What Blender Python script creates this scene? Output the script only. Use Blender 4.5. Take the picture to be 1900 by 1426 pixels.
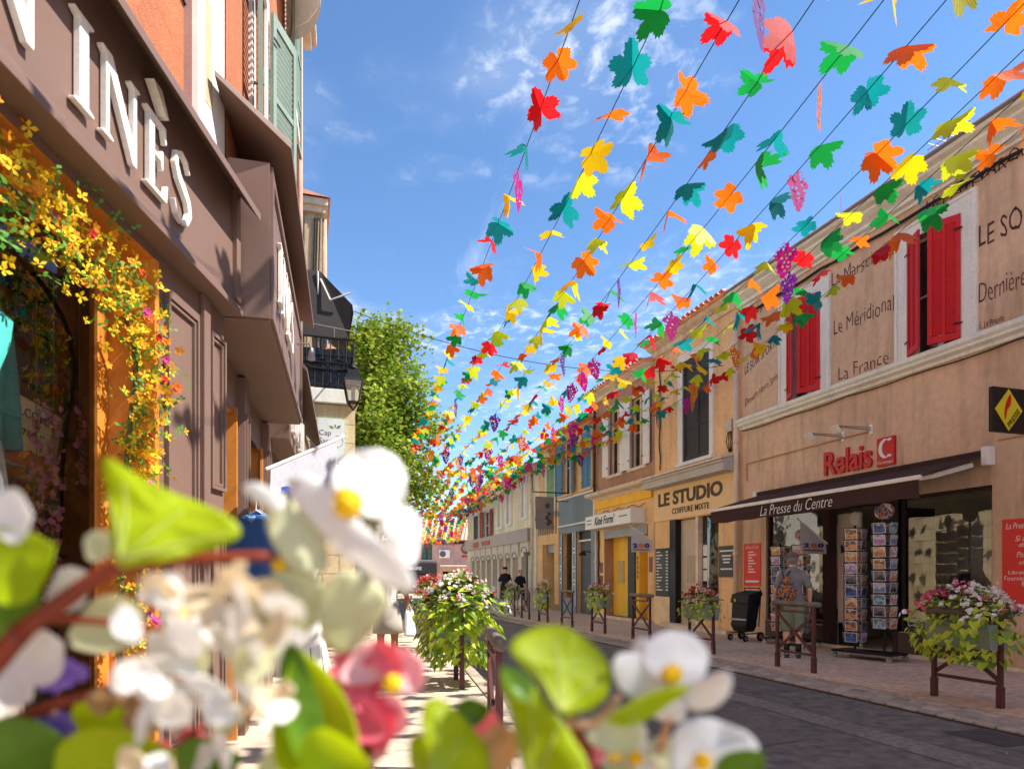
import bpy, math, random
from mathutils import Vector, Matrix, noise as mnoise
R = math.radians
rnd = random.Random(7)
sc = bpy.context.scene
for o in list(bpy.data.objects): bpy.data.objects.remove(o)

# ------------------------------------------------------------------ camera, sky, sun, exposure
TH = math.atan(385/1240)                      # the camera looks this far to the right of the street's own direction
CT, ST = math.cos(TH), math.sin(TH)
EYE = 1.40
cam_d = bpy.data.cameras.new('camera'); cam = bpy.data.objects.new('camera', cam_d)
sc.collection.objects.link(cam); sc.camera = cam
cam.location = (0, 0, EYE); cam.rotation_euler = (R(90), 0, -TH)
cam_d.sensor_fit = 'HORIZONTAL'; cam_d.sensor_width = 36; cam_d.lens = 36*1240/1900
cam_d.shift_y = 357/1900
cam_d.clip_start = 0.02; cam_d.clip_end = 2000
cam_d.dof.use_dof = True; cam_d.dof.focus_distance = 8.5; cam_d.dof.aperture_fstop = 3.2
cam_d.dof.aperture_blades = 0

SUN_EL, SUN_AZ = 47, 111                      # azimuth clockwise from +Y
to_sun = Vector((math.sin(R(SUN_AZ))*math.cos(R(SUN_EL)), math.cos(R(SUN_AZ))*math.cos(R(SUN_EL)), math.sin(R(SUN_EL))))
sun_d = bpy.data.lights.new('sun', 'SUN'); sun = bpy.data.objects.new('sun', sun_d); sc.collection.objects.link(sun)
sun_d.energy = 4.6; sun_d.angle = R(0.53); sun_d.color = (1.0, 0.95, 0.86)
sun.location = (20, -5, 30); sun.rotation_euler = (-to_sun).to_track_quat('-Z', 'Y').to_euler()

wd = bpy.data.worlds.new('World'); sc.world = wd; wd.use_nodes = True
nt = wd.node_tree; nt.nodes.clear()
wo = nt.nodes.new('ShaderNodeOutputWorld'); bg = nt.nodes.new('ShaderNodeBackground')
sky = nt.nodes.new('ShaderNodeTexSky'); sky.sky_type = 'NISHITA'; sky.sun_disc = False
sky.sun_elevation = R(SUN_EL); sky.sun_rotation = R(SUN_AZ); sky.altitude = 900
sky.air_density = 1.0; sky.dust_density = 0.05; sky.ozone_density = 3.0
bg.inputs['Strength'].default_value = 0.13
# thin fair-weather cloud: noise on a flat layer overhead, reached by dividing the view direction by its height
tc = nt.nodes.new('ShaderNodeTexCoord'); sep = nt.nodes.new('ShaderNodeSeparateXYZ')
nt.links.new(tc.outputs['Generated'], sep.inputs[0])
def wmath(op, a, b=None, clamp=False):
    n = nt.nodes.new('ShaderNodeMath'); n.operation = op; n.use_clamp = clamp
    for i, x in enumerate((a, b)):
        if x is None: continue
        if isinstance(x, (int, float)): n.inputs[i].default_value = x
        else: nt.links.new(x, n.inputs[i])
    return n.outputs[0]
zz = wmath('MAXIMUM', sep.outputs[2], 0.04)
comb = nt.nodes.new('ShaderNodeCombineXYZ')
nt.links.new(wmath('DIVIDE', sep.outputs[0], zz), comb.inputs[0]); nt.links.new(wmath('DIVIDE', sep.outputs[1], zz), comb.inputs[1])
def wnoise(scale, detail, rough, dist, stretch=(1, 1, 1), rot=0):
    mp = nt.nodes.new('ShaderNodeMapping'); mp.inputs['Scale'].default_value = stretch; mp.inputs['Rotation'].default_value = (0, 0, R(rot))
    mp.inputs['Location'].default_value = (3.1, 1.7, 0)
    n = nt.nodes.new('ShaderNodeTexNoise'); n.inputs['Scale'].default_value = scale; n.inputs['Detail'].default_value = detail
    n.inputs['Roughness'].default_value = rough; n.inputs['Distortion'].default_value = dist
    nt.links.new(comb.outputs[0], mp.inputs[0]); nt.links.new(mp.outputs[0], n.inputs['Vector']); return n.outputs[0]
def wramp(x, lo, hi):
    n = nt.nodes.new('ShaderNodeMapRange'); n.interpolation_type = 'SMOOTHSTEP'
    n.inputs[1].default_value = lo; n.inputs[2].default_value = hi; nt.links.new(x, n.inputs[0]); return n.outputs[0]
fine = wramp(wnoise(15, 6, 0.6, 0.3, (1, .8, 1), 20), 0.47, 0.72)
patch = wramp(wnoise(1.3, 3, 0.5, 0.4), 0.46, 0.64)
wisp = wramp(wnoise(3.0, 6, 0.6, 0.5, (1, .3, 1), 35), 0.60, 0.84)
veil = wramp(wnoise(1.1, 4, .5, 0), .40, .75)
cl = wmath('ADD', wmath('MULTIPLY', wmath('MULTIPLY', fine, patch), 0.50), wmath('MULTIPLY', wisp, 0.38), True)
cl = wmath('ADD', cl, wmath('MULTIPLY', wmath('MULTIPLY', veil, patch), 0.22), True)
cmix = nt.nodes.new('ShaderNodeMixRGB'); nt.links.new(cl, cmix.inputs[0])
hs = nt.nodes.new('ShaderNodeHueSaturation'); hs.inputs['Saturation'].default_value = 1.10
nt.links.new(sky.outputs[0], hs.inputs['Color'])
nt.links.new(hs.outputs[0], cmix.inputs[1]); cmix.inputs[2].default_value = (5.6, 5.8, 6.1, 1)
nt.links.new(cmix.outputs[0], bg.inputs['Color']); nt.links.new(bg.outputs[0], wo.inputs['Surface'])

vs = sc.view_settings; vs.view_transform = 'Standard'; vs.look = 'None'; vs.gamma = 1; vs.use_curve_mapping = False
vs.exposure = 1.0
sc.render.engine = 'CYCLES'; sc.cycles.use_denoising = True; sc.cycles.max_bounces = 7; sc.cycles.transparent_max_bounces = 12
sc.cycles.diffuse_bounces = 4; sc.cycles.sample_clamp_indirect = 6

# ------------------------------------------------------------------ helpers
COL = sc.collection
ORG = {}
def lin(r, g, b):
    f = lambda c: ((c/255+0.055)/1.055)**2.4 if c/255 > 0.04045 else c/255/12.92
    return (f(r), f(g), f(b))
def lb(r, g, b, k=1.45): return tuple(min(.86, k*c) for c in lin(r, g, b))
def setp(o, label=None, cat=None, group=None, kind=None):
    if label: o['label'] = label
    if cat: o['category'] = cat
    if group: o['group'] = group
    if kind: o['kind'] = kind
    return o
def thing(name, label, cat, loc=(0, 0, 0), rz=0, group=None, local=False):
    """An Empty at a thing's base. Unturned: parts are written in world metres. Turned: in the thing's own metres."""
    o = bpy.data.objects.new(name, None); COL.objects.link(o); o.empty_display_size = .2
    o.location = loc; o.rotation_euler = (0, 0, rz)
    ORG[o.name] = Vector(loc) if rz == 0 and not local else Vector((0, 0, 0))
    return setp(o, label, cat, group)
def V(*a): return Vector(a)

class MB:
    def __init__(s): s.v = []; s.f = []; s.mi = []; s.cur = 0
    def add(s, vs, fs):
        b = len(s.v); s.v += [tuple(p) for p in vs]
        for f in fs: s.f.append(tuple(b+i for i in f)); s.mi.append(s.cur)
        return s
    def box(s, x0, x1, y0, y1, z0, z1):
        x0, x1 = sorted((x0, x1)); y0, y1 = sorted((y0, y1)); z0, z1 = sorted((z0, z1))
        return s.add([(x0,y0,z0),(x1,y0,z0),(x1,y1,z0),(x0,y1,z0),(x0,y0,z1),(x1,y0,z1),(x1,y1,z1),(x0,y1,z1)],
                     [(0,3,2,1),(4,5,6,7),(0,1,5,4),(1,2,6,5),(2,3,7,6),(3,0,4,7)])
    def bar(s, p, q, w, h, up=(0, 0, 1)):
        p, q, up = Vector(p), Vector(q), Vector(up); d = (q-p).normalized()
        a = d.cross(up)
        if a.length < 1e-4: a = d.cross(Vector((1, 0, 0)))
        a.normalize(); b = a.cross(d).normalized(); a *= w/2; b *= h/2
        return s.add([p-a-b, p+a-b, p+a+b, p-a+b, q-a-b, q+a-b, q+a+b, q-a+b],
                     [(0,3,2,1),(4,5,6,7),(0,1,5,4),(1,2,6,5),(2,3,7,6),(3,0,4,7)])
    def tube(s, pts, r, n=8, cap=True):
        pts = [Vector(p) for p in pts]; rs = r if isinstance(r, (list, tuple)) else [r]*len(pts)
        rings = []; a = None
        for i, p in enumerate(pts):
            d = (pts[min(i+1, len(pts)-1)]-pts[max(i-1, 0)])
            d = d.normalized() if d.length > 1e-9 else Vector((0, 0, 1))
            if a is None: a = d.orthogonal().normalized()
            a = (a-d*a.dot(d)); a = a.normalized() if a.length > 1e-6 else d.orthogonal().normalized()
            b = d.cross(a)
            rings.append([p+(a*math.cos(2*math.pi*k/n)+b*math.sin(2*math.pi*k/n))*rs[i] for k in range(n)])
        vs = [v for r_ in rings for v in r_]; fs = []
        for i in range(len(pts)-1):
            for k in range(n): fs.append((i*n+k, i*n+(k+1) % n, (i+1)*n+(k+1) % n, (i+1)*n+k))
        if cap: fs.append(tuple(range(n-1, -1, -1))); fs.append(tuple((len(pts)-1)*n+k for k in range(n)))
        return s.add(vs, fs)
    def ball(s, c, r, nu=10, nv=7, m=None):
        c = Vector(c); r = r if isinstance(r, (tuple, list)) else (r, r, r); vs = []; fs = []
        for j in range(nv+1):
            t = math.pi*j/nv
            for i in range(nu):
                p = Vector((r[0]*math.sin(t)*math.cos(2*math.pi*i/nu), r[1]*math.sin(t)*math.sin(2*math.pi*i/nu), r[2]*math.cos(t)))
                if m is not None: p = m @ p
                vs.append(c+p)
        for j in range(nv):
            for i in range(nu): fs.append((j*nu+i, (j+1)*nu+i, (j+1)*nu+(i+1) % nu, j*nu+(i+1) % nu))
        return s.add(vs, fs)
    def prism(s, poly, o, xd, yd, depth):
        """2-D outline in the plane (xd, yd), thickened by depth along xd x yd"""
        o, xd, yd = Vector(o), Vector(xd), Vector(yd); nd = xd.cross(yd).normalized()*depth; n = len(poly)
        vs = [o+xd*x+yd*y for x, y in poly]+[o+xd*x+yd*y+nd for x, y in poly]
        fs = [tuple(range(n-1, -1, -1)), tuple(range(n, 2*n))]+[(i, (i+1) % n, n+(i+1) % n, n+i) for i in range(n)]
        return s.add(vs, fs)
    def build(s, name, mat, parent=None, smooth=False, kind=None, label=None, cat=None, loc=None, group=None, bevel=0):
        off = Vector((0, 0, 0))
        if parent is not None: off = ORG.get(parent.name, Vector((0, 0, 0)))
        elif loc is not None: off = Vector(loc)
        me = bpy.data.meshes.new(name); me.from_pydata([Vector(p)-off for p in s.v], [], s.f)
        for m in (mat if isinstance(mat, (list, tuple)) else [mat]): me.materials.append(m)
        if s.mi and max(s.mi) > 0: me.polygons.foreach_set('material_index', s.mi)
        if smooth: me.polygons.foreach_set('use_smooth', [True]*len(me.polygons))
        me.update()
        o = bpy.data.objects.new(name, me); COL.objects.link(o)
        if parent is not None: o.parent = parent; ORG[o.name] = off
        elif loc is not None: o.location = loc
        if bevel:
            bm = o.modifiers.new('bevel', 'BEVEL'); bm.width = bevel; bm.segments = 2; bm.limit_method = 'ANGLE'
        return setp(o, label, cat, group, kind)

def inst(name, mesh, parent, loc, rot=None, scale=None, kind=None):
    o = bpy.data.objects.new(name, mesh); COL.objects.link(o); o.parent = parent
    loc = Vector(loc)-ORG.get(parent.name, Vector((0, 0, 0))) if parent else Vector(loc)
    m = Matrix.Translation(loc)
    if rot is not None: m = m @ rot.to_4x4()
    if scale is not None: m = m @ Matrix.Diagonal((*((scale,)*3 if isinstance(scale, (int, float)) else scale), 1))
    o.matrix_local = m
    return setp(o, kind=kind)
KIDS = None
def copy_tree(o, parent=None):
    c = o.copy(); COL.objects.link(c); c.parent = parent; ORG[c.name] = ORG.get(o.name, Vector((0, 0, 0)))
    for ch in list(o.children): copy_tree(ch, c)
    return c

class Fr:
    """A vertical face: u runs along it, z up, n out of it."""
    def __init__(s, o, u, n, read=1):
        s.o, s.u, s.n = Vector(o), Vector(u).normalized(), Vector(n).normalized(); s.read = read
        s.flip = s.u.cross(Vector((0, 0, 1))).dot(s.n) < 0
    def _f(s, fs): return [tuple(reversed(f)) for f in fs] if s.flip else fs
    def p(s, u, z, n=0): return s.o+s.u*u+s.n*n+Vector((0, 0, z))
    def box(s, mb, u0, u1, z0, z1, n0, n1):
        q = [s.p(u, z, n) for n in (n0, n1) for (u, z) in ((u0, z0), (u1, z0), (u1, z1), (u0, z1))]
        return mb.add(q, s._f([(3,2,1,0),(4,5,6,7),(0,1,5,4),(1,2,6,5),(2,3,7,6),(3,0,4,7)]))
    def quad(s, mb, u0, u1, z0, z1, n): return mb.add([s.p(u0,z0,n), s.p(u1,z0,n), s.p(u1,z1,n), s.p(u0,z1,n)], s._f([(0,1,2,3)]))
    def wall(s, mb, u0, u1, z0, z1, holes, rev):
        us = sorted({u0, u1, *[h[0] for h in holes], *[h[1] for h in holes]}); zs = sorted({z0, z1, *[h[2] for h in holes], *[h[3] for h in holes]})
        us = [u for u in us if u0 <= u <= u1]; zs = [z for z in zs if z0 <= z <= z1]
        for i in range(len(us)-1):
            for j in range(len(zs)-1):
                a, b = (us[i]+us[i+1])/2, (zs[j]+zs[j+1])/2
                if not any(h[0] < a < h[1] and h[2] < b < h[3] for h in holes): s.quad(mb, us[i], us[i+1], zs[j], zs[j+1], 0)
        for h in holes:
            a, b, c, d = h[:4]; r = h[4] if len(h) > 4 else rev
            for (p, q, r_, t) in (((a,c,0),(a,d,0),(a,d,-r),(a,c,-r)), ((b,c,0),(b,c,-r),(b,d,-r),(b,d,0)), ((a,d,0),(b,d,0),(b,d,-r),(a,d,-r)), ((a,c,0),(a,c,-r),(b,c,-r),(b,c,0))):
                mb.add([s.p(*p), s.p(*q), s.p(*r_), s.p(*t)], [(0,1,2,3)])
        return mb
    def text(s, parent, name, body, u0, u1, z0, z1, n, mat, depth=.004, shear=0, bold=0, jitter=0, slant=0, space=1.0):
        """Lettering fitted between u0 (where it starts to be read) and u1, z0 and z1"""
        return text(parent, name, body, s.p(u0, z0, n), s.u*(1 if u1 > u0 else -1), Vector((0, 0, 1)), abs(u1-u0), z1-z0, mat, depth, shear, bold, jitter, slant, space)

def text(parent, name, body, o, xd, yd, w, h, mat, depth=.004, shear=0, bold=0, jitter=0, slant=0, space=1.0):
    cu = bpy.data.curves.new('lettering', 'FONT'); cu.body = body; cu.size = 1; cu.shear = shear; cu.offset = bold
    cu.space_character = space; cu.resolution_u = 3; cu.extrude = 0.5; cu.align_x = 'LEFT'
    t = bpy.data.objects.new('lettering_tmp', cu); COL.objects.link(t)
    bpy.context.view_layer.update()
    me = bpy.data.meshes.new_from_object(t.evaluated_get(bpy.context.evaluated_depsgraph_get()))
    bpy.data.objects.remove(t); bpy.data.curves.remove(cu)
    xs = [v.co.x for v in me.vertices]; ys = [v.co.y for v in me.vertices]
    x0, x1, y0, y1 = min(xs), max(xs), min(ys), max(ys); xd, yd, o = Vector(xd), Vector(yd), Vector(o); nd = xd.cross(yd).normalized()
    off = ORG.get(parent.name, Vector((0, 0, 0))) if parent else Vector((0, 0, 0))
    for v in me.vertices:
        a, b = (v.co.x-x0)/(x1-x0), (v.co.y-y0)/(y1-y0)
        if jitter: b += jitter*math.sin(a*23.7)*.5+jitter*math.sin(a*61+1)*.3
        v.co = o+xd*(a*w)+yd*(b*h+slant*a*w)+nd*(depth*(v.co.z+.5))-off
    me.name = name; me.materials.clear(); me.materials.append(mat)
    ob = bpy.data.objects.new(name, me); COL.objects.link(ob)
    if parent: ob.parent = parent; ORG[ob.name] = off
    return ob

# ------------------------------------------------------------------ materials
MATS = {}
def M(name, col, rough=.85, var=.14, scale=3.0, bump=0.0, bscale=90, metal=0, trans=0, dirt=0, spec=.35, fine=.08, tcol=None, sheen=0, coat=0):
    if name in MATS: return MATS[name]
    m = bpy.data.materials.new(name); m.use_nodes = True; t = m.node_tree; L = t.links; t.nodes.clear()
    out = t.nodes.new('ShaderNodeOutputMaterial'); bs = t.nodes.new('ShaderNodeBsdfPrincipled')
    bs.inputs['Roughness'].default_value = rough; bs.inputs['Metallic'].default_value = metal; bs.inputs['Specular IOR Level'].default_value = spec
    if coat: bs.inputs['Coat Weight'].default_value = coat; bs.inputs['Coat Roughness'].default_value = .1
    tc = t.nodes.new('ShaderNodeTexCoord'); oi = t.nodes.new('ShaderNodeObjectInfo')
    ad = t.nodes.new('ShaderNodeVectorMath'); ad.operation = 'MULTIPLY_ADD'
    cb = t.nodes.new('ShaderNodeCombineXYZ'); L.new(oi.outputs['Random'], cb.inputs[0]); L.new(oi.outputs['Random'], cb.inputs[1])
    ad.inputs[1].default_value = (9, 17, 0); L.new(cb.outputs[0], ad.inputs[0]); L.new(tc.outputs['Object'], ad.inputs[2])
    def noise(sc_, det, src=None, mapping=None):
        n = t.nodes.new('ShaderNodeTexNoise'); n.inputs['Scale'].default_value = sc_; n.inputs['Detail'].default_value = det
        v = src or ad.outputs[0]
        if mapping:
            mp = t.nodes.new('ShaderNodeMapping'); mp.inputs['Scale'].default_value = mapping; L.new(v, mp.inputs[0]); v = mp.outputs[0]
        L.new(v, n.inputs['Vector']); return n.outputs[0]
    def mul(a, b):
        n = t.nodes.new('ShaderNodeMix'); n.data_type = 'RGBA'; n.blend_type = 'MULTIPLY'; n.inputs[0].default_value = 1
        for i, x in ((6, a), (7, b)):
            if isinstance(x, tuple): n.inputs[i].default_value = (*x[:3], 1)
            else: L.new(x, n.inputs[i])
        return n.outputs[2]
    def rng(x, lo, hi, a=.3, b=.7):
        n = t.nodes.new('ShaderNodeMapRange'); n.inputs[1].default_value = a; n.inputs[2].default_value = b
        n.inputs[3].default_value = lo; n.inputs[4].default_value = hi; L.new(x, n.inputs[0]); return n.outputs[0]
    c = tuple(col)
    if var: c = mul(c, rng(noise(scale, 5), 1-var, 1+var))
    if fine: c = mul(c, rng(noise(scale*14, 3), 1-fine, 1+fine))
    if dirt: c = mul(c, rng(noise(1.0, 6, None, (5, 5, .7)), 1, 1-dirt, .48, .75))
    if isinstance(c, tuple): bs.inputs['Base Color'].default_value = (*c[:3], 1)
    else: L.new(c, bs.inputs['Base Color'])
    if bump:
        b = t.nodes.new('ShaderNodeBump'); b.inputs['Strength'].default_value = min(1, bump); b.inputs['Distance'].default_value = .01*max(1, bump)
        L.new(noise(bscale, 4), b.inputs['Height']); L.new(b.outputs[0], bs.inputs['Normal'])
    if trans:
        tr = t.nodes.new('ShaderNodeBsdfTranslucent'); mx = t.nodes.new('ShaderNodeMixShader'); mx.inputs[0].default_value = trans
        if tcol is not None: tr.inputs['Color'].default_value = (*tcol, 1)
        elif isinstance(c, tuple): tr.inputs['Color'].default_value = (*c[:3], 1)
        else: L.new(c, tr.inputs['Color'])
        L.new(bs.outputs[0], mx.inputs[1]); L.new(tr.outputs[0], mx.inputs[2]); L.new(mx.outputs[0], out.inputs[0])
    else: L.new(bs.outputs[0], out.inputs[0])
    MATS[name] = m; return m
def glass(name, tint=(.9, .95, .93), refl=1.0):
    if name in MATS: return MATS[name]
    m = bpy.data.materials.new(name); m.use_nodes = True; t = m.node_tree; t.nodes.clear()
    out = t.nodes.new('ShaderNodeOutputMaterial'); a = t.nodes.new('ShaderNodeBsdfTransparent'); g = t.nodes.new('ShaderNodeBsdfGlossy')
    mx = t.nodes.new('ShaderNodeMixShader'); fr = t.nodes.new('ShaderNodeFresnel'); fr.inputs[0].default_value = 1.5+refl*.7
    a.inputs[0].default_value = (*tint, 1); g.inputs['Roughness'].default_value = .015
    t.links.new(fr.outputs[0], mx.inputs[0]); t.links.new(a.outputs[0], mx.inputs[1]); t.links.new(g.outputs[0], mx.inputs[2]); t.links.new(mx.outputs[0], out.inputs[0])
    MATS[name] = m; return m
def tri(name, cols, scale=12, rough=.5):
    """a printed picture: flat patches of a few colours"""
    if name in MATS: return MATS[name]
    m = bpy.data.materials.new(name); m.use_nodes = True; t = m.node_tree; bs = t.nodes['Principled BSDF']; bs.inputs['Roughness'].default_value = rough
    tc = t.nodes.new('ShaderNodeTexCoord'); vo = t.nodes.new('ShaderNodeTexNoise'); vo.inputs['Scale'].default_value = scale; vo.inputs['Detail'].default_value = 4
    oi = t.nodes.new('ShaderNodeObjectInfo'); ad = t.nodes.new('ShaderNodeVectorMath'); ad.operation = 'ADD'
    cb = t.nodes.new('ShaderNodeCombineXYZ'); ml = t.nodes.new('ShaderNodeMath'); ml.operation = 'MULTIPLY'; ml.inputs[1].default_value = 31
    t.links.new(oi.outputs['Random'], ml.inputs[0]); t.links.new(ml.outputs[0], cb.inputs[1]); t.links.new(ml.outputs[0], cb.inputs[2])
    t.links.new(tc.outputs['Object'], ad.inputs[0]); t.links.new(cb.outputs[0], ad.inputs[1]); t.links.new(ad.outputs[0], vo.inputs['Vector'])
    rp = t.nodes.new('ShaderNodeValToRGB'); rp.color_ramp.interpolation = 'CONSTANT'; e = rp.color_ramp.elements
    n = len(cols)
    while len(e) < n: e.new(.5)
    for i, c in enumerate(cols): e[i].position = 0 if i == 0 else .36+.28*i/n; e[i].color = (*c, 1)
    t.links.new(vo.outputs[0], rp.inputs[0]); t.links.new(rp.outputs[0], bs.inputs['Base Color'])
    MATS[name] = m; return m

def card_mat(name, cols):
    """a printed card: pale border round a picture of sky, land and a few masses"""
    m = bpy.data.materials.new(name); m.use_nodes = True; t = m.node_tree; L = t.links; bs = t.nodes['Principled BSDF']; bs.inputs['Roughness'].default_value = .3
    tc = t.nodes.new('ShaderNodeTexCoord'); sp = t.nodes.new('ShaderNodeSeparateXYZ'); L.new(tc.outputs['Generated'], sp.inputs[0])
    def mt(op, a, b):
        n = t.nodes.new('ShaderNodeMath'); n.operation = op
        for i, x in enumerate((a, b)):
            if isinstance(x, (int, float)): n.inputs[i].default_value = x
            else: L.new(x, n.inputs[i])
        return n.outputs[0]
    dx = mt('ABSOLUTE', mt('SUBTRACT', sp.outputs[0], .5), 0); dz = mt('ABSOLUTE', mt('SUBTRACT', sp.outputs[2], .5), 0)
    edge = mt('LESS_THAN', mt('MAXIMUM', dx, dz), .445)
    oi = t.nodes.new('ShaderNodeObjectInfo'); cb = t.nodes.new('ShaderNodeCombineXYZ'); L.new(mt('MULTIPLY', oi.outputs['Random'], 40), cb.inputs[1])
    ad = t.nodes.new('ShaderNodeVectorMath'); ad.operation = 'ADD'; L.new(tc.outputs['Generated'], ad.inputs[0]); L.new(cb.outputs[0], ad.inputs[1])
    nz = t.nodes.new('ShaderNodeTexNoise'); nz.inputs['Scale'].default_value = 3.5; nz.inputs['Detail'].default_value = 5; L.new(ad.outputs[0], nz.inputs['Vector'])
    v = mt('ADD', mt('MULTIPLY', sp.outputs[2], .55), mt('MULTIPLY', mt('SUBTRACT', nz.outputs[0], .35), 1.1))
    rp = t.nodes.new('ShaderNodeValToRGB'); e = rp.color_ramp.elements
    while len(e) < len(cols): e.new(.5)
    for i, c in enumerate(cols): e[i].position = .12+.68*i/(len(cols)-1); e[i].color = (*c, 1)
    L.new(v, rp.inputs[0]); mx = t.nodes.new('ShaderNodeMixRGB'); mx.inputs[1].default_value = (.75, .73, .70, 1); L.new(edge, mx.inputs[0]); L.new(rp.outputs[0], mx.inputs[2]); L.new(mx.outputs[0], bs.inputs['Base Color'])
    MATS[name] = m; return m

ASPH = M('asphalt', lin(120, 113, 105), .9, .20, .5, .6, 260, fine=.35, dirt=.18)
PAVE = M('pavement', lin(214, 186, 160), .9, .12, .9, .4, 220, fine=.22, dirt=.12)
PAVEL = M('pavement_left', lin(200, 182, 160), .9, .10, .9, .4, 200, fine=.16)
SETT = M('sett', lin(176, 160, 142), .85, .34, 2, .5, 120)
TAN = M('tan_render', lin(223, 187, 154), .95, .10, .6, 1.0, 16, fine=.07, dirt=.30)
OCHRE = M('ochre_render', lin(246, 200, 146), .92, .10, .7, .35, 40, dirt=.22)
OCHRE2 = M('ochre_render_old', lin(238, 186, 130), .92, .12, .8, .35, 40, dirt=.22)
BROWNR = M('brown_render', lb(160, 122, 98), .92, .14, .8, .35, 40, dirt=.25)
CREAM = M('cream_render', lb(206, 190, 158), .92, .11, .7, .35, 40, dirt=.25)
MAUVE = M('mauve_render', lb(178, 146, 134), .92, .1, .5, .3, 40, dirt=.2)
ORANGE = M('orange_render', lin(184, 112, 78), .95, .10, 2.5, .9, 130, fine=.14)
WHITE = M('white_paint', lin(244, 238, 228), .6, .05, 3, dirt=.10)
STONE = M('cream_trim', lb(226, 210, 192), .8, .07, 2, .2, 60, dirt=.16)
STONE2 = M('weathered_trim', lb(196, 178, 156), .85, .12, 2, .3, 60, dirt=.3)
GREY = M('grey_paint', lb(165, 158, 150), .6, .05, 2, dirt=.10)
DGREY = M('dark_grey_paint', lin(92, 94, 98), .6, .06, 2)
BLGREY = M('blue_grey_paint', lb(104, 118, 124), .55, .06, 2)
RED = M('red_shutter_paint', lb(178, 26, 34), .5, .08, 4, fine=.05)
REDG = M('red_gloss', lin(205, 20, 34), .3, .04, 4)
REDP = M('red_poster', lb(196, 52, 44), .5, .05, 3)
BLUE = M('blue_shutter_paint', lb(78, 124, 156), .6, .12, 3)
GREEN = M('green_shutter_paint', lb(112, 138, 92), .6, .1, 3)
DKGREEN = M('dark_green_paint', lin(54, 76, 70), .6, .1, 3)
SAGE = M('sage_shutter_paint', lin(132, 148, 132), .6, .08, 3, dirt=.15)
CHAR = M('charcoal_paint', lin(62, 62, 64), .55, .06, 3)
BLACK = M('black_metal', lin(24, 24, 26), .5, .1, 5)
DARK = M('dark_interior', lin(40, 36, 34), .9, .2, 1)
ROOM = M('shop_interior_wall', lb(206, 200, 188), .9, .08, 1)
BROWN = M('brown_joinery_paint', lin(122, 97, 86), .5, .05, 3, .08, 160, fine=.03)
BROWND = M('dark_brown_canvas', lin(66, 42, 38), .85, .10, 2, .2, 200)
WOOD = M('honey_wood', lin(206, 128, 48), .55, .18, 2, .1, 60)
MAROON = M('maroon_iron', lin(92, 50, 50), .5, .12, 5, .1, 90)
TILE = M('clay_tile', lb(198, 138, 108), .9, .3, 2.5, .3, 40)
TILEP = M('pale_clay_tile', lin(226, 178, 150), .9, .22, 1.5, .3, 40)
ZINC = M('zinc', lin(150, 148, 145), .45, .1, 3, metal=.6)
PIPE = M('pipe_paint', lb(196, 176, 158), .6, .06, 3)
INK = M('painted_lettering', lin(92, 60, 52), .9, .35, 9, fine=.2)
INKG = M('grey_lettering', lin(92, 84, 78), .8, .05, 4)
PAPER = M('white_print', lin(240, 238, 232), .7, .03, 4)
GLASS = glass('window_glass')
GLASSD = glass('dark_window_glass', (.55, .6, .6))
YEL = M('yellow_paint', lin(250, 196, 64), .7, .06, 2, dirt=.1)
YELL = M('sign_yellow', lin(226, 206, 40), .5, .03, 4)
BLK = M('sign_black', lin(22, 20, 22), .45, .05, 4)
CABLE = M('cable_rubber', lin(44, 38, 36), .8, .05, 5)
CHROME = M('bright_steel', lin(200, 200, 205), .25, .05, 5, metal=1)
RUBBER = M('rubber', lin(30, 30, 32), .8, .1, 5)
CANV = M('grey_canvas', lin(66, 60, 58), .85, .1, 2)
# ------------------------------------------------------------------ ground, road, pavements
LK = [(-.9, -6), (.55, 0), (.98, 2), (1.42, 3.9), (2.08, 7), (2.38, 9.5), (2.72, 14), (2.95, 20), (3.0, 44)]   # left kerb line
MB().add([(-900, -900, -.03), (900, -900, -.03), (900, 900, -.03), (-900, 900, -.03)], [(0, 1, 2, 3)]).build('ground', PAVE, kind='structure')
mb = MB()
for i in range(len(LK)-1):
    (x0, y0), (x1, y1) = LK[i], LK[i+1]; mb.add([(x0, y0, 0), (6.0, y0, 0), (6.0, y1, 0), (x1, y1, 0)], [(0, 1, 2, 3)])
mb.build('road', ASPH, kind='structure')
pr = MB().box(6.62, 9.9, -6, 44, -.02, .045).build('pavement_right', PAVE, kind='structure')
mb = MB()
for i in range(len(LK)-1):
    (x0, y0), (x1, y1) = LK[i], LK[i+1]; mb.add([(-9, y0, .05), (x0-.16, y0, .05), (x1-.16, y1, .05), (-9, y1, .05)], [(0, 1, 2, 3)])
pl = mb.build('pavement_left', PAVEL, kind='structure')
# kerb stones along the left pavement
for i in range(len(LK)-1):
    a, b = V(*LK[i], 0), V(*LK[i+1], 0); n = max(1, int((b-a).length))
    for k in range(n):
        if a.y > 24: break
        p, q = a.lerp(b, k/n), a.lerp(b, (k+1)/n); d = (q-p).normalized(); off = V(d.y, -d.x, 0)*-.08
        MB().bar(p+off+d*.006+V(0, 0, .0), q+off-d*.006+V(0, 0, .0), .155, .13).build('kerb_stone', SETT, pl, bevel=.008)
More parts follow.
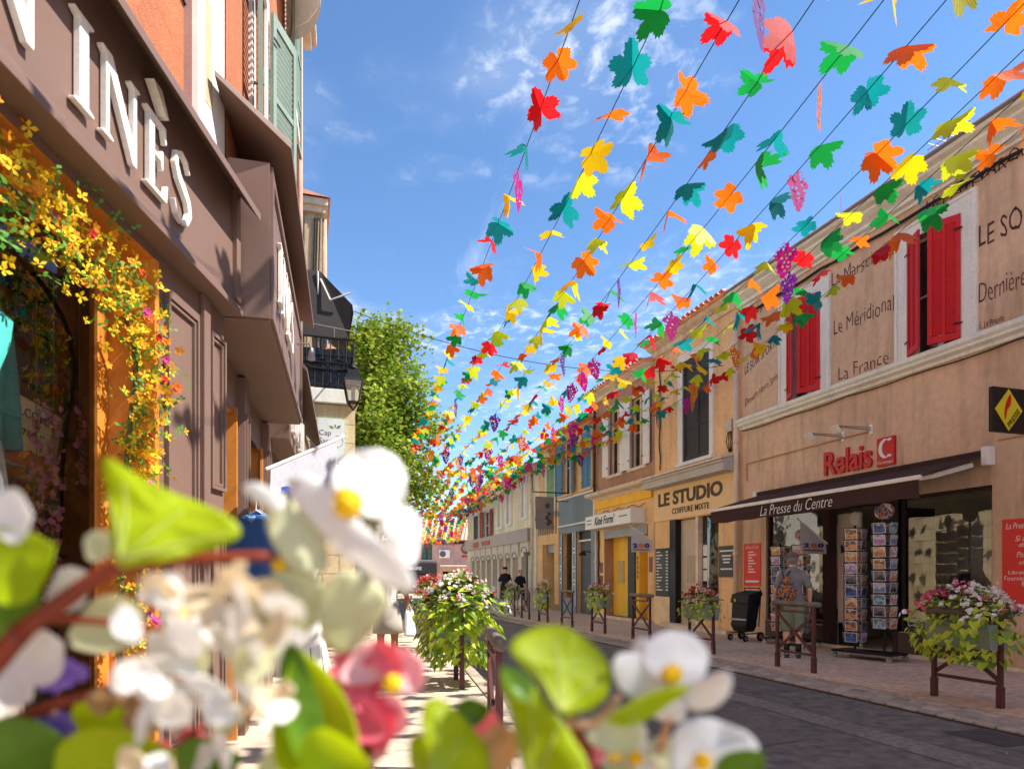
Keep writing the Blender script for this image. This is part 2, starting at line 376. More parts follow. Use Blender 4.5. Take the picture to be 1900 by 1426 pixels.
# setts between road and right pavement: near ones singly, the far ones as one part
me_s = MB().box(-.064, .064, -.091, .091, -.05, .042).build('sett', SETT, pr, bevel=.012)
ms = me_s.data; bpy.data.objects.remove(me_s)
far = MB()
for r in range(4):
    x = 6.08+r*.147; y = 3.2+(.1 if r % 2 else 0)
    while y < 42:
        if y < 11.5:
            o = inst('sett', ms, pr, (x+rnd.uniform(-.004, .004), y, rnd.uniform(-.005, .004)), Matrix.Rotation(rnd.uniform(-.03, .03), 3, 'Z'))
            bm_ = o.modifiers.new('bevel', 'BEVEL'); bm_.width = .012; bm_.segments = 1
        else: z = rnd.uniform(.032, .042); far.box(x-.063, x+.063, y-.09, y+.09, -.02, z)
        y += .203
far.build('far_setts', SETT, pr, kind='stuff')
MB().box(6.0, 6.62, -6, 44, -.02, .018).build('mortar_bed', M('mortar', lin(84, 74, 66), .95, .15, 4, .4, 150), pr)
# drain covers and litter
MB().box(5.5, 5.95, 4.05, 4.6, .001, .006).build('drain_cover', M('cast_iron', lin(76, 72, 70), .8, .2, 6, .6, 60), None, kind='structure')
tar = M('tar_patch', lin(110, 103, 97), .85, .22, 1.5, .5, 200, fine=.3); tar2 = M('old_tar_patch', lin(128, 121, 113), .92, .2, 1.2, .5, 200, fine=.3)
def patch(pts, z, m): MB().add([(x, y, z) for x, y in pts], [tuple(range(len(pts)))]).build('road_patch', m, None, kind='structure')
patch([(4.62, 2.6), (4.98, 2.6), (5.0, 6.2), (4.95, 9.8), (5.02, 16), (4.66, 16), (4.6, 9.7), (4.66, 6.1)], .004, tar2)
patch([(3.1, 4.6), (4.2, 4.75), (4.3, 6.0), (3.6, 6.5), (3.0, 6.1)], .004, tar); patch([(5.25, 6.9), (5.9, 6.8), (5.92, 8.6), (5.5, 8.9), (5.2, 8.3)], .004, tar)
mh = MB(); mh.tube([(4.1, 9.4, .0), (4.1, 9.4, .008)], .32, 28); mh.tube([(4.1, 9.4, .008), (4.1, 9.4, .012)], [.27, .26], 28); mh.build('manhole_cover', M('manhole_iron', lin(96, 90, 86), .7, .25, 9, .8, 40), None, kind='structure')
lit = MB()
for _ in range(90):
    x, y = (rnd.uniform(5.2, 9.0), rnd.uniform(3.5, 13)); a = rnd.uniform(0, 6.28); z = .006 if x < 6 else .05; w = rnd.uniform(.012, .03)
    lit.add([(x+math.cos(a)*w, y+math.sin(a)*w, z), (x-math.sin(a)*w*.5, y+math.cos(a)*w*.5, z+.006), (x-math.cos(a)*w, y-math.sin(a)*w, z), (x+math.sin(a)*w*.5, y-math.cos(a)*w*.5, z+.003)], [(0, 1, 2, 3)])
lit.build('fallen_leaves', M('dry_leaf', lin(196, 160, 90), .9, .3, 8), None, kind='stuff', label='dry fallen leaf scraps on the road and the right pavement', cat='leaves')

# ------------------------------------------------------------------ buildings on the right: shared pieces
FX = 9.8
FR = Fr((FX, 0, 0), (0, 1, 0), (-1, 0, 0))
def shell(root, y0, y1, zt, wall, holes, ridge=1.3, deep=7, shop=None, roofmat=None, rev=.22, eave=.35, name='wall'):
    """street wall with its openings, side and back walls, roof"""
    mb = MB(); FR.wall(mb, y0, y1, -.02, zt, holes, rev); w = mb.build(name, wall, root)
    z1 = 3.3 if shop else -.02
    b = MB()
    b.box(FX+rev+.03, FX+deep, y0+.01, y1-.01, z1, zt)
    if shop:
        b.box(FX+2.6, FX+deep, y0+.01, y1-.01, -.02, z1-.004)
        b.box(FX+.05, FX+2.6, y0+.01, y0+.12, -.02, z1-.004); b.box(FX+.05, FX+2.6, y1-.12, y1-.01, -.02, z1-.004)
        b.box(FX+.05, FX+2.6, y0+.12, y1-.12, -.02, .05)
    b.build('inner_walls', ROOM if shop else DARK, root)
    # the piece of street wall seen edge-on above the opening heads needs a top
    rf = MB(); m = FX+deep/2; e = FX-eave
    rf.add([(e, y0, zt+.05), (m, y0, zt+ridge), (FX+deep+.2, y0, zt+.05), (e, y1, zt+.05), (m, y1, zt+ridge), (FX+deep+.2, y1, zt+.05),
            (e, y0, zt-.02), (FX+deep+.2, y0, zt-.02), (e, y1, zt-.02), (FX+deep+.2, y1, zt-.02)],
           [(0, 3, 4, 1), (1, 4, 5, 2), (0, 1, 2, 7, 6), (3, 8, 9, 5, 4), (6, 7, 9, 8), (0, 6, 8, 3)])
    return w, rf.build('roof', roofmat or TILE, root)
def eave_tiles(roof, y0, y1, z, eave=.35, r=.085):
    mb = MB(); y = y0+.1
    while y < y1-.05:
        pts = [(r*math.cos(t), r*.75*math.sin(t)) for t in [math.pi*k/6 for k in range(7)]]+[((r-.018)*math.cos(t), (r-.018)*.75*math.sin(t)) for t in [math.pi*(6-k)/6 for k in range(7)]]
        mb.prism(pts, (FX-eave-.09, y, z+rnd.uniform(-.006, .012)), (0, 1, 0), (0, 0, 1), .5); y += r*2+.035
    return mb.build('tile_ends', TILE, roof, kind='stuff')
def moulding(parent, name, mat, y0, y1, prof, ends=True):
    """prof: outline as (n, z) pairs, run along the wall"""
    mb = MB(); k = len(prof); vs = [FR.p(y0, z, n) for n, z in prof]+[FR.p(y1, z, n) for n, z in prof]
    fs = [(i, i+1, k+i+1, k+i) for i in range(k-1)]+[tuple(range(k)), tuple(range(2*k-1, k-1, -1))]
    return mb.add(vs, fs).build(name, mat, parent)
def surround(parent, y0, y1, z0, z1, w, mat, n=.035, sill=True):
    mb = MB(); FR.box(mb, y0-w, y0, z0, z1+w, -.02, n); FR.box(mb, y1, y1+w, z0, z1+w, -.02, n); FR.box(mb, y0, y1, z1, z1+w, -.02, n)
    t = MB(); FR.box(t, y0-w-.03, y0-w+.02, z0, z1+w+.03, -.02, n+.02); FR.box(t, y1+w-.02, y1+w+.03, z0, z1+w+.03, -.02, n+.02); FR.box(t, y0-w+.02, y1+w-.02, z1+w-.02, z1+w+.03, -.02, n+.02)
    o = mb.build('window_surround', mat, parent); t.build('surround_edge', mat, o)
    if sill: s = MB(); FR.box(s, y0-w-.05, y1+w+.05, z0-.09, z0, -.02, .1); s.build('sill', mat, parent)
    return o
def pane(parent, y0, y1, z0, z1, n=-.16, fm=None, bars=1, gm=None):
    o = MB(); FR.quad(o, y0, y1, z0, z1, n); g = o.build('window_pane', gm or GLASSD, parent)
    f = MB(); w = .05
    FR.box(f, y0, y0+w, z0, z1, n-.03, n+.03); FR.box(f, y1-w, y1, z0, z1, n-.03, n+.03); FR.box(f, y0+w, y1-w, z0, z0+w, n-.03, n+.03); FR.box(f, y0+w, y1-w, z1-w, z1, n-.03, n+.03)
    if bars: FR.box(f, (y0+y1)/2-w, (y0+y1)/2+w, z0+w, z1-w, n-.03, n+.035); FR.box(f, y0+w, (y0+y1)/2-w, (z0+z1)/2, (z0+z1)/2+.035, n-.02, n+.02); FR.box(f, (y0+y1)/2+w, y1-w, (z0+z1)/2, (z0+z1)/2+.035, n-.02, n+.02)
    f.build('frame', fm or WHITE, g); return g
def shutter(parent, hinge, udir, width, z0, z1, mat, n0=.03, louvre=True, cols=2, rails=(.0,), thick=.035, frm=FR, pitch=.045, solid_line=False):
    """a shutter leaf: hinge at (u, n) on the face, opening by udir (degrees from lying flat along +u)"""
    u, n = hinge; a = R(udir)
    f = Fr(frm.p(u, 0, n), frm.u*math.cos(a)+frm.n*math.sin(a), -frm.u*math.sin(a)+frm.n*math.cos(a))
    if udir > 90: f = Fr(frm.p(u, 0, n), frm.u*math.cos(a)+frm.n*math.sin(a), frm.u*math.sin(a)-frm.n*math.cos(a))
    mb = MB(); w = .065
    if louvre:
        f.box(mb, 0, w, z0, z1, 0, thick); f.box(mb, width-w, width, z0, z1, 0, thick); f.box(mb, w, width-w, z0, z0+w*1.6, 0, thick); f.box(mb, w, width-w, z1-w*1.6, z1, 0, thick)
        cw = (width-2*w)/cols
        for c in range(1, cols): f.box(mb, w+c*cw-.018, w+c*cw+.018, z0+w*1.6, z1-w*1.6, .002, thick-.002)
        for r_ in rails:
            if r_: f.box(mb, w, width-w, z0+(z1-z0)*r_-.03, z0+(z1-z0)*r_+.03, .004, thick-.004)
        o = mb.build('shutter', mat, parent)
        s = MB(); z = z0+w*1.6+.02
        while z < z1-w*1.6-.03:
            p = [f.p(w, z, .004), f.p(width-w, z, .004), f.p(width-w, z+pitch*.75, thick-.014), f.p(w, z+pitch*.75, thick-.014)]
            q = [x+Vector((0, 0, .008)) for x in p]
            s.add(p+q, [(0, 1, 2, 3), (7, 6, 5, 4), (0, 4, 5, 1), (2, 6, 7, 3)]); z += pitch
        s.build('louvres', mat, o, kind='stuff')
    else:
        f.box(mb, 0, width, z0, z1, 0, thick); o = mb.build('shutter', mat, parent)
        for r_ in (.12, .5, .88): s = MB(); f.box(s, .02, width-.02, z0+(z1-z0)*r_-.04, z0+(z1-z0)*r_+.04, thick, thick+.018); s.build('batten', mat, o)
    for r_ in (.12, .88):
        h = MB(); f.box(h, -.03, .09, z0+(z1-z0)*r_-.012, z0+(z1-z0)*r_+.012, thick+.019, thick+.027); h.build('hinge', BLACK, o)
    return o
def downpipe(name, y, z0, z1, mat, label, n=.09, r=.055):
    mb = MB(); mb.tube([FR.p(y, z0, n), FR.p(y, z1, n)], r, 12)
    o = mb.build(name, mat, None, True, loc=FR.p(y, z0, n), label=label, cat='drainpipe')
    c = MB(); z = z0+.1
    for z in (1.95, 4.6, 6.9):
        if z0 < z < z1: c.tube([FR.p(y, z-.05, n), FR.p(y, z-.03, n), FR.p(y, z+.03, n), FR.p(y, z+.05, n)], [r+.004, r+.018, r+.018, r+.004], 12)
    c.v = [Vector(p)-FR.p(y, z0, n) for p in c.v]; k = c.build('collar', mat, o, True); return o
def wire(name, pts, r, mat, parent=None, **kw): return MB().tube(pts, r, 5).build(name, mat, parent, **kw)

# ------------------------------------------------------------------ 1 the tan newsagent building
B1 = thing('newsagent_building', 'tan rendered house with red shutters and hand-lettered newspaper names over a newsagent shop', 'building', (FX, 8.2, 0))
W1 = (10.86, 11.79, 5.09, 7.08); W2 = (7.88, 8.82, 5.09, 7.08)
SH1 = (10.78, 12.52, .46, 2.78); DR = (9.13, 10.70, -.02, 2.78); SH2 = (7.40, 9.05, .46, 2.78)
w, rf = shell(B1, -9, 13.40, 7.66, TAN, [W1, W2, SH1, DR, SH2], 1.2, shop=True, eave=.42, rev=.2)  # near end lengthened unseen, out of frame, to shade the road
moulding(B1, 'cornice', STONE, -9, 13.40, [(-.02, 7.62), (.05, 7.62), (.05, 7.67), (.13, 7.69), (.13, 7.75), (.22, 7.80), (.30, 7.86), (.30, 7.90), (.40, 7.93), (.44, 7.97), (-.02, 7.97)])
moulding(B1, 'gutter', ZINC, -9, 13.42, [(.30, 7.973), (.45, 7.973), (.48, 8.0), (.45, 8.03), (-.02, 8.03)])
rf.location.z += .36
moulding(B1, 'string_course', STONE, -9, 13.40, [(-.02, 4.83), (.04, 4.83), (.05, 4.88), (.12, 4.92), (.12, 4.96), (.16, 5.0), (.16, 5.07), (-.02, 5.075)])
for W in (W1, W2):
    o = surround(B1, W[0], W[1], W[2]-.01, W[3], .235, STONE, sill=False)
    pane(B1, W[0], W[1], W[2], W[3])
    shutter(B1, (W[0], .02), 28, .45, W[2]+.03, W[3]-.02, RED, cols=2, pitch=.042)
    shutter(B1, (W[1], .02), 152, .45, W[2]+.03, W[3]-.02, RED, cols=2, pitch=.042)
for nm, a, b, c, d, sl, jt in (('LE PETITVAROIS', 8.50, 6.82, 7.40, 7.58, 0, .1), ('LE SOIR', 7.60, 6.72, 6.40, 6.72, 0, .05), ('Dernière Heure', 7.60, 6.35, 5.55, 5.84, 0, .05), ('E. Le Poisson', 7.59, 7.22, 5.16, 5.26, .0, .1),
                           ('La Marseillaise', 10.57, 9.09, 7.03, 7.27, 0, .12), ('Le Méridional', 10.52, 9.14, 6.07, 6.34, 0, .08), ('La France', 10.40, 9.25, 5.16, 5.40, 0, .05),
                           ('République', 13.08, 11.50, 7.36, 7.60, 0, .12), ('LE SOIR SPORTIF', 13.26, 12.10, 6.10, 6.30, .30, .05), ('Dernière Heure Sprint', 13.24, 12.08, 5.31, 5.52, .30, .06)):
    FR.text(B1, 'painted_newspaper_name', nm, a, b, c, d, .002, INK, .003, 0, -.014 if nm[0:3] != 'LE ' else -.004, jt*1.6+.05, sl)
# shop front
for nm, S in (('shop_window', SH1), ('shop_window', SH2)):
    g = MB(); FR.quad(g, S[0], S[1], S[2], S[3], -.10); gl = g.build(nm, GLASS, B1)
    f = MB(); fw = .05
    FR.box(f, S[0], S[0]+fw, S[2], S[3], -.13, -.06); FR.box(f, S[1]-fw, S[1], S[2], S[3], -.13, -.06); FR.box(f, S[0]+fw, S[1]-fw, S[2], S[2]+fw, -.13, -.06); FR.box(f, S[0]+fw, S[1]-fw, S[3]-fw, S[3], -.13, -.06)
    f.build('frame', BROWND, gl)
f = MB(); FR.box(f, 9.90, 9.93, .52, 2.72, -.14, -.105)
for a_, b_ in ((7.40, 9.05), (10.80, 12.52)): st = MB(); FR.box(st, a_, b_, -.02, .45, .002, .02); st.build('stall_riser', M('brown_tile', lin(84, 58, 50), .5, .1, 2), B1)
b = MB(); FR.box(b, -9, 13.4, -.02, .1, .022, .07); b.build('plinth', STONE2, B1)
# doorway: open entrance, one fixed door leaf
f = MB(); FR.box(f, 10.62, 10.78, -.02, 2.90, -.16, .03); FR.box(f, 9.05, 9.14, -.02, 2.90, -.16, .03); FR.box(f, 9.14, 10.62, 2.70, 2.90, -.16, .02); f.build('door_frame', BROWND, B1)
f = MB(); FR.box(f, 10.05, 10.60, .08, 2.62, -.22, -.17); dl = f.build('door', M('door_cream', lb(190, 176, 160), .6, .06, 2), B1)
f = MB(); FR.box(f, 10.07, 10.58, .09, .52, -.168, -.16); f.build('kick_plate', BLK, dl)
f = MB(); FR.box(f, 10.16, 10.40, 1.02, 1.42, -.168, -.163); f.build('notice', PAPER, dl)
f = MB(); FR.box(f, 10.42, 10.52, 1.86, 2.02, -.168, -.163); FR.box(f, 10.34, 10.44, 1.66, 1.82, -.168, -.163); f.build('sticker', BLK, dl)
f = MB(); FR.box(f, 10.16, 10.28, 1.88, 1.98, -.168, -.163); FR.box(f, 10.16, 10.30, 1.72, 1.79, -.168, -.163); f.build('sticker', M('sticker_gold', lin(150, 120, 50), .5), dl)
f = MB(); f.tube([FR.p(10.12, 1.05, -.16), FR.p(10.12, 1.05, -.1), FR.p(10.12, 1.3, -.1), FR.p(10.12, 1.3, -.16)], .012, 6); f.build('door_handle', CHROME, dl)
f = MB(); f.box(FX+.20, FX+.95, 9.16, 9.21, .08, 2.62); f.build('door', M('door_glass_frame', lin(150, 136, 122), .6), B1)
FR.text(B1, 'window_lettering', 'Carterie', 8.95, 8.35, .56, .74, -.096, PAPER, .002, .35, -.01)
f = MB(); FR.box(f, 10.85, 11.05, .12, .42, .022, .03); f.build('letter_box', CHAR, B1)
# what stands in the window
D = thing('window_display', 'pale shelves, books and boxes behind the right-hand shop window', 'display', (FX+.9, 8.2, .05))
f = MB()
for y, z, h in ((7.6, .5, .9), (8.1, .5, 1.2), (8.55, .5, .8)): f.box(FX+.35, FX+.75, y, y+.4, z-.45, z+h-.5)
f.build('plinth_box', PAPER, D)
for k, (y, z, c) in enumerate(((7.65, .92, (40, 120, 140)), (7.85, .92, (190, 70, 50)), (8.15, 1.22, (60, 70, 130)), (8.32, 1.22, (120, 110, 120)), (8.6, .82, (190, 170, 120)), (8.75, .82, (70, 130, 120)))):
    MB().add([FR.p(y, z, -.42), FR.p(y+.16, z, -.42), FR.p(y+.16, z+.24, -.52), FR.p(y, z+.24, -.52), FR.p(y, z, -.45), FR.p(y+.16, z, -.45), FR.p(y+.16, z+.24, -.55), FR.p(y, z+.24, -.55)], [(0, 1, 2, 3), (7, 6, 5, 4), (0, 4, 5, 1), (1, 5, 6, 2), (2, 6, 7, 3), (3, 7, 4, 0)]).build('book', M('book_%d' % k, lin(*c), .5), D)
f = MB(); f.box(FX+.8, FX+1.1, 7.45, 9.0, .05, 2.2); f.build('cabinet', M('paled_cabinet', lin(226, 220, 206), .6), D)  # cabinet coloured pale and made tall to brighten the dim window
D2 = thing('window_display', 'white shelves with small goods behind the left-hand shop window', 'display', (FX+.9, 11.6, .05))
f = MB()
for z in (.5, .85, 1.2, 1.55, 1.9): f.box(FX+.35, FX+.7, 10.9, 12.4, z, z+.02)
for y in (10.9, 11.65, 12.38): f.box(FX+.36, FX+.38, y, y+.02, .05, 2.1)
f.build('shelf', WHITE, D2)
f = MB(); f.box(FX+.75, FX+.8, 10.85, 12.45, .05, 2.5); f.build('back_panel', PAPER, D2)
for k in range(16):
    y = 10.95+rnd.random()*1.3; z = (.52, .87, 1.22, 1.57)[k % 4]
    MB().box(FX+.4, FX+.55, y, y+.1, z, z+rnd.uniform(.1, .24)).build('goods', M('goods_%d' % (k % 5), lin(*((60, 100, 150), (180, 90, 60), (90, 140, 90), (200, 180, 120), (150, 60, 110))[k % 5]), .5), D2)
# awning
A = thing('shop_awning', 'dark brown folding-arm awning with white front bar over the newsagent entrance', 'awning', (FX, 10, 2.6))
zb, eb, zr = 2.84, 1.30, 3.22
f = MB(); f.add([FR.p(12.66, zr, .10), FR.p(7.48, zr, .10), FR.p(7.48, zb+.03, eb), FR.p(12.66, zb+.03, eb), FR.p(12.66, zr-.015, .10), FR.p(7.48, zr-.015, .10), FR.p(7.48, zb+.015, eb), FR.p(12.66, zb+.015, eb)], [(0, 1, 2, 3), (7, 6, 5, 4), (0, 4, 5, 1), (1, 5, 6, 2), (2, 6, 7, 3), (3, 7, 4, 0)]).build('canopy', BROWND, A)
f = MB(); FR.box(f, 7.45, 12.70, zb-.03, zb+.035, eb, eb+.05); f.build('front_bar', WHITE, A, bevel=.008)
f = MB(); n = 60; pts = [(12.66-(5.18)*k/n) for k in range(n+1)]
vv = []
for k, y in enumerate(pts): wv = .012*math.sin(k*.9); vv += [FR.p(y, zb-.032, eb+.02), FR.p(y, zb-.29+.01*math.sin(k*.7), eb+.02+wv)]
f.add(vv, [(2*k, 2*k+1, 2*k+3, 2*k+2) for k in range(n)]); va = f.build('valance', BROWND, A)
FR.text(va, 'valance_lettering', 'La Presse du Centre', 10.98, 9.12, zb-.255, zb-.06, eb+.038, PAPER, .002, .32, -.012)
f = MB(); FR.box(f, 7.34, 7.46, 3.06, 3.34, .0, .16); f.build('cassette_end', WHITE, A, bevel=.02)
f = MB(); FR.box(f, 12.70, 12.80, 3.10, 3.32, .0, .14); f.build('cassette_end', WHITE, A, bevel=.02)
f = MB(); FR.box(f, 7.46, 12.70, 3.22, 3.30, .002, .10); f.build('cassette', BROWND, A)
for y, m in ((7.62, 8.5), (12.5, 11.6)): f = MB(); f.bar(FR.p(y, 3.10, .12), FR.p(y+(m-y)*.18, 2.93, .70), .05, .07); f.bar(FR.p(y+(m-y)*.18, 2.93, .70), FR.p(y, 2.82, eb), .045, .06); f.build('folding_arm', WHITE, A)
# signs on the wall
S_ = thing('raised_shop_sign', 'raised red Relais letters beside a red square C panel above the awning', 'sign', FR.p(9.9, 3.35, 0))
FR.text(S_, 'raised_lettering', 'Relais', 10.74, 9.58, 3.38, 3.84, .004, REDG, .045, .0, .018, space=.95)
f = MB(); FR.box(f, 9.09, 9.46, 3.36, 3.86, .0, .05); pnl = f.build('panel', REDG, S_, bevel=.006)
def arc_poly(cx, cy, ro, ri, a0, a1, n=20, sx=1, shift=0):
    o = [(cx+ro*math.cos(R(a0+(a1-a0)*k/n))*sx, cy+ro*math.sin(R(a0+(a1-a0)*k/n))) for k in range(n+1)]
    return o+[(cx+shift+ri*math.cos(R(a1+(a0-a1)*k/n))*sx, cy+ri*math.sin(R(a1+(a0-a1)*k/n))) for k in range(n+1)]
f = MB(); f.prism(arc_poly(0, 0, .17, .15, 70, 290, 24, .85, .055), FR.p(9.27, 3.66, .052), (0, -1, 0), (0, 0, 1), .006)
f.prism([(.02, .16), (.12, .17), (.13, .13), (.06, .12)], FR.p(9.27, 3.66, .052), (0, -1, 0), (0, 0, 1), .006); f.prism([(.02, -.15), (.06, -.11), (.13, -.12), (.12, -.16)], FR.p(9.27, 3.66, .052), (0, -1, 0), (0, 0, 1), .006)
f.build('letter_c', PAPER, pnl)
FR.text(pnl, 'panel_lettering', 'Charlemagne', 9.44, 9.11, 3.385, 3.44, .052, PAPER, .003, .15, .0)
for i, y in enumerate((10.28, 9.62)):
    L_ = thing('sign_floodlight', ('left' if i == 0 else 'right')+' of the two small square floodlights on arms above the red letters', 'lamp', FR.p(y, 4.1, 0), group='floodlights over the sign')
    f = MB(); f.bar(FR.p(y, 4.06, .02), FR.p(y+.12, 4.10, .62), .02, .02); f.bar(FR.p(y, 4.10, .02), FR.p(y+.12, 4.12, .62), .015, .015); f.build('arm', ZINC, L_)
    f = MB(); FR.box(f, y-.03, y+.03, 3.98, 4.16, .0, .02); f.build('bracket', WHITE, L_)
    f = MB(); c = FR.p(y+.13, 4.04, .66); f.add([c+V(0, -.09, -.05), c+V(0, .09, -.05), c+V(-.08, .09, .06), c+V(-.08, -.09, .06), c+V(.03, -.09, -.03), c+V(.03, .09, -.03), c+V(-.05, .09, .08), c+V(-.05, -.09, .08)], [(3, 2, 1, 0), (4, 5, 6, 7), (0, 1, 5, 4), (1, 2, 6, 5), (2, 3, 7, 6), (3, 0, 4, 7)]); f.build('lamp_head', WHITE, L_)
wire('wall_cable', [FR.p(13.17, 3.62, .015), FR.p(13.17, 4.02, .015), FR.p(11.05, 4.04, .015), FR.p(9.7, 4.04, .015)], .016, M('tan_conduit', lin(190, 150, 110), .8), B1)
wire('wall_cable', [FR.p(7.3, 3.42, .015), FR.p(4, 3.42, .015)], .014, MATS['tan_conduit'], B1)
pts = [FR.p(13.3-k*.5, 7.50-.05*abs(math.sin(k*1.3)), .06) for k in range(17)]; wire('cable_bundle', pts, .028, CABLE, B1)
pts = [FR.p(8.6-k*.05, 7.46-.10*abs(math.sin(k*.52))-.0, .075+.02*math.sin(k)) for k in range(34)]; wire('cable_loop', pts, .007, CABLE, B1)
pts = [FR.p(13.3-k*.45, 4.80-.03*abs(math.sin(k*.9)), .05) for k in range(19)]; wire('cable_bundle', pts, .012, CABLE, B1)
# projecting press sign
P_ = thing('press_sign', 'black square projecting sign with a yellow diamond and red quill', 'sign', FR.p(6.62, 3.34, .75))
py = 6.62
f = MB(); f.box(8.74, 9.36, py-.03, py+.03, 3.34, 3.94); pb = f.build('board', BLK, P_, bevel=.006)
f = MB(); f.prism([(-.25, 0), (0, -.28), (.25, 0), (0, .28)], (9.02, py-.032, 3.64), (1, 0, 0), (0, 0, 1), .006); f.build('diamond', YELL, pb)
f = MB(); f.prism([(x*.82, z*.82) for x, z in ((-.07, -.17), (-.05, -.17), (-.02, -.02), (.05, .05), (.07, .15), (.06, .24), (.0, .18), (-.06, .04), (-.075, -.08))], (9.0, py-.039, 3.655), (1, 0, 0), (0, 0, 1), .005); f.build('quill', REDG, pb)
ang = math.atan2(.28, .25); text(pb, 'sign_lettering', 'PRESSE', V(9.035, py-.039, 3.405), V(math.cos(ang), 0, math.sin(ang)), V(-math.sin(ang), 0, math.cos(ang)), .29, .07, BLK, .004, 0, .01)
f = MB(); f.box(9.36, FX, py-.01, py+.01, 3.42, 3.45); f.build('bracket', BLACK, P_); f = MB(); f.box(9.36, FX, py-.01, py+.01, 3.82, 3.85); f.build('bracket', BLACK, P_)
def red_board(y0, y1, z0, z1, label, lines):
    o = thing('notice_board', label, 'sign', FR.p((y0+y1)/2, z0, 0)); f = MB(); FR.box(f, y0, y1, z0, z1, .0, .015); p = f.build('board', REDP, o)
    for (t, a, b, c, d, sh) in lines: FR.text(p, 'board_lettering', t, y1-(y1-y0)*a, y1-(y1-y0)*b, z0+(z1-z0)*c, z0+(z1-z0)*d, .017, PAPER, .002, sh, -.004)
    return o, p
o, p = red_board(12.68, 13.28, 1.20, 2.17, 'red panel of white service lines beside the drainpipe', [('La Presse du Centre', .1, .9, .88, .95, .3)])
for k in range(8): f = MB(); FR.box(f, 13.28-.16-(.20+.08*math.sin(k*2.1)), 13.28-.16, 1.96-k*.065, 1.985-k*.065, .015, .017); f.build('text_line', PAPER, p)
f = MB(); FR.box(f, 12.74, 13.22, 1.28, 1.325, .015, .017); f.build('text_line', PAPER, p)
red_board(6.28, 7.24, .95, 2.24, 'red panel with white script right of the large shop window', [('La Presse du Centre', .06, .8, .89, .955, .3), ('Si article non', .2, .78, .75, .81, .3), ('disponible...', .25, .75, .67, .73, .3), ('Passez votre', .22, .75, .57, .63, .3), ('commande', .26, .7, .49, .54, .3), ('Librairie, Papeterie', .1, .85, .37, .42, 0), ('Fournitures de Bureau', .04, .9, .31, .36, 0), ('Beaux-Arts', .3, .68, .25, .30, 0)])
downpipe('drainpipe', 13.46, .05, 7.6, PIPE, 'cream drainpipe between the newsagent house and the hair salon', .10, .06)
# television aerial on the roof
an = MB(); an.tube([(FX+.6, 8.6, 8.1), (FX+.6, 8.6, 9.1)], .018, 6)
for k in range(5): an.tube([(FX+.6-.35+.05*k, 8.3+k*.14, 8.85), (FX+.6+.35-.05*k, 8.3+k*.14, 8.85)], .006, 5)
an.tube([(FX+.6, 8.2, 8.85), (FX+.6, 9.0, 8.85)], .01, 5); an.build('aerial', ZINC, None, loc=(FX+.6, 8.6, 8.3), label='thin metal television aerial on the newsagent roof', cat='aerial')

# ------------------------------------------------------------------ 2 the hair salon
B2 = thing('hair_salon_building', 'ochre house with one tall dark grey shuttered window over the Le Studio hair salon', 'building', (FX, 15.5, 0))
W = (14.66, 15.92, 4.48, 7.20); D1 = (15.30, 16.52, .1, 2.98); G1 = (14.30, 15.22, .35, 2.98)
w, rf = shell(B2, 13.40, 17.45, 8.05, OCHRE, [W, D1, G1], 1.3, shop=True, eave=.40)
eave_tiles(rf, 13.4, 17.45, 8.07, .40)
moulding(B2, 'cornice', STONE2, 13.40, 17.45, [(-.02, 7.78), (.06, 7.78), (.12, 7.90), (.26, 7.96), (.34, 8.03), (-.02, 8.03)])
surround(B2, W[0], W[1], W[2], W[3], .16, WHITE)
for h, a in (((W[0], -.06), 0), ((W[1], -.06), 180)): shutter(B2, h, a, .625, W[2]+.02, W[3]-.02, CHAR, cols=1, rails=(.34, .68), pitch=.05)
moulding(B2, 'ledge', GREY, 13.50, 17.44, [(-.02, 3.92), (.42, 3.92), (.42, 4.10), (.46, 4.12), (.46, 4.18), (-.02, 4.30)])
moulding(B2, 'ledge_cap', STONE2, 13.48, 17.445, [(-.02, 4.305), (.0, 4.30), (.50, 4.185), (.50, 4.24), (-.02, 4.37)])
f = MB(); FR.box(f, 13.56, 17.42, 3.0, 3.915, .002, .05); sg = f.build('sign_board', M('pale_ochre_board', lin(246, 210, 158), .7, .05, 2), B2)
FR.text(sg, 'sign_lettering', 'LE STUDIO', 17.15, 14.05, 3.40, 3.78, .052, INKG, .012, 0, .035)
FR.text(sg, 'sign_lettering', 'COIFFURE MIXTE', 16.40, 14.62, 3.14, 3.30, .052, INKG, .010, 0, .012, space=1.1)
f = MB(); FR.box(f, 15.30, 16.25, .12, 2.96, -.20, -.14); dd = f.build('door', M('salon_panel', lb(176, 160, 142), .6, .05, 2), B2)
f = MB(); FR.box(f, 16.25, 16.56, .1, 2.98, -.20, .04); f.build('black_jamb', BLK, B2)
f = MB(); FR.box(f, 15.55, 15.95, 1.25, 1.98, -.14, -.125); f.build('meter_box', M('meter', lin(190, 172, 150), .6), dd)
g = MB(); FR.quad(g, 14.30, 15.22, .35, 2.98, -.12); gl = g.build('shop_window', GLASS, B2)
f = MB(); FR.box(f, 15.18, 15.30, .1, 2.98, -.15, .02); FR.box(f, 14.30, 14.36, .35, 2.98, -.15, -.09); f.build('frame', M('salon_frame', lb(200, 180, 156), .6), gl)
f = MB()
for z in (1.3, 1.62, 1.95): FR.box(f, 14.95, 15.15, z, z+.28, -.118, -.115)
f.build('notice', PAPER, gl)
f = MB(); FR.box(f, 13.64, 14.26, 1.40, 2.16, .0, .02); nb = f.build('opening_hours_board', M('anthracite_board', lin(70, 68, 66), .5), B2)
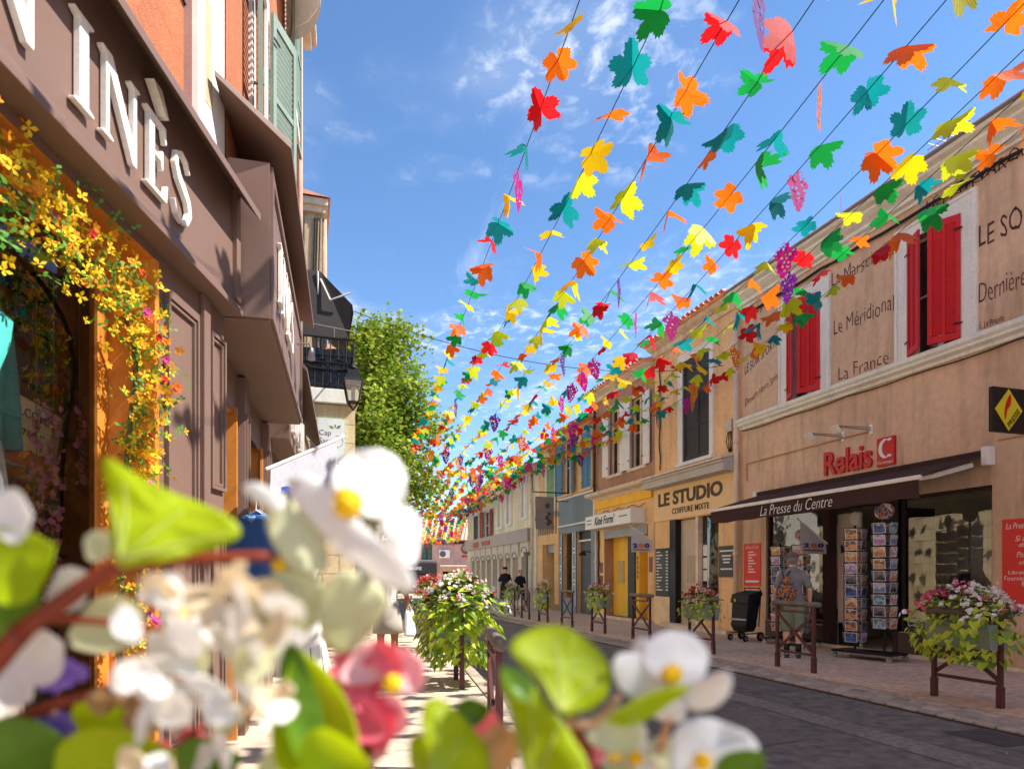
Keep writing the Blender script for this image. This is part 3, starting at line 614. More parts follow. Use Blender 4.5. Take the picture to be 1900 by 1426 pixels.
for k, (a, b) in enumerate(((.05, .95), (.2, .8), (.25, .75), (.3, .7), (.12, .88))): f = MB(); FR.box(f, 14.26-.62*b, 14.26-.62*a, (2.02, 1.90, 1.82, 1.74, 1.58)[k], (2.02, 1.90, 1.82, 1.74, 1.58)[k]+.035, .02, .022); f.build('text_line', PAPER, nb)
f = MB(); FR.box(f, 16.62, 17.38, .85, 2.22, .0, .02); pbd = f.build('price_board', MATS['anthracite_board'], B2)
for k in range(13):
    f = MB(); z = 2.1-k*.09; L = .22+.12*math.sin(k*1.7); FR.box(f, 17.32-L, 17.32, z, z+.03, .02, .022); FR.box(f, 16.68, 16.80, z, z+.03, .02, .022); f.build('text_line', PAPER, pbd)
f = MB(); FR.box(f, 16.58, 17.45, -.02, .84, .002, .03); f.build('wood_panel', M('pale_wood', lb(206, 178, 140), .7, .12, 3), B2)
f = MB(); FR.box(f, 13.5, 16.56, -.02, .14, .02, .34); f.build('door_step', STONE2, B2)
cb_ = MB(); FR.box(cb_, 13.62, 13.86, 4.88, 5.16, .0, .12); cb_.build('junction_box', M('cream_plastic', lin(208, 196, 176), .6), B2)
for k in range(4): wire('wall_cable', [FR.p(13.7+k*.04, 4.9, .06), FR.p(13.68+k*.05, 4.65, .05+.02*k), FR.p(13.72+.03*k, 4.40, .04)], .012, CABLE, B2)
wire('wall_cable', [FR.p(17.1+.03*math.sin(k), 7.7-k*.17, .04) for k in range(20)], .02, CABLE, B2)
for k in range(8): wire('wall_cable', [FR.p(17.05, 6.7-k*.05, .05), FR.p(17.2, 6.5-k*.09, .10), FR.p(17.08, 6.3-k*.1, .05)], .008, CABLE, B2)

# ------------------------------------------------------------------ 3 the physiotherapy house
B3 = thing('physiotherapist_building', 'brown house with white board shutters above a yellow entrance and white sign box', 'building', (FX, 19.4, 0))
Wa = (19.60, 20.45, 4.78, 6.95); Wb = (18.05, 18.90, 4.78, 6.95); DO = (17.84, 20.88, .1, 2.98)
w, rf = shell(B3, 17.45, 21.50, 7.72, BROWNR, [Wa, Wb, (DO[0], DO[1], DO[2], DO[3], .33)], 1.2, shop=True, eave=.38, rev=.2)
eave_tiles(rf, 17.45, 21.5, 7.74, .38)
f = MB(); FR.box(f, 17.46, 21.49, 2.99, 4.0, .0, .02); FR.box(f, 17.46, 17.83, -.02, 2.99, .0, .02); FR.box(f, 20.89, 21.49, -.02, 2.99, .0, .02); f.build('shopfront_render', OCHRE, B3)
moulding(B3, 'cornice', STONE2, 17.45, 21.50, [(-.02, 7.45), (.08, 7.45), (.14, 7.58), (.30, 7.66), (.34, 7.71), (-.02, 7.71)])
f = MB(); f.box(FX+.33, FX+.45, 17.5, 21.2, 0, 3.28); f.build('porch_wall', YEL, B3)
f = MB(); f.box(FX, FX+.33, 17.84, 20.88, 0, .1); f.build('porch_floor', STONE2, B3)
for Wn in (Wa, Wb):
    pane(B3, *Wn, n=-.12, fm=STONE2)
    surround(B3, *Wn, .10, STONE2)
    for h, a in (((Wn[0], .05), 178), ((Wn[1], .05), 2)): shutter(B3, h, a, .42, Wn[2], Wn[3], WHITE, louvre=False)
moulding(B3, 'cornice_shop', STONE2, 17.46, 21.60, [(-.02, 4.02), (.10, 4.02), (.16, 4.10), (.42, 4.16), (.46, 4.26), (-.02, 4.34)])
f = MB(); FR.box(f, 17.5, 21.55, 3.74, 4.015, .02, .10); f.build('yellow_band', YEL, B3)
f = MB(); FR.box(f, 17.98, 21.35, 3.02, 3.46, .02, .52); sb = f.build('sign_box', M('sign_cream', lb(226, 214, 198), .5, .04, 2), B3, bevel=.01)
FR.text(sb, 'sign_lettering', "Kiné Form'", 20.55, 19.05, 3.12, 3.40, .523, BLK, .006, .25, .015)
f = MB(); FR.box(f, 18.2, 18.75, 3.26, 3.29, .521, .524); FR.box(f, 20.8, 21.2, 3.30, 3.33, .521, .524); FR.box(f, 20.8, 21.2, 3.18, 3.21, .521, .524); f.build('text_line', INKG, sb)
f = MB()
for k in range(5): FR.box(f, 17.86, 20.86, 2.70+k*.056, 2.70+k*.056+.05, -.02, .03)
f.build('rolled_shutter', ZINC, B3)
f = MB(); f.box(FX+.28, FX+.328, 19.25, 19.72, .11, 2.7); f.build('door', CHAR, B3)
f = MB(); f.box(FX+.30, FX+.328, 20.05, 20.55, 1.2, 1.95); f.build('meter_box', M('meter_tan', lin(200, 168, 110), .6), B3)
f = MB()
for k in range(5): f.box(FX+.30, FX+.328, 18.85, 19.12, 1.35+k*.15, 1.35+k*.15+.12)
f.build('name_plate', M('plate_red', lin(120, 40, 36), .4), B3)
f = MB(); f.box(FX+.05, FX+.328, 18.5, 18.55, .1, 2.98); f.build('side_panel', YEL, B3)
for k in range(2): f = MB(); FR.box(f, 20.98, 21.18, 1.1+k*.45, 1.45+k*.45, .02, .035); f.build('name_plate', MATS['plate_red'], B3)
f = MB(); FR.box(f, 17.55, 17.75, 1.55, 2.0, .02, .035); f.build('notice', MATS['plate_red'], B3)
f = MB(); FR.box(f, 17.5, 21.4, -.02, .12, .02, .28); f.build('door_step', STONE2, B3)
downpipe('drainpipe', 21.38, .05, 3.0, PIPE, 'ochre drainpipe left of the yellow entrance', .09, .05)
wire('wall_cable', [FR.p(21.25+.02*math.sin(k), 3.0-k*.1, .05) for k in range(24)], .025, CABLE, B3)
wire('wall_cable', [FR.p(21.0-.2*k, 3.60+.05*math.sin(k*1.3), .04) for k in range(16)], .009, CABLE, B3)
downpipe('drainpipe', 21.52, 4.3, 7.6, CHAR, 'dark drainpipe between the brown house and the blue-shuttered house', .09, .05)

# ------------------------------------------------------------------ 4 blue shutters over a blue-grey shop
B4 = thing('blue_shutter_building', 'ochre house with faded blue shutters above a blue-grey shop front', 'building', (FX, 23.2, 0))
Wa = (21.95, 22.85, 4.62, 6.70); Wb = (23.75, 24.65, 4.62, 6.70); DO = (21.9, 23.3, .0, 3.1); GO = (23.6, 24.7, .6, 3.1)
w, rf = shell(B4, 21.50, 25.0, 7.05, OCHRE2, [Wa, Wb, DO, GO], 1.3, eave=.35)
eave_tiles(rf, 21.5, 25.0, 7.07)
for Wn in (Wa, Wb): surround(B4, *Wn, .08, OCHRE)
for h, a in (((Wa[0], -.03), 0), ((Wa[1], -.03), 180)): shutter(B4, h, a, .445, Wa[2], Wa[3], BLUE, cols=1, rails=(.5,), pitch=.06)
pane(B4, *Wb, n=-.12)
for h, a in (((Wb[0], .05), 165), ((Wb[1], .05), 20)): shutter(B4, h, a, .44, Wb[2], Wb[3], BLUE, cols=1, rails=(.5,), pitch=.06)
f = MB(); FR.box(f, 21.52, 24.98, 3.42, 4.42, .0, .10); sb = f.build('sign_board', BLGREY, B4)
f = MB(); FR.box(f, 21.52, 24.98, 3.36, 3.42, .0, .13); FR.box(f, 21.52, 24.98, 4.42, 4.48, .0, .13); FR.box(f, 21.50, 21.56, 3.42, 4.42, .0, .13); f.build('sign_frame', WHITE, sb)
f = MB(); FR.box(f, 21.52, 21.9, -.02, 3.35, .0, .06); FR.box(f, 23.3, 23.6, -.02, 3.35, .0, .06); FR.box(f, 24.7, 24.98, -.02, 3.35, .0, .06); FR.box(f, 21.9, 23.3, 3.1, 3.35, .0, .06); FR.box(f, 23.6, 24.7, -.02, .6, .0, .06); FR.box(f, 23.6, 24.7, 3.1, 3.35, .0, .06); f.build('shop_panelling', BLGREY, B4)
f = MB(); FR.box(f, 23.3, 23.34, .3, 3.1, .06, .075); FR.box(f, 23.56, 23.6, .3, 3.1, .06, .075); FR.box(f, 24.72, 24.76, .3, 3.1, .06, .075); f.build('trim_line', WHITE, B4)
f = MB()
for z in (1.1, 1.25, 1.6, 1.75, 2.3, 2.45): FR.box(f, 23.38, 23.52, z, z+.06, .06, .064); FR.box(f, 24.8, 24.92, z+.05, z+.12, .06, .064)
f.build('text_line', PAPER, B4)
f = MB(); FR.box(f, 21.9, 23.3, 0, 2.72, -.2, -.15); f.build('door', DGREY, B4)
f = MB(); FR.box(f, 21.9, 23.3, 2.78, 3.1, -.2, -.1); f.build('transom', BLK, B4)
f = MB(); FR.box(f, 21.9, 23.3, 2.72, 2.78, -.2, -.05); f.build('transom_bar', WHITE, B4)
g = MB(); FR.quad(g, 23.6, 24.7, .6, 3.1, -.15); g.build('shop_window', GLASSD, B4)
f = MB(); f.tube([FR.p(22.2, 2.3, -.1), FR.p(22.2, 2.33, .25)], .02, 6); f.tube([FR.p(22.2, 2.33, .25), FR.p(22.2, 2.28, .25), FR.p(22.2, 2.18, .25)], [.02, .1, .15], 10); f.build('wall_lamp', BLACK, B4)
f = MB(); f.box(FX+1.2, FX+1.7, 22.2, 22.7, 7.3, 9.1); ch = f.build('chimney', STONE2, B4)
f = MB(); f.box(FX+1.12, FX+1.78, 22.12, 22.78, 9.1, 9.2); f.box(FX+1.25, FX+1.3, 22.25, 22.65, 9.2, 9.4); f.box(FX+1.6, FX+1.65, 22.25, 22.65, 9.2, 9.4); f.box(FX+1.18, FX+1.72, 22.18, 22.72, 9.4, 9.46); f.build('chimney_cap', TILE, ch)
# hanging cloth banner on an iron bracket
Bn = thing('hanging_banner', 'grey cloth banner with dark flower drawing hanging from an iron bracket', 'banner', FR.p(24.0, 3.3, .4))
f = MB(); f.tube([FR.p(23.9, 4.62, .0), FR.p(23.9, 4.62, 1.55)], .022, 6); f.tube([FR.p(23.9, 4.3, .0), FR.p(23.9, 4.3, .62)], .016, 6); f.tube([FR.p(23.9, 4.62, .62), FR.p(23.9, 3.05, .62)], .02, 6); f.tube([FR.p(23.9, 4.62, 1.55), FR.p(23.9, 5.3, 1.6)], .012, 6); f.build('bracket', BLACK, Bn)
f = MB(); vv = []
for i in range(7):
    for j in range(9): n_ = .70+i*.125; vv.append((FX-n_, 23.9+.03*math.sin(i*1.1+j*.5)+.02*math.sin(j*1.3), 4.45-j*.155))
f.add(vv, [(i*9+j, i*9+j+1, (i+1)*9+j+1, (i+1)*9+j) for i in range(6) for j in range(8)]); ba = f.build('cloth', M('banner_cloth', lin(150, 134, 124), .9, .1, 3, trans=.2), Bn, True)
f = MB()
for (x, z, s_) in ((.98, 4.1, .09), (.92, 3.8, .07), (1.0, 3.65, .08), (.9, 3.5, .09), (.97, 3.4, .06)):
    for k in range(5): t = k*1.256; f.prism([(0, 0), (s_*math.cos(t-.35), s_*math.sin(t-.35)), (s_*1.15*math.cos(t), s_*1.15*math.sin(t)), (s_*math.cos(t+.35), s_*math.sin(t+.35))], (FX-x, 23.845, z), (1, 0, 0), (0, 0, 1), .003)
f.build('flower_print', BLK, ba)

# ------------------------------------------------------------------ 5 green shutters over an ochre shop
B5 = thing('green_shutter_building', 'narrow ochre house with pale green shutters over a wood-coloured shop front', 'building', (FX, 26.3, 0))
Wa = (25.62, 26.52, 4.15, 6.15); DO = (25.5, 26.9, .0, 2.75)
w, rf = shell(B5, 25.0, 27.6, 6.85, OCHRE, [Wa, (DO[0], DO[1], DO[2], DO[3], .6)], 1.2, shop=True, eave=.3)
eave_tiles(rf, 25.0, 27.6, 6.87, .3)
surround(B5, *Wa, .12, STONE)
for h, a in (((Wa[0], -.03), 0), ((Wa[1], -.03), 180)): shutter(B5, h, a, .445, Wa[2], Wa[3], GREEN, louvre=False)
moulding(B5, 'cornice_shop', STONE2, 25.02, 27.65, [(-.02, 3.84), (.10, 3.84), (.30, 3.94), (.32, 4.0), (-.02, 4.06)])
f = MB(); FR.box(f, 25.02, 27.58, 2.76, 3.835, .0, .08); FR.box(f, 25.02, 25.49, -.02, 2.755, .0, .08); FR.box(f, 26.91, 27.58, -.02, 2.755, .0, .08); fp = f.build('shop_panelling', M('ochre_panel', lin(240, 186, 122), .7, .1, 2), B5)
f = MB()
for k in range(9):      # raised metal letters, worn beyond reading: uprights and bows only
    y = 27.35-k*.22; FR.box(f, y-.03, y, 3.18, 3.50+.06*(k % 3 == 0), .08, .13)
    if k % 2: FR.box(f, y-.15, y-.03, 3.18, 3.22, .08, .13)
    else: FR.box(f, y-.14, y-.03, 3.44, 3.48, .08, .13)
f.build('raised_letter_strokes', ZINC, fp)
f = MB()
for k in range(6): FR.box(f, 25.5, 26.9, 2.42+k*.055, 2.47+k*.055, -.16, -.1)
f.build('rolled_shutter', ZINC, B5)
f = MB(); FR.box(f, 25.5, 26.9, 0, 2.75, -.58, -.5); f.build('door', M('brown_door', lin(96, 76, 60), .6), B5)
g = MB(); FR.quad(g, 25.6, 26.3, .2, 2.2, -.45); g.build('door_pane', GLASSD, B5)
f = MB(); FR.box(f, 25.02, 27.58, -.02, .3, .081, .11); f.build('brick_base', M('brick', lin(170, 120, 90), .9, .25, 8), B5)
wire('wall_bracket', [FR.p(26.2, 6.35, .0), FR.p(26.2, 6.35, .8), FR.p(26.2, 6.2, .95)], .02, BLACK, B5)
downpipe('drainpipe', 27.62, .05, 3.7, PIPE, 'cream drainpipe at the edge of the wood-coloured shop front', .09, .05)

# ------------------------------------------------------------------ 6 long cream house over a grey bank-like front
B6 = thing('cream_terrace_building', 'long weathered cream house with white and red shutters over a grey arcaded shop front', 'building', (FX, 34, 0))
wins = [(29.15, 29.95, 4.15, 6.0, 'w'), (31.6, 32.35, 4.05, 5.8, 'w'), (33.2, 33.95, 3.98, 5.65, 'w'), (35.5, 36.9, 3.5, 5.1, 'r'), (38.2, 39.3, 3.45, 5.05, 'g')]
bays = [(28.75, 29.75, 0, 2.55)]+[(30.3+k*1.2, 30.3+k*1.2+.85, .2, 2.35) for k in range(8)]
w, rf = shell(B6, 27.6, 41.0, 6.3, CREAM, [x[:4] for x in wins]+bays, 1.2, eave=.4, rev=.25)
eave_tiles(rf, 27.6, 41.0, 6.32, .4)
moulding(B6, 'cornice', STONE2, 27.6, 41.0, [(-.02, 6.02), (.08, 6.02), (.15, 6.15), (.34, 6.22), (.36, 6.29), (-.02, 6.29)])
for (a, b, c, d, k) in wins:
    surround(B6, a, b, c, d, .08, STONE)
    m = {'w': WHITE, 'r': M('old_red_paint', lin(160, 44, 44), .6, .1, 3), 'g': DKGREEN}[k]
    if k == 'r': pane(B6, a, b, c, d, n=-.12); shutter(B6, (a, .05), 176, .6, c, d, m, cols=1, rails=(.5,), pitch=.08); shutter(B6, (b, .05), 4, .6, c, d, m, cols=1, rails=(.5,), pitch=.08)
    else: shutter(B6, (a, -.05), 0, (b-a)/2-.003, c, d, m, cols=1, rails=(.5,), pitch=.07); shutter(B6, (b, -.05), 180, (b-a)/2-.003, c, d, m, cols=1, rails=(.5,), pitch=.07)
f = MB(); FR.box(f, 28.55, 40.9, 3.02, 3.62, .0, .22); fa = f.build('fascia', M('bank_grey', lb(158, 146, 134), .6, .08, 1, dirt=.15), B6)
f = MB(); FR.box(f, 34.9, 36.6, 3.16, 3.40, .221, .25); f.box(FX-.25, FX-.222, 37.4, 38.6, 3.10, 3.42); f.build('red_letter_strip', M('faded_red', lin(190, 84, 74), .6, .25, 9), fa)
PIL = M('pilaster_grey', lb(186, 170, 150), .7, .07, 2, dirt=.1)
f = MB()
ys = [28.55, 28.72]+[29.78, 30.27]
edges = [28.55]+[e for b_ in bays for e in (b_[0], b_[1])]+[40.9]
for i in range(0, len(edges), 2): FR.box(f, edges[i], edges[i+1], -.02, 2.36, .0, .10)
f.build('pilaster', PIL, B6)
for b_ in bays:
    f = MB(); FR.box(f, b_[0]-.10, b_[1]+.10, b_[3], 3.015, .0, .14); f.build('arch_block', PIL, B6, bevel=.01)
    mid, r_ = (b_[0]+b_[1])/2, (b_[1]-b_[0])/2*.8
    wire('arch_bow', [FR.p(mid+r_*math.cos(R(t)), b_[3]+.02+.22*math.sin(R(t)), .15) for t in range(0, 181, 20)], .02, DGREY, B6)
    f = MB(); FR.box(f, b_[0], b_[1], b_[2], b_[3], -.2, -.14); f.build('closed_panel', DGREY if b_[0] < 29 else M('panel_grey', lb(150, 138, 126), .7, .05, 2), B6)
downpipe('drainpipe', 28.35, .05, 6.0, STONE2, 'pale drainpipe at the near end of the long cream house', .08, .05)
B7 = thing('tall_rear_building', 'taller cream house rising behind the tiled roofs on the right', 'building', (FX+6, 30, 0))
f = MB(); f.box(FX+3.2, FX+9, 27.7, 33.5, -.02, 8.2); f.build('wall', CREAM, B7)
f = MB(); f.add([(FX+3, 27.5, 8.2), (FX+6.2, 27.5, 9.2), (FX+9.2, 27.5, 8.2), (FX+3, 33.7, 8.2), (FX+6.2, 33.7, 9.2), (FX+9.2, 33.7, 8.2)], [(0, 3, 4, 1), (1, 4, 5, 2), (0, 1, 2), (3, 5, 4), (0, 2, 5, 3)]); f.build('roof', TILEP, B7)
f = MB(); f.box(FX+3.17, FX+3.19, 29, 29.8, 7.0, 7.9); f.build('window_pane', GLASSD, B7)

# ------------------------------------------------------------------ 7 cheese shop closing the street
EY, EX = 57.5, 11.2
B8 = thing('cheese_shop_building', 'mauve two-storey house with pale tiled roof closing the far end of the street', 'building', (EX, EY, 0), -TH)
FE = Fr((0, 0, 0), (1, 0, 0), (0, -1, 0))
f = MB(); FE.wall(f, -8, 5, -.02, 4.55, [(-1.55, -.6, 2.9, 4.4), (-7, -.2, .0, 1.75), (.3, 3.0, 0, 1.9)], .25); f.build('wall', MAUVE, B8)
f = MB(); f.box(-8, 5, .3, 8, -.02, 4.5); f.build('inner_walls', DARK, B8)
f = MB(); f.add([(-8.3, -.5, 4.55), (5.3, -.5, 4.55), (5.3, 4, 6.6), (-8.3, 4, 6.6), (-8.3, 8.5, 4.55), (5.3, 8.5, 4.55)], [(0, 1, 2, 3), (3, 2, 5, 4), (0, 3, 4), (1, 5, 2)]); r8 = f.build('roof', TILEP, B8)
f = MB(); x = -8.2
while x < 5.2:
    pts = [(.13*math.cos(math.pi*k/5), .11*math.sin(math.pi*k/5)) for k in range(6)]; d = V(0, 4.5, 2.05).normalized()
    f.prism(pts, (x, -.58, 4.55), (1, 0, 0), V(0, -d.z, d.y), -4.9); x += .30
f.build('roof_tiles', TILEP, r8, kind='stuff')
f = MB(); FE.box(f, -8.2, 5.2, 4.28, 4.5, .0, .3); f.build('eave', BROWND, B8)
f = MB()
for a in (-1.55, -1.06): FE.box(f, a, a+.46, 2.9, 4.4, -.1, -.04)
sh = f.build('shutter', DKGREEN, B8)
f = MB()
for a in (-1.55, -1.06):
    for k in range(3): FE.box(f, a+.05, a+.41, 2.98+k*.47, 3.38+k*.47, -.04, -.03)
f.build('shutter_panel', M('dull_green', lin(84, 104, 84), .7), sh)
f = MB(); FE.box(f, -1.7, -.45, 2.78, 2.9, .0, .1); f.build('sill', STONE2, B8)
f = MB(); FE.box(f, -7.5, -.2, 1.72, 2.62, .0, .55); fb = f.build('shop_fascia', M('anthracite', lin(52, 54, 56), .7), B8)
FE.text(fb, 'sign_lettering', 'FROMAGERIE', -3.0, -1.45, 2.02, 2.30, .552, PAPER, .01, 0, .012)
f = MB(); f.add([(.2, -.1, 2.55), (3.2, -.1, 2.55), (3.2, -1.2, 2.3), (.2, -1.2, 2.3)], [(3, 2, 1, 0)]); FE.box(f, .2, 3.2, 2.18, 2.32, 1.18, 1.22); f.build('awning', M('beige_canvas', lin(176, 150, 128), .9), B8)
ac = thing('air_conditioner', 'white air conditioning unit on the mauve wall beside the green window', 'air conditioner', (EX, EY, 0), -TH)
f = MB(); FE.box(f, .05, .95, 3.05, 3.75, .05, .4); f.build('casing', WHITE, ac, bevel=.02)
f = MB(); f.tube([(.36, -.405, 3.4), (.36, -.43, 3.4)], .27, 16); f.build('fan_grille', DGREY, ac)
gs = thing('grocery_sign', 'round green fir tree emblem over red letters on the mauve wall', 'sign', (EX, EY, 0), -TH)
f = MB(); f.prism(arc_poly(0, 0, .42, .34, 0, 359.9, 26), (2.35, -.03, 3.85), (1, 0, 0), (0, 0, 1), .04); f.build('ring', DKGREEN, gs)
f = MB(); f.prism([(-.05, -.36), (.05, -.36), (.05, -.2), (.25, -.2), (.1, -.02), (.18, -.02), (.06, .14), (.12, .14), (0, .32), (-.12, .14), (-.06, .14), (-.18, -.02), (-.1, -.02), (-.25, -.2), (-.05, -.2)], (2.35, -.03, 3.85), (1, 0, 0), (0, 0, 1), .05); f.build('fir_tree', DKGREEN, gs)
FE.text(gs, 'sign_lettering', 'SPAR', 1.98, 2.72, 3.1, 3.32, .03, REDG, .03, 0, .02)
for k, (x, h) in enumerate(((-16, 7.5), (16, 6.5))):
    o = thing('far_house', ('pale house far behind the left trees', 'pale house far behind the long cream house')[k], 'building', (EX+x, EY+6+k*3, 0))
    f = MB(); f.box(EX+x-6, EX+x+6, EY+6, EY+14, -.02, h); f.build('wall', CREAM, o)
    f = MB(); f.add([(EX+x-6.3, EY+5.7, h), (EX+x+6.3, EY+5.7, h), (EX+x+6.3, EY+10, h+1.8), (EX+x-6.3, EY+10, h+1.8), (EX+x-6.3, EY+14.3, h), (EX+x+6.3, EY+14.3, h)], [(0, 1, 2, 3), (3, 2, 5, 4), (0, 3, 4), (1, 5, 2)]); f.build('roof', TILEP, o)
# ------------------------------------------------------------------ left: the brown clothes shop (its front stands 15 degrees off the street line)
PH1 = TH-math.atan(40/1240)
A1 = thing('clothes_shop_building', 'orange rendered house with a brown wooden shop front and white raised letters', 'building', (0, 0, 0), -PH1)
FL = Fr((-1.66, 0, 0), (0, 1, 0), (1, 0, 0))          # fascia face: u runs up the street
f = MB(); f.box(-6, -1.80, -5, 4.55, 3.9, 10.5); f.build('upper_wall', ORANGE, A1)
f = MB(); f.box(-1.80, -1.765, 4.06, 4.50, 3.9, 10.4); f.build('white_pilaster', M('peeling_white', lin(232, 226, 214), .8, .06, 3, .4, 30, dirt=.25), A1)
f = MB(); f.box(-1.80, -1.75, 3.98, 4.06, 3.9, 10.4); f.build('pilaster_edge', M('pinkish_edge', lin(190, 160, 150), .8), A1)
f = MB(); f.box(-1.764, -1.762, 4.2, 4.3, 4.35, 5.0); f.build('bare_patch', M('bare_plaster', lin(196, 172, 138), .9, .2, 6), A1)
wire('wall_cable', [(-1.79, -3, 5.9), (-1.79, 2.4, 5.15), (-1.79, 4.0, 4.75)], .008, CABLE, A1)
f = MB(); f.add([(-1.80, -5, 4.12), (-1.80, 4.42, 4.12), (-1.50, 4.42, 3.77), (-1.50, -5, 3.77), (-1.80, -5, 4.08), (-1.80, 4.42, 4.08), (-1.50, 4.42, 3.72), (-1.50, -5, 3.72)], [(3, 2, 1, 0), (4, 5, 6, 7), (0, 1, 5, 4), (1, 2, 6, 5), (2, 3, 7, 6), (3, 0, 4, 7)]); f.build('hood', BROWN, A1, bevel=.004)
f = MB(); FL.box(f, -5, 4.42, 3.12, 3.98, -.13, 0); fas = f.build('fascia', BROWN, A1)
f = MB()
FL.box(f, -5, 4.42, 3.10, 3.135, -.10, .045); FL.box(f, -5, 4.42, 3.138, 3.16, -.10, .03); FL.box(f, -5, 4.42, 3.165, 3.185, -.02, .014); FL.box(f, 4.36, 4.425, 3.19, 3.9, -.02, .03); f.build('fascia_moulding', BROWN, fas, bevel=.004)
# raised serif letters
def serif_letters():
    s = .035
    I = [(.02, 0), (.30, 0), (.30, .03), (.225, .06), (.225, .94), (.30, .97), (.30, 1), (.02, 1), (.02, .97), (.095, .94), (.095, .06), (.02, .03)]
    Nn = [(0, 0), (.24, 0), (.24, .03), (.155, .06), (.155, .80), (.70, 0), (.80, 0), (.80, .94), (.88, .97), (.88, 1), (.64, 1), (.64, .97), (.725, .94), (.725, .26), (.22, 1), (0, 1), (0, .97), (.08, .93), (.08, .06), (0, .03)]
    E_ = [(0, 0), (.60, 0), (.64, .24), (.60, .24), (.52, .06), (.235, .06), (.235, .48), (.42, .48), (.46, .38), (.49, .38), (.49, .64), (.46, .64), (.42, .54), (.235, .54), (.235, .94), (.50, .94), (.56, .78), (.60, .78), (.58, 1), (0, 1), (0, .97), (.09, .94), (.09, .06), (0, .03)]
    path = [(.52, .80), (.44, .93), (.27, .985), (.12, .90), (.09, .74), (.18, .60), (.34, .50), (.49, .38), (.53, .22), (.43, .06), (.26, .005), (.10, .06), (.03, .22)]
    wd_ = [.02, .05, .05, .08, .12, .14, .15, .14, .12, .09, .05, .05, .02]
    l, r_ = [], []
    for i, (x, y) in enumerate(path):
        a, b = path[max(0, i-1)], path[min(len(path)-1, i+1)]; d = Vector((b[0]-a[0], b[1]-a[1])).normalized(); n = Vector((-d.y, d.x))*wd_[i]/2
        l.append((x+n.x, y+n.y)); r_.append((x-n.x, y-n.y))
    S = l+r_[::-1]
    return {'I': I, 'N': Nn, 'E': E_, 'S': S}
GLY = serif_letters()
def area(p): return sum(p[i][0]*p[(i+1) % len(p)][1]-p[(i+1) % len(p)][0]*p[i][1] for i in range(len(p)))
def letter(parent, g, u0, u1, z0, z1, fr, n=.006, t=.028):
    p = GLY[g]; xs = [q[0] for q in p]; a, b = min(xs), max(xs)
    q = [((x-a)/(b-a)*(u1-u0), y*(z1-z0)) for x, y in p]
    if area(q) < 0: q = q[::-1]
    o = MB().prism(q, fr.p(u0, z0, n), fr.u, (0, 0, 1), t).build('raised_letter', WHITE, parent, bevel=.003); return o
for g, a, b in (('S', 1.10, 1.32), ('N', 2.13, 2.47), ('I', 2.67, 2.80), ('N', 2.86, 3.16), ('E', 3.22, 3.43), ('S', 3.50, 3.70)): letter(fas, g, a, b, 3.275, 3.645, FL)
MB().prism([(.0, .10), (.08, .10), (.15, .0), (.12, .0)], FL.p(3.24, 3.675, .012), FL.u, (0, 0, 1), .045).build('accent', WHITE, fas)
# pilasters and window opening
FP = Fr((-1.74, 0, 0), (0, 1, 0), (1, 0, 0))
f = MB(); FP.wall(f, -5, 4.42, -.02, 3.12, [(.3, 3.54, .55, 3.05)], .0); f.build('pilaster_face', BROWN, A1)
f = MB()
for (a, b, c, d) in ((3.62, 4.00, .45, 2.92), (4.18, 4.40, 1.95, 2.92), (4.18, 4.40, .45, 1.80)):
    for i, w_ in enumerate((.022, .018)):
        o_ = i*.028
        FP.box(f, a+o_, a+o_+w_, c+o_, d-o_, .001, .028-i*.01); FP.box(f, b-o_-w_, b-o_, c+o_, d-o_, .001, .028-i*.01); FP.box(f, a+o_+w_, b-o_-w_, c+o_, c+o_+w_, .001, .028-i*.01); FP.box(f, a+o_+w_, b-o_-w_, d-o_-w_, d-o_, .001, .028-i*.01)
f.build('panel_moulding', BROWN, A1)
f = MB(); FP.box(f, 4.06, 4.15, -.02, 3.1, .001, .03); f.build('pilaster_strip', BROWN, A1, bevel=.004)
f = MB(); FP.box(f, -5, 3.54, 3.04, 3.10, -.26, -.002); FP.box(f, 3.50, 3.545, .55, 3.04, -.26, .012); FP.box(f, .3, 3.50, .5, .56, -.26, .02); f.build('wooden_reveal', WOOD, A1)
f = MB(); FP.box(f, 3.40, 3.50, .56, 3.04, -.26, -.22); FP.box(f, .3, 3.40, 2.95, 3.04, -.26, -.22); f.build('sash', WOOD, A1)
g = MB(); FP.quad(g, .3, 3.42, .56, 2.98, -.235); g.build('shop_window', glass('display_glass', (.92, .94, .92), .0), A1)
f = MB(); f.box(-3.3, -3.2, -3, 4.4, 0, 3.6); f.box(-5, -2.05, -3, 4.5, 3.3, 3.4); f.box(-5, -1.8, -3, 4.4, .0, .5); f.box(-5, -2.0, 4.4, 4.45, 0, 3.4); f.build('room_walls', M('room_dark_plaster', lin(206, 160, 128), .9, .1, 1), A1)
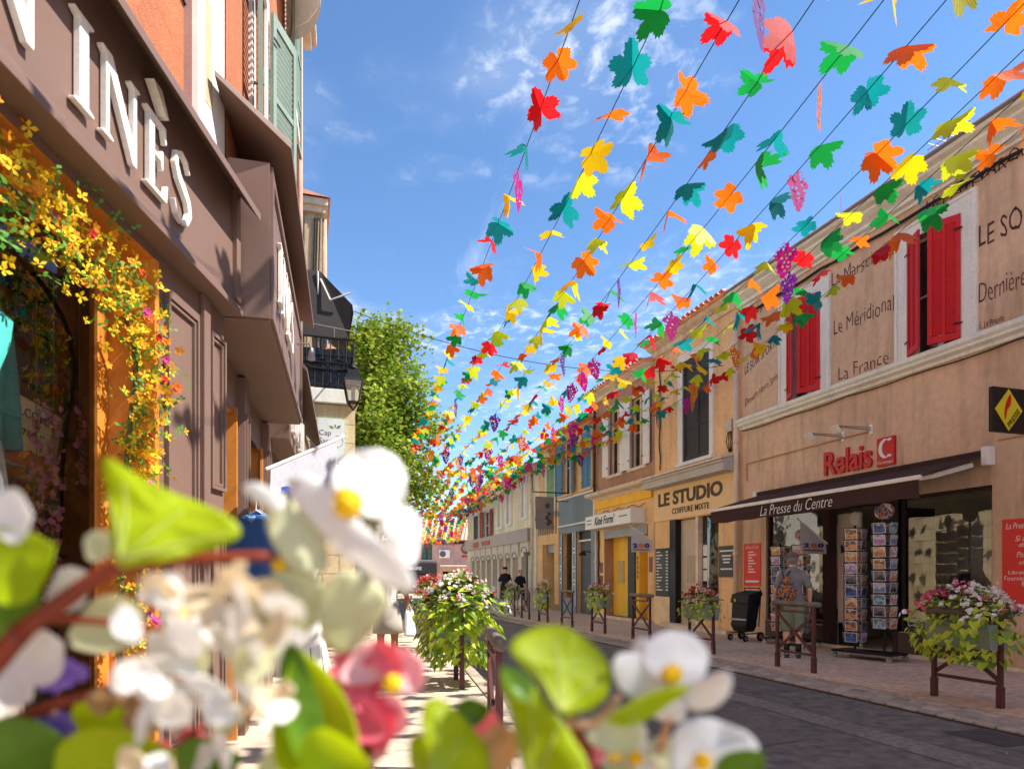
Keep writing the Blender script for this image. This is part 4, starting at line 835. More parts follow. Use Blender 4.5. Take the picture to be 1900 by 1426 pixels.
# things in the shop window
c_ = thing('wooden_cabinet', 'old wooden cabinet inside the shop window on the left', 'cabinet', (0, 0, 0), -PH1)
f = MB(); f.box(-2.75, -2.28, 2.6, 3.62, .52, 1.86); f.box(-2.80, -2.23, 2.55, 3.67, 1.86, 1.92); f.build('carcass', M('old_wood', lin(140, 92, 58), .7, .25, 4), c_)
for a in (2.68, 3.16): f = MB(); f.box(-2.279, -2.26, a, a+.4, .7, 1.78); d_ = f.build('cabinet_door', M('old_wood_dark', lin(96, 62, 40), .7, .25, 4), c_); g = MB(); g.box(-2.259, -2.25, a+.06, a+.34, .8, 1.68); g.build('door_pane', GLASSD, d_)
w_ = thing('welcome_board', 'cream welcome board with orange border leaning in the shop window', 'sign', (0, 0, 0), -PH1)
f = MB(); f.add([(-2.22, 2.90, 2.30), (-2.22, 3.55, 2.22), (-2.26, 3.53, 1.93), (-2.26, 2.88, 1.93), (-2.25, 2.90, 2.30), (-2.25, 3.55, 2.22), (-2.29, 3.53, 1.93), (-2.29, 2.88, 1.93)], [(3, 2, 1, 0), (4, 5, 6, 7), (0, 1, 5, 4), (1, 2, 6, 5), (2, 3, 7, 6), (3, 0, 4, 7)]); bb = f.build('board', M('cream_card', lin(226, 210, 178), .8), w_)
text(bb, 'board_lettering', 'WELCOME', (-2.225, 3.12, 2.18), V(0, 1, -.09).normalized(), V(0, 0, 1), .34, .045, M('purple_ink', lin(120, 60, 110), .8), .002, 0, .01)
text(bb, 'board_lettering', 'Summer', (-2.232, 3.04, 2.10), V(0, 1, -.09).normalized(), V(0, 0, 1), .38, .05, INK, .002, .4, -.012)
f = MB(); f.prism([(k*.045, .02*(k % 2)) for k in range(14)]+[(.585, -.07), (0, -.05)], (-2.247, 2.93, 2.03), (0, 1, -.08), (0, 0, 1), .004); f.build('orange_border', M('orange_card', lin(206, 96, 50), .8), bb)
m_ = thing('mannequin', 'mannequin in a teal top and patterned skirt at the left edge of the shop window', 'mannequin', (0, 0, 0), -PH1)
f = MB(); f.tube([(-2.16, 2.74, z) for z in (1.95, 2.05, 2.25, 2.45, 2.52, 2.58, 2.66)], [.17, .17, .19, .21, .15, .06, .05], 16); f.tube([(-2.12, 2.92, 2.47), (-2.10, 2.95, 2.2), (-2.08, 2.96, 1.95)], [.07, .06, .05], 10); f.build('teal_top', M('teal_cloth', lin(70, 176, 170), .8, .1, 6), m_, True)
f = MB(); f.tube([(-2.16, 2.74, z) for z in (.6, 1.2, 1.8, 1.96)], [.26, .23, .19, .17], 18); f.build('skirt', M('leaf_print_cloth', lin(226, 228, 216), .8, .3, 14), m_, True)
# flower strands and the big flower garland
YF = M('yellow_blossom', lin(244, 204, 30), .7, .12, 9, trans=.3); YF2 = M('amber_blossom', lin(232, 150, 24), .7, .12, 9, trans=.3); LFG = M('garland_leaf', lin(88, 150, 46), .6, .2, 9, trans=.3)
PKF = M('pink_blossom', lin(206, 74, 142), .7, .12, 9, trans=.25); RDF = M('red_blossom', lin(196, 36, 36), .7, .12, 9, trans=.2); PKP = M('pale_pink_blossom', lin(206, 130, 164), .7, .1, 9, trans=.25)
def blossom(mb, c, r, n, nrm, k=5, wide=.42, cup=.25):
    nrm = Vector(nrm).normalized(); a = nrm.orthogonal().normalized(); b = nrm.cross(a); t0 = rnd.random()*6.28; c = Vector(c)
    for i in range(k):
        t = t0+i*2*math.pi/k; d = a*math.cos(t)+b*math.sin(t); e = a*-math.sin(t)+b*math.cos(t)
        mb.add([c, c+d*r*.6+e*r*wide+nrm*r*cup*.5, c+d*r+nrm*r*cup, c+d*r*.6-e*r*wide+nrm*r*cup*.5], [(0, 1, 2, 3)])
G_ = thing('flower_garland', 'thick garland of yellow blossoms with red and pink flowers framing the shop window', 'garland', (0, 0, 0), -PH1)
path = [(1.6, 2.80), (2.0, 2.86), (2.35, 2.86), (2.7, 2.88), (3.0, 2.86), (3.25, 2.80), (3.45, 2.66), (3.50, 2.45), (3.44, 2.2), (3.40, 1.95), (3.38, 1.7), (3.36, 1.4), (3.35, 1.1), (3.33, .85), (3.2, .65), (2.9, .62), (2.6, .62)]
def along(pth, t):
    L = [math.dist(pth[i], pth[i+1]) for i in range(len(pth)-1)]; t *= sum(L)
    for i, l in enumerate(L):
        if t <= l: return tuple(pth[i][j]+(pth[i+1][j]-pth[i][j])*t/l for j in range(len(pth[0])))
        t -= l
    return pth[-1]
ye, am, le = MB(), MB(), MB()
for _ in range(1750):
    t = rnd.random(); a, z = along(path, t); s_ = .15 if t < .52 else .085
    p = V(-1.74+rnd.gauss(.0, .05), a+rnd.gauss(0, s_*.62), z+rnd.gauss(0, s_*.75)-(.06 if t < .4 else 0))
    p.x = max(-1.93, p.x); p.y = min(3.56, p.y) if p.x < -1.74 else p.y
    nn = V(1+rnd.gauss(0, .5), rnd.gauss(-.3, .6), rnd.gauss(.2, .6))
    q = rnd.random()
    if t > .62 and rnd.random() < .6: continue
    if q < .46: blossom(ye, p, rnd.uniform(.020, .034), 0, nn, 4, .30, .3)
    elif q < .62: blossom(am, p, rnd.uniform(.018, .03), 0, nn, 5, .36, .3)
    else:
        for _k in range(2): blossom(le, p+V(rnd.gauss(0, .02), rnd.gauss(0, .02), rnd.gauss(0, .02)), rnd.uniform(.02, .038), 0, nn, 2, .28, .1)
ye.build('yellow_blossoms', YF, G_, kind='stuff'); am.build('amber_blossoms', YF2, G_, kind='stuff'); le.build('garland_leaves', LFG, G_, kind='stuff')
f = MB()
for t in [k/60 for k in range(61)]: pass
f.tube([V(-1.82, *along(path, k/40)) for k in range(41)], .012, 5); f.build('garland_stem', M('vine_stem', lin(90, 90, 50), .8), G_)
bmesh_ = {}
for nm, mt_, k in (('red', RDF, 8), ('pink', PKF, 9), ('orange', M('orange_blossom', lin(236, 110, 30), .7, .1, 9, trans=.25), 8)):
    m_b = MB(); blossom(m_b, (0, 0, 0), .045, 0, (0, 0, 1), k, .28, .2); blossom(m_b, (0, 0, .008), .026, 0, (0, 0, 1), 6, .35, .5); o = m_b.build('garland_flower', mt_, G_); bmesh_[nm] = o.data; bpy.data.objects.remove(o)
for k in range(33):
    t = rnd.random(); a, z = along(path, t); p = V(-1.70+rnd.uniform(0, .07), a+rnd.gauss(0, .06), z+rnd.gauss(0, .09))
    nn = V(1, rnd.gauss(-.3, .4), rnd.gauss(.1, .4)).normalized()
    inst('garland_flower', bmesh_[('red', 'pink', 'orange')[k % 3]], G_, p, nn.to_track_quat('Z', 'Y').to_matrix(), rnd.uniform(.5, .8))
for k, (a, z0, z1) in enumerate(((3.10, 2.45, 1.45), (3.22, 2.45, 1.3), (3.42, 2.50, 1.9))):
    s_ = thing('blossom_strand', ('pale pink blossom strand hanging nearest to the welcome board', 'pale pink blossom strand, the middle one in the shop window', 'short pale pink blossom strand beside the wooden window reveal')[k], 'garland', (0, 0, 0), -PH1, group='pink blossom strands')
    f = MB(); f.tube([(-2.06, a, 2.95), (-2.06, a, z1)], .002, 4); f.build('cord', LFG, s_)
    f = MB(); z = z1
    while z < z0-.25:
        for _ in range(3): blossom(f, (-2.06+rnd.gauss(0, .015), a+rnd.gauss(0, .02), z+rnd.gauss(0, .015)), rnd.uniform(.014, .024), 0, (1, rnd.gauss(0, .5), rnd.gauss(0, .6)), 4, .55, .4)
        z += .033
    f.build('blossoms', PKP, s_, kind='stuff')

# ------------------------------------------------------------------ left: next shop and upper floors with sage shutters
PH2 = R(3.2)
A2 = thing('sage_shutter_building', 'orange house with sage green shutters and a projecting brown shop canopy', 'building', (-.50, 4.80, 0), -PH2)
F2 = Fr((0, 0, 0), (0, 1, 0), (1, 0, 0))
wn = [(1.25, 2.20, 4.6, 7.0), (4.7, 5.6, 4.6, 7.0), (1.25, 2.20, 7.9, 10.0), (4.7, 5.6, 7.9, 10)]
f = MB(); F2.wall(f, 0, 7.1, 4.0, 10.5, wn, .2); f.build('upper_wall', ORANGE, A2)
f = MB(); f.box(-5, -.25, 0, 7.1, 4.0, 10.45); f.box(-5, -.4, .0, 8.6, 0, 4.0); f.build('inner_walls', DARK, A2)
for W in wn:
    g = MB(); F2.quad(g, W[0], W[1], W[2], W[3], -.14); gp = g.build('window_pane', GLASSD, A2)
    f = MB(); F2.box(f, W[0], W[0]+.07, W[2], W[3], -.17, -.08); F2.box(f, W[1]-.07, W[1], W[2], W[3], -.17, -.08); F2.box(f, (W[0]+W[1])/2-.04, (W[0]+W[1])/2+.04, W[2], W[3], -.17, -.08); f.build('frame', WHITE, gp)
    f = MB(); F2.box(f, W[0]-.16, W[0]-.001, W[2]-.1, W[3]+.16, -.02, .03); F2.box(f, W[1]+.001, W[1]+.16, W[2]-.1, W[3]+.16, -.02, .03); F2.box(f, W[0], W[1], W[3], W[3]+.16, -.02, .03); F2.box(f, W[0], W[1], W[2]-.1, W[2], -.02, .12); f.build('window_surround', WHITE, A2)
    shutter(A2, (W[0]-.05, .05), 172, .50, W[2], W[3], SAGE, cols=1, rails=(.33, .66), frm=F2, pitch=.06)
    shutter(A2, (W[1]+.05, .05), 22 if W[0] < 2 and W[2] < 5 else 4, .50, W[2], W[3], SAGE, cols=1, rails=(.33, .66), frm=F2, pitch=.06)
for z in (5.3, 6.3): f = MB(); f.tube([(.07, .85, z), (.14, .85, z), (.14, .85, z+.12)], .014, 6); f.build('shutter_catch', SAGE, A2)
f = MB(); f.box(-.02, .03, 6.85, 7.12, 4.0, 10.5); f.build('corner_strip', MATS['peeling_white'], A2)
f = MB(); f.tube([(.05, 6.7, 4.2), (.05, 6.7, 10.4)], .05, 8); f.build('drainpipe', M('rust_pipe', lin(186, 150, 128), .7), A2, True)
f = MB(); f.box(-.4, .30, 0, 7.2, 10.5, 10.62); f.box(-.4, .22, 0, 7.15, 10.38, 10.5); f.build('eave', STONE2, A2)
f = MB(); f.box(-.4, .28, .0, 3.15, 3.12, 4.18); bx2 = f.build('shop_canopy', BROWN, A2, bevel=.005)
f = MB(); f.box(.281, .30, .0, .07, 3.14, 4.16); f.box(.281, .30, .07, 3.08, 3.14, 3.20); f.box(.281, .30, .07, 3.08, 4.08, 4.14); f.box(.281, .30, 3.08, 3.15, 3.14, 4.16); f.box(.02, .28, -.03, -.001, 3.13, 4.17); f.build('canopy_moulding', BROWN, bx2)
FC = Fr((.28, 0, 0), (0, 1, 0), (1, 0, 0))
for g_, a, b in (('I', .42, .58), ('N', .66, 1.02), ('E', 1.10, 1.36), ('S', 1.44, 1.68)): letter(bx2, g_, a, b, 3.42, 3.86, FC)
f = MB(); f.add([(-.02, -.28, 4.56), (-.02, 3.3, 4.56), (.42, 3.3, 4.32), (.42, -.05, 4.32), (-.02, -.28, 4.52), (-.02, 3.3, 4.52), (.42, 3.3, 4.27), (.42, -.05, 4.27)], [(3, 2, 1, 0), (4, 5, 6, 7), (0, 1, 5, 4), (1, 2, 6, 5), (2, 3, 7, 6), (3, 0, 4, 7)]); f.build('hood', BROWN, A2, bevel=.004)
f = MB(); f.tube([(.30, 2.3, 3.75), (.42, 2.3, 3.76), (.44, 2.3, 3.70)], .012, 6); f.tube([(.44, 2.3, 3.72), (.44, 2.3, 3.6)], [.02, .04], 8); f.build('spotlight', ZINC, A2)
# ground floor
f = MB(); F2.wall(f, -.02, 8.6, -.02, 3.3, [(.30, 1.15, .0, 2.75), (1.75, 2.9, .5, 2.75), (3.9, 4.9, 0, 2.7), (5.6, 7.4, .5, 2.7)], .0); o = f.build('shop_joinery', BROWN, A2)
o.location.x = -.12
for a in (.26, 1.15, 2.95, 4.95): f = MB(); f.box(-.5, -.1, a, a+.05, 0, 2.8); f.build('wooden_reveal', WOOD, A2)
f = MB(); f.box(-.5, -.13, .31, 1.15, 2.75, 2.8); f.box(-.55, -.5, .0, 3.2, 0, 3.1); f.build('wooden_lining', WOOD, A2)
f = MB()
for a in (1.32, 3.05, 3.35): f.box(-.12, -.06, a, a+.25, 0, 3.1)
for a in (1.35, 3.08):
    for z0, z1 in ((.4, 1.5), (1.65, 2.8)): f.box(-.06, -.04, a, a+.03, z0, z1); f.box(-.06, -.04, a+.16, a+.19, z0, z1); f.box(-.06, -.04, a+.03, a+.16, z1-.03, z1); f.box(-.06, -.04, a+.03, a+.16, z0, z0+.03)
f.build('pilaster', BROWN, A2)
g = MB(); g.add([(-.3, 1.75, .5), (-.3, 2.9, .5), (-.3, 2.9, 2.75), (-.3, 1.75, 2.75)], [(0, 1, 2, 3)]); g.build('shop_window', GLASSD, A2)
f = MB(); f.box(-.4, .14, 3.35, 8.5, 3.0, 3.75); b3 = f.build('second_fascia', BROWN, A2)
for k in range(5): f = MB(); a = 3.7+k*.42; f.box(.14, .19, a, a+.09, 3.15, 3.62); f.box(.14, .185, a+.09, a+.22, 3.15, 3.22); f.build('raised_letter_stroke', WHITE, b3)
f = MB(); f.add([(-.02, 3.4, 4.2), (-.02, 8.5, 4.2), (.34, 8.5, 3.85), (.34, 3.4, 3.85), (-.02, 3.4, 4.16), (-.02, 8.5, 4.16), (.34, 8.5, 3.80), (.34, 3.4, 3.80)], [(3, 2, 1, 0), (4, 5, 6, 7), (0, 1, 5, 4), (1, 2, 6, 5), (2, 3, 7, 6), (3, 0, 4, 7)]); f.build('hood', BROWN, A2)
# round cream blind high on the wall
f = MB(); ps = []
K = 9; J = 6
for i in range(K+1):
    t = math.pi*i/K
    for j in range(J+1): s_ = j/J*math.pi/2; ps.append((.02+.46*math.sin(t)*math.sin(math.pi/2-s_*.9), 3.75-.75*math.cos(t), 8.65+.65*math.sin(s_)))
f.add(ps, [(i*(J+1)+j, (i+1)*(J+1)+j, (i+1)*(J+1)+j+1, i*(J+1)+j+1) for i in range(K) for j in range(J)])
bl = f.build('round_blind', M('cream_canvas', lin(222, 210, 192), .9, .08, 3, trans=.15), A2, True)
f = MB(); ps = [(.02+.465*math.sin(math.pi*i/K), 3.75-.755*math.cos(math.pi*i/K)) for i in range(K+1)]; f.add([(x, y, 8.66) for x, y in ps]+[(x, y, 8.48) for x, y in ps], [(i, i+1, K+2+i, K+1+i) for i in range(K)]); f.build('blind_valance', MATS['cream_canvas'], bl)

# ------------------------------------------------------------------ left: house with the terrace, lantern and health-shop sign
A3 = thing('terrace_building', 'cream stone corner house with an iron-railed terrace and weathered upper wall', 'building', (-.5, 18, 0))
BLK_ = M('cream_block', lin(222, 200, 158), .85, .08, 1.2, .25, 40, dirt=.12)
f = MB(); f.box(-5, .93, 13.42, 21, -.02, 4.74); f.build('ground_floor', M('joint', lin(196, 176, 138), .95), A3)
# coursed blocks of the end wall
for r_ in range(13):
    z = .02+r_*.363; x = .945; k = 0
    while x > -.9:
        L = .62 if (k or r_ % 2) else .31
        MB().box(max(x-L+.012, -.95), x, 13.395, 13.44, z, z+.351).build('block', BLK_, A3); x -= L; k += 1
for r_ in range(13):
    z = .02+r_*.363; y = 13.44+(.3 if r_ % 2 else 0)
    while y < 16.5: MB().box(.92, .945, y, y+.60, z, z+.351).build('block', BLK_, A3); y += .612
f = MB(); f.box(-5, 1.0, 13.30, 21.05, 4.75, 5.02); f.build('terrace_slab', STONE, A3, bevel=.01)
f = MB(); f.box(-5, .34, 14.0, 21, 5.02, 8.7); f.build('upper_wall', M('weathered_stone', lin(196, 176, 146), .95, .2, 1.5, .6, 30, dirt=.3), A3)
f = MB(); f.box(-5, .40, 13.92, 21.1, 8.7, 8.82); f.box(-5, .45, 13.85, 21.15, 8.82, 8.95); f.build('cornice', STONE2, A3)
f = MB(); f.add([(.5, 13.8, 8.96), (.5, 21.2, 8.96), (-2.6, 21.2, 9.5), (-2.6, 13.8, 9.5), (-5, 13.8, 8.96), (-5, 21.2, 8.96)], [(0, 1, 2, 3), (3, 2, 5, 4), (0, 3, 4), (1, 5, 2)]); f.build('roof', TILE, A3)
f = MB(); f.tube([(.39, 14.2, 5.1), (.39, 14.2, 8.7)], .05, 8); f.build('drainpipe', MATS['rust_pipe'], A3, True)
for k in range(3): wire('wall_cable', [(.3-.05*k, 13.97, 8.6), (.27-.05*k, 13.96, 7.5), (.33-.04*k, 13.97, 6.4), (.3, 13.97, 5.3)], .014, CABLE, A3)
f = MB(); f.box(.0, .06, 13.97, 14.0, 5.5, 8.6); f.build('bare_strip', MATS['bare_plaster'], A3)
Rl = thing('terrace_railing', 'black wrought iron railing with scrolls along the terrace', 'railing', (.5, 13.4, 5.02))
f = MB(); f.tube([(-.6, 13.38, 6.02), (.93, 13.38, 6.02)], .02, 6); f.tube([(.93, 13.38, 6.02), (.93, 20, 6.02)], .02, 6); f.build('top_rail', BLACK, Rl)
f = MB(); f.tube([(-.6, 13.38, 5.68), (.93, 13.38, 5.68)], .012, 6); f.tube([(-.6, 13.38, 5.1), (.93, 13.38, 5.1)], .014, 6); f.tube([(.93, 13.38, 5.1), (.93, 20, 5.1)], .014, 6); f.build('rail', BLACK, Rl)
for k in range(11): f = MB(); x = -.55+k*.147; f.tube([(x, 13.38, 5.02), (x, 13.38, 6.02)], .011, 5); f.build('baluster', BLACK, Rl)
for k in range(1, 30): f = MB(); f.tube([(.93, 13.38+k*.22, 5.02), (.93, 13.38+k*.22, 6.02)], .011, 5); f.build('baluster', BLACK, Rl)
for s_ in (-1, 1): f = MB(); f.tube([(.50+s_*(.34-.0045*t)*1.0*math.cos(R(t*1.0))*(.3+.7*(1-t/540)) + s_*.05, 13.36, 5.50+.16*math.sin(R(t))*(1-t/600)) for t in range(0, 500, 20)], .010, 5); f.build('scroll', BLACK, Rl)
f = MB(); vv = [(-.58+i*.125, 13.42+.02*math.sin(i*1.9+j), 5.06+j*.13-.03*(j == 6)*abs(math.sin(i))) for i in range(13) for j in range(7)]; f.add(vv, [(i*7+j, (i+1)*7+j, (i+1)*7+j+1, i*7+j+1) for i in range(12) for j in range(6)]); f.build('privacy_sheet', M('black_plastic', lin(28, 28, 32), .35, .1, 4), Rl, True)
f = MB(); vv = [(.96+.02*math.sin(i*1.9+j), 13.42+i*.2, 5.06+j*.13) for i in range(26) for j in range(7)]; f.add(vv, [(i*7+j, (i+1)*7+j, (i+1)*7+j+1, i*7+j+1) for i in range(25) for j in range(6)]); o = f.build('privacy_sheet', MATS['black_plastic'], Rl, True); o.location.x -= .06
Aw = thing('terrace_awning', 'dark brown drop-arm awning above the iron-railed terrace', 'awning', (.5, 14, 6))
f = MB(); f.add([(.34, 13.75, 7.40), (.34, 17, 7.40), (.92, 17, 6.85), (.92, 13.75, 6.85)], [(0, 1, 2, 3)]); f.add([(.92, 13.75, 6.85), (.92, 17, 6.85), (.94, 17, 6.68), (.94, 13.75, 6.68)], [(0, 1, 2, 3)]); f.build('canopy', CANV, Aw)
f = MB(); f.add([(-.3, 13.70, 7.42), (.30, 13.70, 7.42), (.88, 13.46, 6.72), (.84, 13.46, 6.05), (-.3, 13.55, 6.05)], [(0, 1, 2, 3, 4)]); f.build('side_screen', CANV, Aw)
f = MB(); f.tube([(.30, 13.66, 7.25), (.48, 13.50, 6.80), (.86, 13.42, 6.95)], .018, 6); f.tube([(.25, 13.66, 7.4), (.27, 13.6, 5.1)], .016, 6); f.build('arm', WHITE, Aw)
f = MB(); f.tube([(-.5, 13.40, 6.32), (.9, 13.42, 6.2)], .014, 6); f.tube([(.55, 13.41, 6.24), (.55, 13.41, 6.05)], .01, 5); f.build('hand_rail', ZINC, Aw)
A4 = thing('added_white_house', 'white rendered house beyond the terrace house on the left', 'building', (-2, 25, 0))  # hidden from the camera, added for the shop windows opposite to reflect
f = MB(); f.box(-7, .6, 21.3, 26, -.02, 8.4); f.build('wall', WHITE, A4)
for y in (22.0, 23.7):
    for z in (.9, 5.2): f = MB(); f.box(.6, .63, y, y+1.0, z, z+1.8); p_ = f.build('shutter', SAGE, A4)
f = MB(); f.add([(1.0, 21.2, 8.4), (1.0, 26.1, 8.4), (-3, 26.1, 9.8), (-3, 21.2, 9.8), (-7.2, 21.2, 8.4), (-7.2, 26.1, 8.4)], [(0, 1, 2, 3), (3, 2, 5, 4), (0, 3, 4), (1, 5, 2)]); f.build('roof', TILE, A4)
# lantern
Ln = thing('street_lantern', 'black four-sided street lantern hanging at the terrace corner', 'lantern', (.87, 12.85, 4.4))
cx, cy = .87, 12.85
def frustum(mb, z0, r0, z1, r1):
    p = [(cx+s*r0, cy+t*r0, z0) for s, t in ((-1, -1), (1, -1), (1, 1), (-1, 1))]+[(cx+s*r1, cy+t*r1, z1) for s, t in ((-1, -1), (1, -1), (1, 1), (-1, 1))]
    return mb.add(p, [(3, 2, 1, 0), (4, 5, 6, 7), (0, 1, 5, 4), (1, 2, 6, 5), (2, 3, 7, 6), (3, 0, 4, 7)])
f = MB(); frustum(f, 5.06, .175, 5.10, .16); frustum(f, 5.10, .12, 5.26, .10); frustum(f, 5.26, .06, 5.31, .03); f.tube([(cx, cy, 5.31), (cx, cy, 5.36), (cx, cy, 5.40), (cx, cy, 5.52)], [.07, .05, .02, .015], 10); f.build('cap', BLACK, Ln)
for s, t in ((-1, -1), (1, -1), (1, 1), (-1, 1)): f = MB(); f.bar((cx+s*.10, cy+t*.10, 4.68), (cx+s*.165, cy+t*.165, 5.06), .022, .022); f.bar((cx+s*.10, cy+t*.10, 4.68), (cx, cy, 4.52), .02, .02); f.build('corner_bar', M('rust_black', lin(70, 52, 46), .7, .2, 8), Ln)
f = MB(); frustum(f, 4.66, .105, 4.68, .108); f.build('base_ring', MATS['rust_black'], Ln)
for s, t in ((0, -1), (1, 0), (0, 1), (-1, 0)):
    a, b = V(-t, s, 0), V(s, t, 0); f = MB(); f.add([V(cx, cy, 4.69)+b*.100-a*.09, V(cx, cy, 4.69)+b*.100+a*.09, V(cx, cy, 5.05)+b*.16-a*-.15, V(cx, cy, 5.05)+b*.16-a*.15], [(0, 1, 2, 3)]); f.build('pane', glass('lantern_glass', (.85, .85, .8)), Ln)
f = MB(); f.tube([(cx, cy, 4.70), (cx, cy, 4.95)], .035, 10); f.build('bulb', PAPER, Ln)
f = MB(); f.tube([(cx, cy, 5.5), (cx, cy+.25, 5.6), (cx, cy+.52, 5.55)], .016, 6); f.build('bracket', BLACK, Ln)
# health-shop sign
Sg = thing('health_shop_sign', 'white rounded sign with green leaves reading Cap Santé on the cream end wall', 'sign', (.5, 13.38, 3.2))
def rrect(w, h, r, n=5):
    p = []
    for cx_, cy_, a0 in ((w-r, r, -90), (w-r, h-r, 0), (r, h-r, 90), (r, r, 180)): p += [(cx_+r*math.cos(R(a0+90*k/n)), cy_+r*math.sin(R(a0+90*k/n))) for k in range(n+1)]
    return p
f = MB(); f.prism(rrect(.54, 1.25, .08), (.22, 13.39, 3.22), (1, 0, 0), (0, 0, 1), .04); f.build('edge', M('pale_green', lin(170, 200, 176), .6), Sg)
f = MB(); f.prism(rrect(.51, 1.22, .07), (.235, 13.348, 3.235), (1, 0, 0), (0, 0, 1), .004); bd = f.build('face', M('sign_white', lin(222, 226, 224), .5), Sg)
text(bd, 'sign_lettering', 'Cap', (.27, 13.343, 4.10), (1, 0, 0), (0, 0, 1), .22, .13, INKG, .002, 0, -.005)
text(bd, 'sign_lettering', 'Santé', (.27, 13.343, 3.96), (1, 0, 0), (0, 0, 1), .30, .12, INKG, .002, 0, -.005)
for k in range(3): f = MB(); f.box(.34, .70, 13.340, 13.343, 3.58-.09*k, 3.60-.09*k); f.build('text_line', INKG, bd)
for a, L in ((150, .11), (85, .085), (35, .13)):
    d = V(math.cos(R(a)), 0, math.sin(R(a))); n_ = V(-d.z, 0, d.x); c0 = V(.56, 13.343, 4.25)+d*.02; f = MB(); f.add([c0, c0+d*L*.5+n_*L*.24, c0+d*L, c0+d*L*.5-n_*L*.24], [(3, 2, 1, 0)]); f.build('leaf_print', M('sign_leaf', lin(96, 140, 70), .6), bd)
f = MB(); f.prism(arc_poly(0, 0, .12, .105, -120, 100, 18), (.60, 13.343, 4.02), (1, 0, 0), (0, 0, 1), .002); f.build('ring_print', M('sign_mauve', lin(190, 176, 196), .6), bd)
# bicentenary flags
FLAGC = M('flag_cloth', lin(206, 206, 214), .85, .05, 3, trans=.35)
def flag(label, p0, p1, drop, cut=.0):
    """a staff leaning out of the wall with a cloth hung below it"""
    p0, p1 = Vector(p0), Vector(p1); o = thing('flag', label, 'flag', p0, group='bicentenary flags'); d = p1-p0; h = V(d.x, d.y, 0).normalized(); nr = V(0, 0, 1).cross(h)
    f = MB(); f.tube([p0, p1+d*.06], .014, 7); f.build('staff', WHITE, o)
    I, J = 10, 8; vv = []
    zb = p0.z-drop
    for i in range(I+1):
        a = p0+d*(.06+.88*i/I); zlo = zb+(.0 if i < I else 0)
        for j in range(J+1): t = j/J; vv.append(a+V(0, 0, (zlo-a.z)*t)+nr*(.025*math.sin(i*1.1+t*2.2)*t))
    f = MB(); f.add(vv, [(i*(J+1)+j, (i+1)*(J+1)+j, (i+1)*(J+1)+j+1, i*(J+1)+j+1) for i in range(I) for j in range(J)]); c = f.build('cloth', FLAGC, o, True)
    w = V(d.x, d.y, 0).length; hh = min(.22, drop*.42); side = nr if nr.dot(-p0+V(0, 0, 0)) > 0 else -nr
    xd = h if side.dot(h.cross(V(0, 0, 1))) > 0 else -h
    st_ = p0+V(0, 0, -drop+.12)+h*(w*.14) if xd == h else p0+V(0, 0, -drop+.12)+h*(w*.88)
    for k, cc in enumerate(((40, 70, 150), (226, 130, 40), (70, 50, 130))): text(c, 'flag_lettering', '200'[k], st_+side*.035+xd*(w*.25*k), xd, (0, 0, 1), w*.21, hh, M('flag_print_%d' % k, lin(*cc), .8), .002, 0, .06)
    q = st_+side*.033+V(0, 0, -.07); f = MB(); f.add([q, q+xd*w*.7, q+xd*w*.7+V(0, 0, .035), q+V(0, 0, .035)], [(0, 1, 2, 3)]); f.build('print_bar', M('flag_print_r', lin(190, 80, 80), .8), c)
    return o
flag('white 200 flag leaning out over the left pavement by the brown shops', (-.30, 5.75, 2.27), (.32, 6.45, 2.70), .40)
flag('white 200 flag in front of the newsagent entrance', (9.72, 10.6, 2.05), (9.06, 10.62, 2.5), .20)
flag('white 200 flag beside the hair salon price board', (9.72, 17.4, 2.45), (9.06, 17.6, 2.9), .32)
# ------------------------------------------------------------------ bunting of paper vine leaves and grapes
BC = {'red': (214, 30, 34), 'orange': (240, 112, 22), 'yellow': (246, 196, 18), 'lime': (206, 214, 36), 'green': (26, 160, 66), 'teal': (16, 140, 140)}
GC = {'magenta': (206, 20, 140), 'purple': (112, 34, 140), 'amber': (232, 134, 20)}
def vine_outline(k):
    q = random.Random(k); lobes = [(90, 1.0), (90-56, .90), (90+56, .90), (90-116, .74), (90+116, .74)]
    pts = []
    for i in range(72):
        a = -90+360*i/72; r = .56
        for (c, l) in lobes:
            d = abs((a-c+180) % 360-180); r = max(r, l*max(0, math.cos(R(min(90, d*2.4))))**.6 if d < 36 else 0)
        d = abs((a+90+180) % 360-180); r = min(r, .10+.56*min(1, d/28)) if d < 28 else r
        r *= 1+(.07 if i % 2 else -.05)+q.uniform(-.03, .03)
        pts.append((r*math.cos(R(a)), r*math.sin(R(a))))
    return pts
def paper_leaf(k):
    q = random.Random(k+50); pts = vine_outline(k); fold = q.uniform(.35, 1.35); curl = q.uniform(-.3, .6); m = MB(); S = .205
    def h(x, y): return -fold*abs(x)+curl*(y*y)*.5+.25*curl*x*x
    vs = [(0, 0, 0)]+[(x*S, y*S, h(x, y)*S) for x, y in pts]; n = len(pts)
    # an inner ring keeps the fold and curl smooth
    inn = [(x*.5*S, y*.5*S, h(x*.5, y*.5)*S) for x, y in pts]; vs += inn
    fs = [(1+i, 1+(i+1) % n, 1+n+(i+1) % n, 1+n+i) for i in range(n)]+[(0, 1+n+i, 1+n+(i+1) % n) for i in range(n)]
    return m.add(vs, fs)
